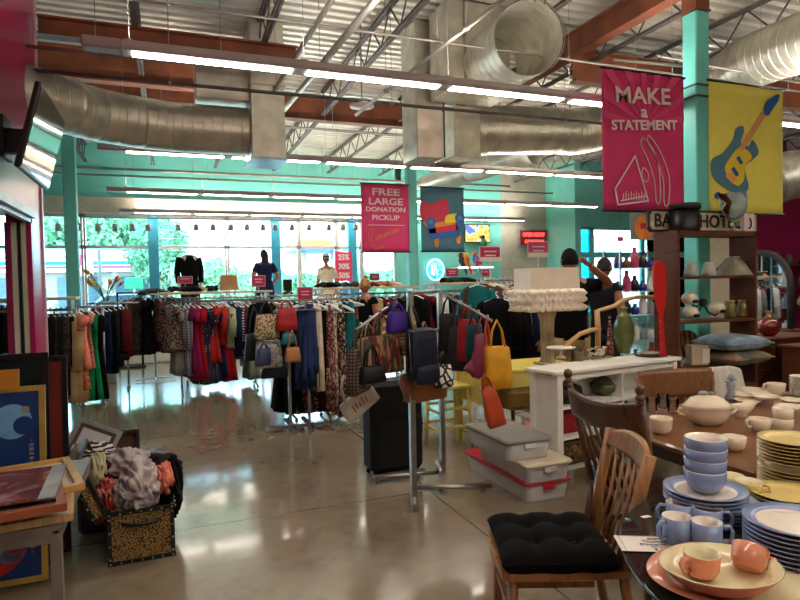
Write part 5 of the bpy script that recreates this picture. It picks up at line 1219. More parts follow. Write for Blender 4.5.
# tropical flowers
p=at(106,297,Y=11.4); t2=thing('tropical_flowers','vase of orange and yellow tropical flowers above the dark jackets','flowers',(p.x,11.4,1.15))
MB().lathe([(.07,0),(.09,.1),(.05,.22),(.06,.25)],16).build('vase',WHITE,t2); g=MB(); g2=MB(); g3=MB()
for k in range(16):
    a=R_.uniform(0,6.3); L_=R_.uniform(.3,.6); tip=(.28*cos(a)*R_.uniform(.4,1),.15*sin(a),.24+L_*.8); g3.tube([(0,0,.2),(tip[0]*.4,tip[1]*.4,.2+L_*.5),tip],.006,5)
    gg=(g,g2)[k%2]; gg.tube([tip,(tip[0]+.04*cos(a),tip[1],tip[2]+.05),(tip[0]+.09*cos(a),tip[1],tip[2]+.09)],[.012,.03,.003],7)
g.build('orange_bloom',mat('orange_bloom',(232,112,60)),t2); g2.build('yellow_bloom',mat('yellow_bloom',(226,190,60)),t2); g3.build('stems',mat('flower_stem',(70,120,60)),t2)
t2=thing('plant_stand','white plant pedestal under the tropical flowers','pedestal',(p.x,11.4,0)); MB().box((0,0,.575),(.26,.26,1.15),b=.01).build('column',WHITE,t2)
# ================================================================ TABLES
t_=thing('dining_table','oak dining table covered with white dishes behind the glass table','dining table',(2.33,1.84,0),0)
tw,td=1.9,1.2
MB().box((tw/2,td/2,.742),(tw,td,.035),b=.01).build('tabletop',WOODM,t_)
MB().box((tw/2,td/2,.68),(tw-.2,td-.2,.09)).build('apron',WOODE,t_)
for x,y in((.12,.12),(tw-.12,.12),(.12,td-.12),(tw-.12,td-.12)): MB().lathe([(.025,0),(.04,.08),(.028,.2),(.045,.5),(.035,.64),(.045,.66),(.045,.7)],14,(x,y,0)).build('leg',WOODE,t_)
GC=(1.99,1.03); GR=.83; GZ=.75
t_=thing('glass_table','round glass topped table with a dark iron base in the right foreground','glass table',(GC[0],GC[1],0))
g=MB(); g.lathe([(GR-.004,-.012),(GR,-.008),(GR,-.002),(GR-.004,0),(.01,0)],96,(0,0,GZ)); 
g=MB(); g.lathe([(GR-.006,-.014),(GR,-.009),(GR,-.005),(GR-.006,0)],96,(0,0,GZ)); g.build('glass_top',[mat('dark_green_glass',(52,66,58),.03,var=.02,trans=.75,spec=.6)],t_)
MB().lathe([(.26,0),(.26,.02),(.06,.05),(.05,.35),(.08,.5),(.2,.72),(.2,.735)],24).build('pedestal',mat('black_iron_base',(28,26,26),.5,.4),t_)
# ================================================================ DISHES
PBL=mat('powder_blue_glaze',(132,150,190),.22,var=.04,coat=.4); PIN=mat('cream_white_glaze',(226,214,200),.2,var=.03,coat=.4); CRM=mat('cream_china',(224,208,182),.22,var=.04,coat=.4)
YEL=mat('butter_yellow_glaze',(222,198,128),.22,var=.05,coat=.4); SAL=mat('salmon_pink_glaze',(216,138,106),.22,var=.04,coat=.4); SIN=mat('pale_cream_inside',(222,210,168),.2,var=.03,coat=.4)
def two(name,prof_o,prof_i,mo,mi,root,n=36):
    MB().lathe(prof_o,n).build(name,mo,root)
def vessel(kind,name,outer,inner,mo,mi,handle=None,n=36,rim=0,under=False):
    """outer and inner profiles (r,z): outside skin is the body, inside skin a part of its own colour"""
    r=thing(name,'',kind,(0,0,0))
    g=MB(); rings=[]
    for rr_,z in outer+inner: rings.append([(rr_*cos(2*pi*k/n),rr_*sin(2*pi*k/n),z) for k in range(n)])
    no=len(outer); g.loft(rings,0); 
    # inner faces use second material
    for i,f in enumerate(g.f):
        if len(f)==4 and i//n>=no-1+rim: g.m[i]=1
    if under:
        for i,f in enumerate(g.f):
            if (len(f)==4 and i//n<no-2) or len(f)!=4: g.m[i]=1
    if g.f: g.m[-1]=1
    g.build('body',[mo,mi],r)
    if handle: MB().tube(handle,.0065,8,sc=(1.25,1)).build('handle',mo,r)
    return r
USED={}
def place(key,mk,loc,rz,label,group=None,scale=None):
    if key not in USED:
        r=mk(); USED[key]=r; r.location=loc; r.rotation_euler=(0,0,rz); r['label']=label
        if group: r['group']=group
        if scale: r.scale=(scale,)*3
        return r
    r=dup(USED[key],loc,rz,label,group,None,scale)
    return r
mk_mug=lambda: vessel('mug','mug',[(.034,0),(.04,.004),(.044,.02),(.0445,.088)],[(.0415,.088),(.041,.02),(.036,.008)],PBL,PIN,[(.043,0,.075),(.062,0,.078),(.072,0,.062),(.07,0,.035),(.055,0,.02),(.043,0,.022)])
mk_bowl=lambda: vessel('bowl','bowl',[(.032,0),(.042,.004),(.058,.022),(.067,.048),(.070,.078)],[(.0675,.079),(.064,.048),(.055,.024),(.033,.008)],PBL,PIN)
def mk_plate(mo,mi,R=.135,name='plate'): return lambda: vessel('plate',name,[(R*.6,0),(R*.64,.004),(R*.75,.01),(R,.02)],[(R,.0225),(R*.74,.0135),(R*.68,.007)],mo,mi,n=48,rim=2,under=True)
T0=GZ+.001
# blue plates stack with bowls
c=at(704,500,z=.80); cb=at(722,512,z=.79)
pc_=at(705,492,z=.845); base=Vector((pc_.x+.05,pc_.y+.0,0))
for k in range(4): place('bp_l',mk_plate(PBL,PIN,.14),(base.x,base.y,T0+.0125*k),k*.5,'blue rimmed dinner plate in the lower pile under the bowl stack, %s from the bottom'%nth(k),'blue plates under the bowl stack')
for k in range(4): place('bp_l',None,(pc_.x,pc_.y,T0+.052+.0125*k),k*.7,'blue rimmed plate in the upper pile just under the bowls, %s from the bottom'%nth(k),'blue plates under the bowl stack',.97)
zb0=T0+.052+.0125*3+.008
for k in range(4): place('bowl',mk_bowl,(pc_.x+.002*k,pc_.y,zb0+.0375*k),0,'powder blue bowl in the tall bowl stack, %s from the bottom'%nth(k),'stacked blue bowls')
for k,(px_,py_,rz,lb) in enumerate(((677,543,pi+.3,'blue mug at the front left of the four mugs'),(707,549,-.3,'blue mug at the front right, behind the salmon bowl'),(680,528,pi-.2,'blue mug at the back left of the four mugs'),(708,534,-.25,'blue mug at the back right of the four mugs'))):
    p=at(px_,py_,z=T0); place('mug',mk_mug,p,rz-YAW,lb,'four blue mugs')
pr_=at(802,560,z=T0); 
for k in range(8): place('bp_r',mk_plate(PBL,PIN,.14),(pr_.x,pr_.y+.02,T0+.0135*k),0,'blue rimmed soup plate in the pile at the right edge, %s from the bottom'%nth(k),'blue soup plates at the right edge')
# salmon platter, bowl, cups
pp_=at(748,580,z=T0); r=vessel('platter','serving_platter',[(.13,0),(.15,.004),(.2,.014),(.235,.024)],[(.234,.027),(.19,.018),(.15,.008)],SAL,SIN,n=64,rim=2); r.location=(pp_.x,pp_.y,T0); r.scale=(1.2,.86,1); r.rotation_euler=(0,0,-YAW*.6); r['label']='large oval salmon platter with a cream centre in the foreground'
r=vessel('serving bowl','serving_bowl',[(.07,0),(.09,.004),(.135,.03),(.165,.062)],[(.162,.064),(.13,.032),(.085,.01)],SAL,SIN,n=64); p=at(720,580,z=T0+.03); r.location=(p.x,p.y,T0+.012); r.scale=(.97,.8,1); r.rotation_euler=(0,0,-YAW*.6); r['label']='salmon serving bowl holding two cups, resting on the oval platter'
mk_sc=lambda: vessel('cup','cup',[(.03,0),(.036,.003),(.044,.02),(.047,.062)],[(.0445,.063),(.041,.02),(.033,.008)],SAL,SIN,[(-.045,0,.052),(-.062,0,.054),(-.07,0,.04),(-.06,0,.022),(-.045,0,.02)])
p=at(702,575,z=T0+.03); place('sc',mk_sc,(p.x,p.y,T0+.03),.3-YAW,'salmon cup standing in the serving bowl on the left','two salmon cups')
p=at(747,572,z=T0+.04); r=place('sc',None,(p.x,p.y,T0+.048),2.6,'salmon cup tipped over in the serving bowl on the right','two salmon cups'); r.rotation_euler=(radians(38),radians(-18),2.4)
# price card
a=at(612,530,z=T0); b=at(622,558,z=T0); c1=at(672,533,z=T0+.03); c2=at(668,562,z=T0+.02)
cc_=(a+b+c1+c2)/4; xa_=(c1-a).normalized(); 
t2=thing('price_card','white paper price card lying on the glass table under the mugs','card',(at(650,545,z=T0).x,at(650,545,z=T0).y,T0+.004),-YAW-.12); hw=.125; hh=.05
MB().box((0.02,0,.0),(.24,.115,.0015)).build('sheet',mat('white_paper',(222,212,204),.7,var=.02),t2)
g=MB(); g.box((-.085,0,.0012),(.0012,.1,.0006)); g.box((0.02,.053,.0012),(.22,.0012,.0006)); g.build('border_line',INK,t2)
for s,sz,y,bo in(('OUT OF THE CLOSET',.0135,.038,.0006),('Thomas Blue',.02,.016,.0003),('Dinnerware',.02,-.006,.0003),('Retail $120',.011,-.023,.0002),('$ 19.00',.02,-.042,.0003)):
    pass
for s,sz,y,bo,x in(('our\u2022C',.024,.036,.0008,.03),('Thomas Bl',.024,.014,.0003,.03),('Dinnerware',.022,-.008,.0003,.02),('Service for 4',.012,-.024,.0002,.03),('$ 15',.02,-.042,.0003,.02)):
    text(s,sz,INK,t2,(x,y,.0012),(0,0,0),bold=bo,ext=.0003,name='printed_text')
p=at(646,517,z=T0); tag(MB().box((0,0,.001),(.035,.02,.001)).build('paper_scrap',WHITE,None,(p.x,p.y,T0)),'tiny white paper tag lying behind the price card','tag')
# yellow ware
mk_yc=lambda: vessel('cup','cup',[(.022,0),(.03,.004),(.043,.03),(.05,.06)],[(.0475,.061),(.04,.03),(.025,.008)],YEL,SIN,[(.045,0,.052),(.066,0,.05),(.068,0,.03),(.05,0,.022),(.038,0,.02)])
p=at(757,505,z=T0); r=vessel('bowl','bowl',[(.03,0),(.04,.004),(.058,.02),(.072,.045)],[(.07,.046),(.055,.022),(.035,.01)],YEL,SIN); r.location=(p.x,p.y+.03,T0); r['label']='butter yellow bowl under a yellow cup beyond the blue plates'
place('yc',mk_yc,(p.x-.005,p.y+.03,T0+.022),-.9,'butter yellow cup sitting in the yellow bowl'); 
p=at(731,490,z=T0); place('yc',None,(p.x,p.y,T0),2.5,'butter yellow cup just behind the blue bowl stack')
p=at(790,512,z=T0)
for k in range(2): place('yp_f',mk_plate(YEL,YEL,.12),(p.x+.02,p.y+.03,T0+.012*k+.03),0,'flat yellow plate in front of the tall yellow pile, %s'%('lower one','upper one')[k],'flat yellow plates')
tag(MB().lathe([(.05,0),(.055,.015),(.05,.029)],24).build('trivet',WOODM,None,(p.x+.02,p.y+.03,T0)),'small round wooden trivet under the flat yellow plates','trivet')
ps=at(790,478,z=.777)
WZ=.7605
ps=Vector((2.44,2.12,0)); ps=at(788,480,z=WZ)
p2=(max(ps.x,2.42),max(ps.y,1.98))
pz=at(797,440,z=.87)
ysx,ysy=2.31,1.655
for k in range(6): place('yp',mk_plate(YEL,YEL,.135),(ysx+.01,ysy,T0+.0135*k),0,'yellow plate in the lower part of the tall yellow pile, %s from the bottom'%nth(k),'tall pile of yellow plates')
for k in range(7): place('yp',None,(ysx-.005,ysy+.0,T0+.0135*(6+k)+.02),0,'yellow plate in the upper part of the tall yellow pile, %s from the gap'%nth(k),'tall pile of yellow plates',.93)
# white ware on the oak table
mk_wc=lambda: vessel('cup','cup',[(.028,0),(.034,.003),(.045,.02),(.05,.06)],[(.0475,.061),(.042,.02),(.03,.008)],CRM,CRM,[(-.048,0,.054),(-.066,0,.056),(-.072,0,.04),(-.062,0,.024),(-.045,0,.022)])
p=at(661,433,z=WZ); r=vessel('bowl','bowl',[(.032,0),(.045,.006),(.056,.03),(.058,.07),(.061,.085)],[(.058,.086),(.053,.07),(.05,.03),(.03,.01)],CRM,CRM); r.location=p; r['label']='plain cream sugar bowl at the left corner of the oak table'
p=at(707,424,z=WZ); t2=thing('soup_tureen','large oval cream tureen with a domed lid on the oak table','tureen',(p.x,p.y,WZ),-YAW)
MB().lathe([(.07,0),(.08,.01),(.11,.03),(.128,.07),(.13,.1),(.137,.106)],48,sy=.8).build('bowl',CRM,t2); MB().lathe([(.132,.105),(.128,.115),(.09,.15),(.05,.165),(.02,.168)],48,sy=.8,rip=(.012,8)).build('lid',CRM,t2)
g=MB(); g.sph((-.02,0,.178),(.03,.018,.013),12); g.sph((.025,0,.176),(.016,.013,.01),10); g.build('flower_knob',mat('grey_blue_glaze',(150,156,168),.3),t2)
for s in(-1,1): MB().tube([(s*.125,0,.09),(s*.16,0,.095),(s*.17,0,.08),(s*.15,0,.06),(s*.125,0,.055)],.008,8).build('handle',CRM,t2)
p=at(734,450,z=WZ); place('wc',mk_wc,p,.1-YAW,'cream cup standing in front of the tureen',None,1.12)
p=at(760,431,z=WZ); place('wc',None,p,.1-YAW,'cream cup right of the tureen handle',None,1.15)
mk_cy=lambda: vessel('bowl','straight_bowl',[(.045,0),(.05,.004),(.052,.06)],[(.0495,.061),(.048,.01)],CRM,CRM)
p=at(783,429,z=WZ)
for k in range(2): place('cy',mk_cy,(p.x,p.y,WZ+.056*k),0,'straight sided cream bowl behind the yellow pile, %s of two'%('lower','upper')[k],'stacked straight cream bowls')
p=at(742,417,z=WZ); t2=thing('gravy_boat','cream gravy boat behind the tureen','gravy boat',(p.x,p.y,WZ),-YAW); MB().loft([[(x*(1+(.35 if cos(2*pi*k/24)>.3 else 0)*s_)*cos(2*pi*k/24),y*sin(2*pi*k/24),z+(.02*s_ if cos(2*pi*k/24)>.5 else 0)) for k in range(24)] for x,y,z,s_ in((.035,.025,0,0),(.03,.022,.015,0),(.055,.04,.04,.5),(.07,.045,.075,1),(.065,.041,.076,1),(.045,.03,.035,.5))]).build('body',CRM,t2); MB().tube([(-.06,0,.07),(-.1,0,.08),(-.1,0,.04),(-.05,0,.03)],.007,8).build('handle',CRM,t2)
p=at(776,395,z=WZ); r=vessel('saucer','saucer',[(.03,0),(.05,.004),(.085,.018)],[(.084,.02),(.05,.008),(.03,.006)],CRM,CRM); r.location=p; r['label']='cream saucer under the cup at the rear of the oak table'
place('wc',None,(p.x,p.y,WZ+.008),-YAW,'cream teacup with a curly handle on the rear saucer',None,1.25)
p=at(802,397,z=WZ)
for k in range(9): place('wsp',mk_plate(WHITE,WHITE,.075),(p.x+.0,p.y,WZ+.0155*k),0,'small white plate in the pile at the right rear, %s from the bottom'%nth(k),'small white plates at the right rear')
for k in range(7):
    px_,py_=((748,404),(757,398),(766,404),(752,393),(742,400),(790,415),(794,404))[k]; p=at(px_,py_,z=WZ)
    r=place('crm_dish',lambda: vessel('dish','scalloped_dish',[(.04,0),(.05,.004),(.085,.03)],[(.083,.032),(.05,.01),(.03,.006)],CRM,CRM),(p.x,p.y,WZ+.012*(k%3)),k*.4,'pale scalloped dish %s'%('in the white heap behind the gravy boat, lying %s'%('at its front left','at its centre','at its front right','at its back','at its far left')[k] if k<5 else ('beside the stacked straight bowls','behind the stacked straight bowls')[k-5]),'pale dishes heaped at the table rear')
for k,(px_,py_,lb) in enumerate(((652,412,'clear glass tumbler at the left edge of the oak table'),(663,408,'clear glass tumbler behind the cream sugar bowl'),(673,413,'clear glass tumbler left of the tureen'))):
    p=at(px_,py_,z=WZ); place('tum',lambda: vessel('glass','tumbler',[(.026,0),(.03,.004),(.036,.09)],[(.034,.09),(.028,.01)],mat('clear_glassware',(240,244,248),.03,trans=1,ior=1.15,var=0),mat('clear_glassware',(240,244,248),.03,trans=1,ior=1.15,var=0)),p,0,lb,'clear tumblers')
p=at(731,400,z=WZ); t2=thing('ceramic_figurine','small grey blue figurine between the tureen and the draped chair','figurine',(p.x,p.y,WZ)); SG=mat('grey_blue_glaze',(150,156,168),.3)
MB().lathe([(.035,0),(.04,.02),(.02,.06),(.03,.1),(.02,.13)],16).build('body',SG,t2); g=MB(); g.sph((0,0,.15),.026,12); g.sph((-.03,0,.13),(.03,.012,.01),8); g.sph((.03,0,.14),(.03,.012,.01),8); g.build('head_and_wings',SG,t2)
# ================================================================ CHAIRS
def chair(label,loc,rz,wm,seat=.45,top=.92,w=.42,d=.42,crest=.12,slats=5,finial=False,lean=.09,curve_=.03,round_top=False,mats=None,legs_turned=False,name='dining_chair',press=False):
    """front faces local -Y, back at +Y"""
    t_=thing(name,label,'chair',loc,rz)
    g=MB(); n=9; g.prism([(x*w/2*1.02,y*d/2) for x,y in((-1,-.92),(-.9,-1.02),(0,-1.08),(.9,-1.02),(1,-.92),(.94,1),(-.94,1))],.03,T=Matrix.Translation((0,0,seat-.03))); g.build('seat',wm,t_)
    for s in(-1,1):
        MB().tube([(s*w*.45,-d*.44,0),(s*w*.43,-d*.42,seat-.03)],.02 if not legs_turned else .018,8 if legs_turned else 4).build('leg',wm,t_)
        g=MB(); g.tube([(s*w*.46,d*.5+.04,0),(s*w*.43,d*.45,seat-.02)],.02,8 if legs_turned else 4); g.build('leg',wm,t_)
        g=MB(); pts=[(s*w*.43,d*.45,seat-.02),(s*w*.47,d*.45+lean*.35,seat+(top-seat)*.4),(s*w*.51,d*.45+lean,top-(.0 if finial else .03))]
        if finial:
            g.tube(pts,.019,10); z=top; x,y=pts[-1][0],pts[-1][1]
            g.lathe([(.019,-.05),(.024,-.045),(.014,-.035),(.022,-.025),(.024,-.015),(.013,-.005),(.022,.01),(.026,.025),(.02,.042),(.006,.05)],14,(x,y,z))
        else: g.tube(pts,.022,4,sc=(1,1.2))
        g.build('back_post',wm,t_)
    for s in(-1,1): MB().box((s*w*.44,0,.2),(.02,d*.9,.03)).build('stretcher',wm,t_)
    MB().box((0,-d*.43,.26),(w*.84,.02,.03)).build('stretcher',wm,t_); MB().box((0,-d*.43,seat-.06),(w*.84,.02,.05)).build('seat_rail',wm,t_)
    # crest
    z1=top-(.04 if finial else 0); z0=z1-crest
    def fr(u,v):
        x=(u*2-1); yy=d*.45+lean*(.75+.25*v)+curve_*(1-x*x); 
        zt=z1-(.055*(abs(x)**2.5) if round_top else (-.03*abs(x)**2 +.035 if finial else 0)); return (x*w*.5,yy,z0*(1-v)+zt*v)
    g=MB(); g.grid(fr,14,6); g.build('crest_rail',wm,t_,solid=.022)
    for k in range(slats):
        x=(-1+2*(k+.5)/slats)*.8; a=(x*w*.43,d*.44,seat-.01); b=(x*w*.46,d*.45+lean*.78+curve_*(1-x*x),z0+.01)
        if finial: MB().tube([a,tuple((a[i]+b[i])/2 for i in range(3)),b],[.009,.012,.008],8).build('spindle',wm,t_)
        else:
            g=MB(); m_=tuple((a[i]+b[i])/2+(0,.012,0)[i] for i in range(3)); g.tube([a,m_,b],.012,4,sc=(1.2,.6)); g.build('slat',wm,t_)
    return t_
# chair 1 faces left
ch1=(1.51,2.14); rz1=atan2(.37,-.92)+pi/2
chair('honey oak slat-back chair with the black cushion in the foreground',(ch1[0],ch1[1],0),rz1,WOODR,top=.94,w=.44,d=.5,slats=5,crest=.1,round_top=True,lean=.1)
# cushion
def cushf(s):
    def ff(u,v):
        x,y=u*2-1,v*2-1; e=((1-x**6)*(1-y**6)); tuft=0
        for cx_ in(-.36,.36):
            for cy_ in(-.36,.36): tuft+=math.exp(-((x-cx_)**2+(y-cy_)**2)/.03)
        rid=.25*(1-math.exp(-((abs(x)-.36)**2)/.02))*1+.25*(1-math.exp(-((abs(y)-.36)**2)/.02))
        return (x*.235*(1-.04*(1-y*y)*(s>0)),y*.235*(1-.04*(1-x*x)),s*.06*max(0,e)**.45*(.55+rid-.45*tuft*(s>0)))
    return ff
t2=thing('seat_cushion','black tufted seat cushion on the honey oak chair','cushion',(ch1[0]-.02,ch1[1]+.01,.485),rz1)
g=MB(); g.grid(cushf(1),40,40); g.grid(cushf(-1),40,40); g.build('cover',mat('black_cotton',(13,12,13),.95,var=.1,spec=.2),t2); g=MB()
for cx_ in(-.36,.36):
    for cy_ in(-.36,.36): g.sph((cx_*.235,cy_*.235,.028),(.008,.008,.004),8)
g.build('tuft_button',mat('black_cotton',(13,12,13),.9),t2)
# chair 2 dark with finials facing +X
fL=at(568,378,d=3.45); fR=at(640,394,d=2.9)
dx=fR-fL; ang=atan2(dx.y,dx.x); W2=Vector((dx.x,dx.y)).length
mid=(fL+fR)/2
# local +x from fL to fR ; back direction local +y must point away from seat (towards -X)
rz2=ang; by=Vector((-sin(rz2),cos(rz2)))
if by.x>0: rz2+=pi; by=-by
d2=.42; lean2=.12
o2=Vector((mid.x,mid.y))-by*(d2*.45+lean2)
chair('dark espresso spindle-back chair with ball finials at the left side of the oak table',(o2.x,o2.y,0),rz2,WOODE,top=(fL.z+fR.z)/2-.0,w=W2/1.02,d=d2,crest=.17,slats=6,finial=True,lean=lean2,curve_=.05,legs_turned=True)
# chair 3 across the table
p=at(681,372,Y=3.2); chair('warm oak chair with a broad plank back at the far side of the oak table',(p.x,3.2-.28+.1,0),-.15,WOODM,top=p.z,w=.6,d=.42,crest=.2,slats=5,lean=.09,curve_=.04,legs_turned=True)
# draped chair
p=at(722,367,Y=3.45); t2=chair('chair under a draped white cloth beside the plank-back chair',(p.x,3.2,0),.0,WOODE,top=p.z-.02,w=.3,d=.4,crest=.1,slats=3)
def drape(u,v):
    x=(u*2-1); s_=v*2-1; return (x*.17*(1+.25*abs(s_)), (.25+ (.03+.05*abs(s_))*(1 if s_>0 else -1)+.006*sin(x*14+s_*3)), p.z+.01-abs(s_)**1.15*.42-.04*max(0,x)**2)
o=MB().grid(drape,24,24).build('white_throw',mat('white_cotton_throw',(206,198,188),.9,var=.04),None,(p.x,3.2,0),solid=.008); tag(o,'white cloth draped over the chair back beside the plank-back chair','throw')
# dark cabinet & more furniture to the right rear
t2=thing('wooden_cabinet','dark wooden cabinet front below the arched mirror at the right edge','cabinet',(4.95,3.95,0)); 
t2.location=(6.1,4.1,0); MB().box((.45,.2,.42),(.9,.4,.84)).build('body',WOODD,t2); d_=MB().box((.45,-.008,.45),(.8,.02,.7),b=.01).build('door',mat('dark_cherry',(66,32,24),.35),t2); MB().sph((.2,-.03,.5),.015,8).build('knob',STEEL,d_); MB().box((.45,.19,.85),(.96,.46,.03),b=.006).build('top',WOODD,t2)
# ================================================================ LEFT: FRAMES, TABLE, TRUNKS
def frame(label,w,h,loc,rot,fm,art,fw_=.03,th=.025,matm=None,name='picture_frame',artname='picture'):
    """upright in local xz, facing -Y, origin bottom centre"""
    t_=thing(name,label,'picture frame',loc,0,None,rot)
    g=MB()
    g.box((0,0,fw_/2),(w,th,fw_)); g.box((0,0,h-fw_/2),(w,th,fw_))
    for s in(-1,1): g.box((s*(w/2-fw_/2),0,h/2),(fw_,th*.98,h-fw_*2))
    g.build('moulding',fm,t_)
    if matm: MB().box((0,.004,h/2),(w-fw_*1.6,.004,h-fw_*1.6)).build('mount',matm,t_)
    if art: art(t_,w-2*fw_,h-2*fw_,h)
    MB().box((0,.009,h/2),(w-.01,.003,h-.01)).build('backing',DKGREY,t_)
    return t_
BLKF=mat('black_gloss_frame',(20,18,20),.3); GOLD=mat('dull_gold_frame',(190,158,80),.35,.4,var=.15); MAR=mat('maroon_panel',(112,40,30),.4,var=.15,sc=3)
# big black frame with dark green mount
def art0(t,w,h,H_): MB().box((0,.0,H_/2),(w,.004,h)).build('picture',mat('dark_green_mount',(12,34,38),.25),t)
XR=-.66
frame('large black framed dark green picture standing at the left behind the blue poster',.95,1.24,(-.675-.475,3.98,0),(radians(-4),0,0),BLKF,art0,.035)
frame('narrow black framed maroon panel at the right end of the leaning pictures',.62,1.2,(-.60-.31,4.14,0),(radians(-4),0,0),BLKF,lambda t,w,h,H_: MB().box((0,.0,H_/2),(w,.004,h)).build('picture',MAR,t),.03)
def art1(t,w,h,H_):
    BLU=mat('poster_blue',(24,56,116),.35,var=.05); MB().box((0,.0,H_/2),(w,.004,h)).build('picture',BLU,t)
    g=MB(); 
    def disc(cx_,cz_,r,m,e=1,inner=None,off=.004):
        T=Matrix.Translation((cx_,-off,cz_))@TX; n=36
        if inner: 
            for k in range(n):
                a,b=2*pi*k/n,2*pi*(k+1)/n; g.prism([(r*cos(a),e*r*sin(a)),(r*cos(b),e*r*sin(b)),(inner*r*cos(b),e*inner*r*sin(b)),(inner*r*cos(a),e*inner*r*sin(a))],.0015,m,T)
        else: g.prism([(r*cos(2*pi*k/n),e*r*sin(2*pi*k/n)) for k in range(n)],.0015,m,T)
    X1=w/2; disc(X1-.13,H_-.19,.095,0); disc(X1-.075,H_-.215,.05,3,off=.006); disc(X1-.065,H_-.13,.02,2,inner=.4,off=.0075); disc(X1-.3,H_-.2,.06,1)
    disc(X1-.3,H_-.52,.15,1,e=.7,inner=.45); disc(X1-.34,.22,.28,1,e=.7,inner=.6); disc(X1-.14,.16,.06,0,e=.8); disc(X1-.5,H_-.3,.12,0)
    g.build('painted_shapes',[mat('poster_sky',(120,170,220),.35),mat('poster_red',(198,44,40),.35),mat('poster_gold',(170,150,90),.35),BLU],t)
    g=MB()
    for k in range(26): g.box((X1-.04,-.004,H_-.3-.024*k),(.022 if k%5 else .004,.001,.010+.004*(k%3)))
    g.build('vertical_lettering_marks',mat('poster_ink',(150,146,140),.5),t)
fb=frame('gold framed blue abstract poster with red and light blue shapes',.72,1.06,(-.66-.36,3.74,.02),(radians(-6),0,0),GOLD,art1,.03)
q=at(13,380,Y=3.9); tag(MB().box((0,0,0),(.24,.012,.11)).build('orange_card',mat('orange_card',(206,132,40),.6),None,(-.9,3.835,at(13,379,Y=3.85).z),(radians(-5),0,0)),'orange card tucked in front of the dark green picture','card')
p=at(16.5,376,Y=3.8)
# leaning frame by the trunk
a=at(86,401,Y=4.6)
t2=frame('silver grey picture frame leaning crooked behind the heap of scarves',.3,.46,(-.66,4.5,.27),(radians(-12),radians(27),0),mat('silver_brown_frame',(140,146,150),.35,.4),lambda t,w,h,H_: MB().box((0,.0,H_/2),(w-.05,.004,h-.05)).build('picture',mat('pale_sky_print',(206,206,216),.4),t),.03,matm=mat('brown_liner',(96,66,48)))
# grey table
tc_=at(57,505,z=.69); TXc,TYc=tc_.x,tc_.y
t_=thing('grey_table','small grey metal table stacked with picture frames at the left edge','table',(0,0,0)); GT=mat('warm_grey_metal',(128,118,110),.45,.2)
e_r=at(60,524,z=.67); e_f=at(76,459,z=.67); 
x1=e_r.x; y0_=e_r.y; y1_=e_f.y; x0_=x1-.8
MB().box(((x0_+x1)/2,(y0_+y1_)/2,.65),(x1-x0_,y1_-y0_,.03)).build('tabletop',GT,t_); g=MB(); g.box(((x0_+x1)/2,y0_+.015,.62),(x1-x0_,.02,.05)); g.box((x1-.015,(y0_+y1_)/2,.62),(.02,y1_-y0_,.05)); g.build('apron',GT,t_)
for x,y in((x0_+.03,y0_+.03),(x1-.02,y0_+.03),(x0_+.03,y1_-.03)): MB().box((x,y,.32),(.04,.04,.64)).build('leg',GT,t_)
MB().tube([(x1-.35,y0_+.0,.0),(x1-.12,y0_-.02,0.0),(x1-.42,y0_-.05,.6)],.01,6).build('brace',STEEL,t_)
ZT=.667
def flatframe(label,c,w,l,z,rz,fm,art=None,fw_=.04,back=False,th=.03):
    t_=thing('picture_frame',label,'picture frame',(c[0],c[1],z),rz); g=MB()
    for s in(-1,1): g.box((0,s*(l/2-fw_/2),th/2),(w,fw_,th)); g.box((s*(w/2-fw_/2),0,th/2),(fw_,l-2*fw_,th*.98))
    g.build('moulding',fm,t_)
    if art: MB().box((0,0,th*.35),(w-fw_*1.8,l-fw_*1.8,.004)).build('picture',art,t_)
    return t_
cx2,cy2=(x0_+x1)/2-.05,(y0_+y1_)/2-.19
flatframe('wooden frame with a cream back lying at the bottom of the frame pile',(cx2+.12,cy2-.02),.68,.62,ZT,.12,WOODL,mat('cream_board',(206,192,170)),.03)
flatframe('gilt wooden frame lying crosswise in the frame pile on the grey table',(cx2+.0,cy2+.16),.9,.55,ZT+.032,.25,mat('light_oak_frame',(196,150,84),.4,coat=.2),mat('cream_board',(206,192,170)),.035)
flatframe('reddish wooden frame at the near end of the frame pile',(cx2+.1,cy2-.22),.7,.4,ZT+.064,.2,mat('red_brown_frame',(150,80,48),.4),mat('grey_board',(120,108,100)),.035)
ap=mat('abstract_print',(120,56,52),.25,pat='marble',sc=5,c2=(52,44,44),c3=(150,120,140)); 
t2=thing('wrapped_print','abstract red and violet print wrapped in clear plastic on the grey table','art print',(cx2+.12,cy2-.06,ZT+.1),.05); MB().box((0,0,.004),(.6,.5,.006)).build('print',ap,t2); MB().box((.27,0,.009),(.06,.5,.003)).build('plastic_edge',mat('shiny_plastic',(210,214,220),.1,trans=.4),t2)
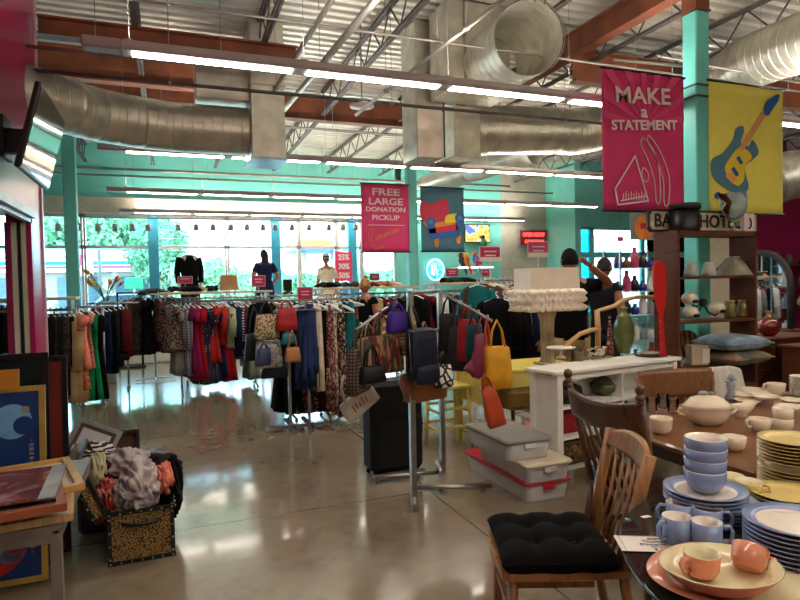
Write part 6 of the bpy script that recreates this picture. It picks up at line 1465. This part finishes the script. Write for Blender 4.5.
# trunks
LEO=mat('leopard_print_cloth',(176,138,78),.7,pat='leopard',sc=85,c2=(40,28,18),c3=(150,112,58)); BTR=mat('black_trunk_trim',(22,20,20),.45)
def trunk(label,loc,rz,w,l,h,lid_ang,hinge='left'):
    t_=thing('leopard_trunk',label,'trunk',loc,rz); g=MB()
    th=.012
    g.box((0,0,th/2),(w,l,th)); 
    for s in(-1,1): g.box((s*(w/2-th/2),0,h/2),(th,l,h)); g.box((0,s*(l/2-th/2),h/2),(w-2*th,th,h))
    g.build('body',LEO,t_); g=MB(); e=.022
    for s in(-1,1):
        for q in(-1,1): g.box((s*(w/2-e/2+.003),q*(l/2-e/2+.003),h/2),(e,e,h+.004)); 
        for z in(e/2,h-e/2): g.box((s*(w/2-.004),0,z),(.02,l+.008,e)); g.box((0,s*(l/2-.004),z),(w+.008,.02,e))
    g.build('edge_trim',BTR,t_); g=MB()
    for s in(-1,1):
        for k in range(7):
            u=-1+2*k/6
            for z in(.012,h-.012): g.sph((u*(w/2-.01),s*(l/2+.009),z),.0065,6); g.sph((s*(w/2+.009),u*(l/2-.01),z),.0065,6)
        for q in(-1,1):
            for k in range(4): g.sph((q*(w/2-.008),s*(l/2+.009),h*(k+.5)/4),.0065,6)
    g.build('nail_head',STEEL,t_)
    g=MB(); g.tube([(-w*.28,-l/2-.01,h*.78),(-w*.2,-l/2-.035,h*.76),(0,-l/2-.04,h*.75),(w*.2,-l/2-.035,h*.76),(w*.28,-l/2-.01,h*.78)],.011,8); g.build('handle',BTR,t_)
    # lid
    T=Matrix.Translation((-w/2,0,h))@Matrix.Rotation(lid_ang,4,'Y') if hinge=='left' else Matrix.Translation((0,l/2,h))@Matrix.Rotation(lid_ang,4,'X')
    lw,ll=(w,l); off=(w/2,0,0) if hinge=='left' else (0,-l/2,0); lh=.08; g=MB(); g2=MB()
    g.box((off[0],off[1],lh-.006),(lw-.01,ll-.01,.012),T=T)
    for s in(-1,1): g.box((off[0]+s*(lw/2-.006),off[1],lh/2),(.012,ll-.02,lh-.01),T=T); g.box((off[0],off[1]+s*(ll/2-.006),lh/2),(lw-.02,.012,lh-.01),T=T)
    for s in(-1,1):
        for z in(.008,lh-.004): g2.box((off[0]+s*(lw/2-.002),off[1],z),(.022,ll+.004,.022),T=T); g2.box((off[0],off[1]+s*(ll/2-.002),z),(lw+.004,.022,.022),T=T)
    L_=g.build('lid',LEO,t_); g2.build('lid_trim',BTR,L_); MB().box((off[0],off[1],lh-.016),(lw-.03,ll-.03,.006),T=T).build('lid_lining',mat('brown_lining',(104,74,48),.8),L_); g=MB()
    for s in(-1,1):
        for k in range(6): g.sph(tuple(T@Vector((off[0]+(-1+2*k/5)*(lw/2-.01),off[1]+s*(ll/2+.012),lh-.004))),.0065,6)
    g.build('lid_nail',STEEL,L_)
    return t_
pa=at(109,567,z=0); pb=at(175,555,z=0); wT=(pb-pa).length; rzT=atan2(pb.y-pa.y,pb.x-pa.x); nT=Vector((-sin(rzT),cos(rzT),0)); lT=.5; cT=(pa+pb)/2+nT*lT/2
trunk('open leopard print trunk heaped with scarves in the left foreground',(cT.x,cT.y,0),rzT,wT,lT,.31,radians(-112))
pc3=at(126,448,z=.0); b3=Vector((-.2,5.05,0))
trunk('second leopard print trunk standing open behind the heaped one',(-.42,5.02,0),.1,.36,.24,.24,radians(-100),'back')
# heap of scarves
def lump(name,label,c,r,mt,seed,cat='scarf',amp=.35,rz=0,group='scarves heaped in the leopard trunk'):
    me=bmesh.new(); bmesh.ops.create_icosphere(me,subdivisions=5,radius=1.0)
    for v in me.verts:
        q=Vector((v.co.x*1.5+v.co.y*.8,v.co.y*.7-v.co.x*.3,v.co.z*1.5))+Vector((seed*3.1,seed*1.7,seed)); wv=NZ.noise(q*.9)*1.2; f=1+.10*sin(9*(v.co.x+.6*v.co.y)+wv*7+seed)-.3*abs(NZ.noise(q*1.1))+.06*sin(17*(v.co.y-.5*v.co.z)+wv*9)
        v.co=Vector((v.co.x*r[0]*f,v.co.y*r[1]*f,v.co.z*r[2]*f))
    M_=bpy.data.meshes.new(name); me.to_mesh(M_); me.free(); M_.materials.append(mt)
    for p_ in M_.polygons: p_.use_smooth=True
    o=bpy.data.objects.new(name,M_); C.objects.link(o); o.location=c; o.rotation_euler=(0,0,rz); tag(o,label,cat,group); return o
LAV=mat('lavender_print_cloth',(176,162,162),.9,pat='marble',sc=7,c2=(120,110,130),c3=(200,188,178)); 
cx3,cy3=cT.x,cT.y
lump('scarf','big lavender print scarf spilling over the front of the trunk',(cx3-.02,cy3-.02,.38),(.13,.23,.16),LAV,1)
lump('scarf','second lavender cloth bunched on top at the back of the heap',(cx3-.1,cy3+.2,.47),(.15,.13,.1),LAV,2)
lump('scarf','red patterned scarf stuffed down the left side of the trunk',(cx3-.2,cy3-.03,.32),(.08,.2,.13),mat('red_print_cloth',(150,44,44),.9,pat='floral',sc=22,c2=(60,30,34),c3=(196,120,100)),3)
lump('scarf','salmon pink cloth at the right side of the trunk',(cx3+.14,cy3+.06,.38),(.07,.13,.1),fab('salmon'),4)
lump('scarf','black cloth hanging out over the right edge of the trunk',(cx3+.19,cy3+.12,.3),(.06,.16,.19),fab('black'),5)
lump('scarf','dark olive cloth behind the salmon cloth',(cx3+.1,cy3+.24,.4),(.14,.1,.1),fab('charcoal'),6)
lump('scarf','grey cloth tucked low along the trunk front',(cx3-.08,cy3-.1,.33),(.09,.12,.12),mat('grey_print_cloth',(120,116,112),.9,var=.3),7)
lump('scarf','black and white zebra cloth at the left top of the heap',(cx3-.28,cy3+.28,.52),(.12,.1,.09),mat('zebra_cloth',(24,22,24),.9,pat='stripe',sc=14,c2=(214,208,200),stretch=(1,1,1)),8)
lump('scarf','pale green and cream cloth hanging at the hinge of the trunk lid',(cx3-.25,cy3+.15,.44),(.06,.08,.14),mat('pale_cream_cloth',(176,172,136),.9),9)
lump('scarf','tan cloth under the leaning silver frame',(cx3-.05,cy3+.4,.42),(.12,.1,.08),fab('khaki'),10,group='cloths behind the trunk')
lump('scarf','dark rose cloth beside the zebra cloth',(cx3-.18,cy3+.2,.42),(.08,.1,.1),fab('plum'),11)
tag(MB().box((0,0,.13),(.5,.5,.26),b=.02).build('storage_box',mat('dim_brown_box',(70,54,44)),None,(cx3-.15,cy3+.56,0)),'dim brown box holding cloths and the leaning silver frame behind the trunk','box')
# floor baskets under left frames
# ================================================================ PEOPLE
def skinmesh(name,verts,edges,rad,mt,parent,sub=2):
    me=bpy.data.meshes.new(name); me.from_pydata([tuple(v) for v in verts],edges,[]); me.materials.append(mt); me.update()
    o=bpy.data.objects.new(name,me); C.objects.link(o); o.parent=parent
    sk=o.modifiers.new('skin','SKIN'); sk.use_smooth_shade=True
    lay=me.skin_vertices[0] if me.skin_vertices else None
    if lay is None:
        bm=bmesh.new(); bm.from_mesh(me); bm.verts.layers.skin.verify(); bm.to_mesh(me); bm.free(); lay=me.skin_vertices[0]
    for i,r in enumerate(rad):
        lay.data[i].radius=(r,r) if not isinstance(r,tuple) else r
    lay.data[0].use_root=True
    s=o.modifiers.new('sub','SUBSURF'); s.levels=sub; s.render_levels=sub
    return o
def person(name,label,loc,rz,h,skin,hair,top,bottom,arms=None,long_hair=False,bun=False,sleeve=.5,mannequin=False,headless=False,dress=False,cat='person',head_turn=0,hat=None):
    """faces local -Y"""
    t_=thing(name,label,cat,loc,rz); k=h/1.78
    def S(x,y,z): return Vector((x*k,y*k,z*k))
    A=arms or {}
    J={'pel':S(0,0,.95),'wa':S(0,.0,1.1),'ch':S(0,.01,1.3),'nb':S(0,.02,1.46),'nk':S(0,.0,1.53),'hd':S(0,-.01,1.6)}
    for s,n in((-1,'r'),(1,'l')):
        J[n+'sh']=S(s*.18,.02,1.42); J[n+'el']=A.get(n+'el',S(s*.25,.04,1.13)) ; J[n+'wr']=A.get(n+'wr',S(s*.27,-.06,.88))
        J[n+'hp']=S(s*.09,0,.9); J[n+'kn']=S(s*.1,-.02,.5); J[n+'an']=S(s*.11,.02,.08); J[n+'to']=S(s*.12,-.14,.03)
    names=list(J); E=[('pel','wa'),('wa','ch'),('ch','nb'),('nb','nk')]+([] if headless else [('nk','hd')])
    for n in 'rl': E+=[('nb',n+'sh'),(n+'sh',n+'el'),(n+'el',n+'wr'),('pel',n+'hp'),(n+'hp',n+'kn'),(n+'kn',n+'an'),(n+'an',n+'to')]
    if headless: names=[n for n in names if n!='hd']
    Rr={'pel':.135,'wa':.12,'ch':(.15,.12),'nb':.08,'nk':.05,'hd':.055}
    for n in 'rl': Rr.update({n+'sh':.062,n+'el':.05,n+'wr':.034,n+'hp':.095,n+'kn':.06,n+'an':.04,n+'to':.035})
    sc_=lambda r,f=1.0,a=0: (r[0]*k*f+a,r[1]*k*f+a) if isinstance(r,tuple) else r*k*f+a
    skinmesh('body',[J[n] for n in names],[(names.index(a),names.index(b)) for a,b in E],[sc_(Rr[n]) for n in names],skin,t_)
    # head
    if not headless:
        c=J['hd']+S(0,-.015,.07); g=MB(); n=24; rings=[]
        for i in range(15):
            a=-pi/2+pi*(i+.3)/14.6; z=.118*k*sin(a); w=.077*k*cos(a)*(1-.18*max(0,-sin(a))); dd=.096*k*cos(a)*(1-.08*max(0,-sin(a)))
            rings.append([(w*cos(2*pi*j/n),dd*sin(2*pi*j/n),z) for j in range(n)])
        T=Matrix.Translation(c)@Matrix.Rotation(head_turn,4,'Z'); g.loft(rings,T=T)
        g.tube([(0,-.088*k,.02*k),(0,-.112*k,-.018*k),(0,-.09*k,-.03*k)],[.008*k,.014*k,.012*k],8,T=T)
        for s in(-1,1): g.tube([(s*.076*k,.01*k,.02*k),(s*.086*k,.018*k,0),(s*.078*k,.012*k,-.03*k)],[.012*k,.017*k,.01*k],6,T=T)
        hd=g.build('head',skin,t_)
        g=MB()
        for s in(-1,1): g.sph((s*.032*k,-.083*k,.012*k),(.014*k,.009*k,.008*k),8,T=T)
        g.build('eye',BLACK,hd); g=MB(); g.tube([(-.024*k,-.088*k,-.055*k),(0,-.094*k,-.054*k),(.024*k,-.088*k,-.055*k)],.006*k,6,T=T); g.build('mouth',mat('lip',(140,72,66)),hd)
        if hair:
            g=MB(); rings=[]
            for i in range(12):
                a=-.35+(pi/2+.3)*i/11.; z=.128*k*sin(a)+.004; w=.086*k*max(.05,cos(a)); dd=.106*k*max(.05,cos(a))
                r=[]
                for j in range(n):
                    th=2*pi*j/n; fr=1 if sin(th)>-.55 or a>.55 else .86
                    r.append((w*cos(th)*fr,dd*sin(th)*fr+.008*k,z))
                rings.append(r)
            g.loft(rings,T=T)
            if long_hair: g.loft([[(w_*k*cos(2*pi*j/16),y_*k+.035*k*sin(2*pi*j/16),z_*k) for j in range(16)] for z_,w_,y_ in((.06,.08,.05),(0,.088,.06),(-.1,.09,.075),(-.22,.085,.09),(-.3,.05,.095))],T=T)
            if bun: g.sph((0,.03*k,.15*k),.035*k,12,T=T)
            g.build('hair',hair,t_)
        if hat:
            g=MB(); g.lathe([(.17,.05),(.165,.06),(.09,.065),(.088,.13),(.05,.15)],28,T=T); g.build('hat',hat,t_); MB().lathe([(.0925,.066),(.0915,.092)],28,T=T).build('hat_band',BLACK,t_)
    # hands
    for n_ in 'rl':
        w=J[n_+'wr']; d=(w-J[n_+'el']).normalized(); up=Vector((0,0,1)) if abs(d.z)<.8 else Vector((0,-1,0)); side=d.cross(up).normalized(); palm=w+d*.05*k
        g=MB(); g.tube([w-d*.01,w+d*.02*k,w+d*.06*k,w+d*.085*k],[.024*k,.032*k,.038*k,.03*k],10,sc=(1,.5))
        hb_=d.cross(side)
        for f in range(4):
            o_=side*(-.027+.018*f)*k; l_=(.07,.08,.075,.06)[f]*k; b0=w+d*.08*k+o_; g.tube([b0,b0+d*l_*.5+hb_*.004,b0+d*l_*.8-hb_*.012*k,b0+d*l_-hb_*.025*k],[.0095*k,.009*k,.0085*k,.006*k],7)
        b0=w+d*.03*k-side*.03*k; g.tube([b0,b0+d*.03*k-side*.025*k,b0+d*.055*k-side*.03*k],[.013*k,.011*k,.008*k],7)
        g.build('hand',skin,t_)
    # top garment
    def oval(w_,d_,z_,y_=0): return [(w_*k*cos(2*pi*j/28),y_*k+d_*k*sin(2*pi*j/28),z_*k+.004*sin(5*2*pi*j/28)) for j in range(28)]
    g=MB(); g.loft([oval(.178,.128,.88),oval(.17,.122,.96),oval(.158,.115,1.08,.0),oval(.172,.122,1.2,.01),oval(.192,.128,1.32,.015),oval(.198,.115,1.39,.02),oval(.16,.09,1.45,.02),oval(.085,.07,1.49,.01)])
    for s,n_ in((-1,'r'),(1,'l')):
        sh=J[n_+'sh']; el=J[n_+'el']; wr=J[n_+'wr']; ins=sh+S(-s*.06,0,-.03)
        if sleeve<=1: P_=[ins,sh,sh.lerp(el,sleeve*.5),sh.lerp(el,sleeve)]; Q_=[.075,.078,.07,.068]
        else: P_=[ins,sh,sh.lerp(el,.5),el,el.lerp(wr,sleeve-1)]; Q_=[.075,.078,.068,.06,.05]
        g.tube(P_,[q_*k for q_ in Q_],14)
    g.build('shirt' if not dress else 'dress_top',top,t_)
    if dress:
        g=MB(); cloth_loft(g,fine([(1.12*k,.15*k,.13*k),(.95*k,.2*k,.17*k),(.55*k,.26*k,.24*k)]),folds=7,amp=.12); g.build('skirt',bottom,t_)
    else:
        g=MB(); g.loft([oval(.165,.118,1.0),oval(.172,.125,.92),oval(.178,.128,.84),oval(.165,.118,.78)])
        for s,n_ in((-1,'r'),(1,'l')):
            g.tube([J[n_+'hp'],J[n_+'hp'].lerp(J[n_+'kn'],.3),J[n_+'kn'],J[n_+'an']+S(0,0,.0)],[.105*k,.1*k,.08*k,.075*k],16)
        g.build('trousers',bottom,t_)
        if not mannequin:
            for s,n_ in((-1,'r'),(1,'l')):
                an=J[n_+'an']; MB().loft([[(an.x+w_*cos(2*pi*j/12)*k,an.y+y_*k+.0*j,max(.0,z_+h_*sin(2*pi*j/12))*k) for j in range(12)] for y_,w_,h_,z_ in((.08,.03,.03,.05),(.04,.042,.05,.055),(-.06,.046,.035,.038),(-.15,.045,.025,.028),(-.19,.02,.015,.02))]).build('shoe',BLACK,t_)
    return t_
HD=mat('black_hair',(10,8,8),.8,var=.2,sc=30,spec=.2); HB=mat('blond_brown_hair',(150,112,66),.6,var=.2,sc=30); HDB=mat('dark_brown_hair',(28,18,15),.7,var=.2,sc=30)
TEE=fab('black'); KH=fab('khaki')
# man: back to camera, right arm raised to his face
mp=at(570,262,Y=5.45); mh=at(570,250,Y=5.45).z
km=mh/1.78*1.0
def loc_of(p,base,rz,): 
    v=Vector((p.x-base.x,p.y-base.y,p.z)); return Matrix.Rotation(-rz,3,'Z')@v
rzm=pi-.35
base=Vector((mp.x,5.45,0))
elp=at(611,284,Y=5.3); wrp=at(590,266,Y=5.15)
arms={'rel':loc_of(elp,base,rzm),'rwr':loc_of(wrp,base,rzm)}
person('person','man in a black T-shirt and khaki trousers seen from behind, raising one hand','',0,1,SKIND,HD,TEE,KH) if 0 else None
A_={}
# raised arm must be the right-hand side seen from behind
shR=Matrix.Rotation(rzm,3,'Z')@Vector((-.18*km,.02,1.42*km)); 
side='r' if (base.x+shR.x)>base.x else 'l'
A_={side+'el':arms['rel'],side+'wr':arms['rwr']}
person('person','man in a black T-shirt and khaki trousers seen from behind with one raised hand',base,rzm,mh/1.0/1.0*1.0,SKIND,HD,TEE,KH,A_)
# woman beyond
base=at(604,300,Y=6.2); base.z=0; wh=at(604,259,Y=6.2).z
person('person','dark haired woman in a sleeveless dark top beyond the raised arm of the man',base,pi-1.2,wh,SKIN,HDB,mat('dark_tank_top',(30,30,36),.9,spec=.15),fab('charcoal'),None,bun=False,long_hair=False,sleeve=.12)
# shopper with bun
base=at(366,300,Y=9.1); base.z=0; wh=at(366,273,Y=9.1).z/1.06
person('person','shopper with a blond bun looking left over the clothes racks',base,-1.2,wh,SKIN,HB,fab('black'),fab('navy'),None,bun=True,sleeve=.2)
# mannequins on the platform
MS_=mat('mannequin_shell',(206,196,186),.4,var=.03)
base=at(190,290,Y=14.3); base.z=.64; hh=(at(190,254,Y=14.3).z-.64)/.84
person('mannequin','headless mannequin in a black jacket in the front window',base,.2,hh*.98,MS_,None,fab('black'),fab('charcoal'),{'rel':Vector((-.225,.04,1.13))*hh/1.78,'lel':Vector((.225,.04,1.13))*hh/1.78,'rwr':Vector((-.21,-.04,.88))*hh/1.78,'lwr':Vector((.21,-.04,.88))*hh/1.78},headless=True,mannequin=True,sleeve=1.8,cat='mannequin')
base=at(265,290,Y=14.3); base.z=.64; hh=(at(265,250,Y=14.3).z-.64)/1.0
person('mannequin','long haired mannequin in a navy dress with hands on hips in the window',base,pi+.2,hh,SKIND,HDB,fab('navy'),fab('navy'),{'lel':Vector((.3,.08,1.16))*hh/1.78,'lwr':Vector((.16,-.02,.98))*hh/1.78,'rel':Vector((-.3,.08,1.16))*hh/1.78,'rwr':Vector((-.16,-.02,.98))*hh/1.78},mannequin=True,long_hair=True,dress=True,cat='mannequin',sleeve=.6)
base=at(327,290,Y=14.3); base.z=.64; hh=(at(327,253,Y=14.3).z-.64)/1.04
person('mannequin','mannequin in a cream dress and straw hat before the pink poster',base,-.6,hh,SKIN,HDB,mat('cream_dress',(236,220,190),.8),mat('cream_dress',(236,220,190),.8),None,mannequin=True,dress=True,cat='mannequin',sleeve=.8,hat=mat('straw_hat',(214,190,140),.8))
# ================================================================ WORLD + LIGHT
w=bpy.data.worlds.new('overcast_sky'); SC.world=w; w.use_nodes=True; T_=w.node_tree; T_.nodes.clear()
bg=T_.nodes.new('ShaderNodeBackground'); ow=T_.nodes.new('ShaderNodeOutputWorld'); T_.links.new(bg.outputs[0],ow.inputs[0]); bg.inputs[0].default_value=(.80,.90,1.0,1); bg.inputs[1].default_value=6.5
v=SC.view_settings; SC.display_settings.display_device='sRGB'; v.view_transform='Standard'; v.look='None'; v.gamma=1; v.use_curve_mapping=False; v.exposure=1.12
bpy.context.view_layer.update()
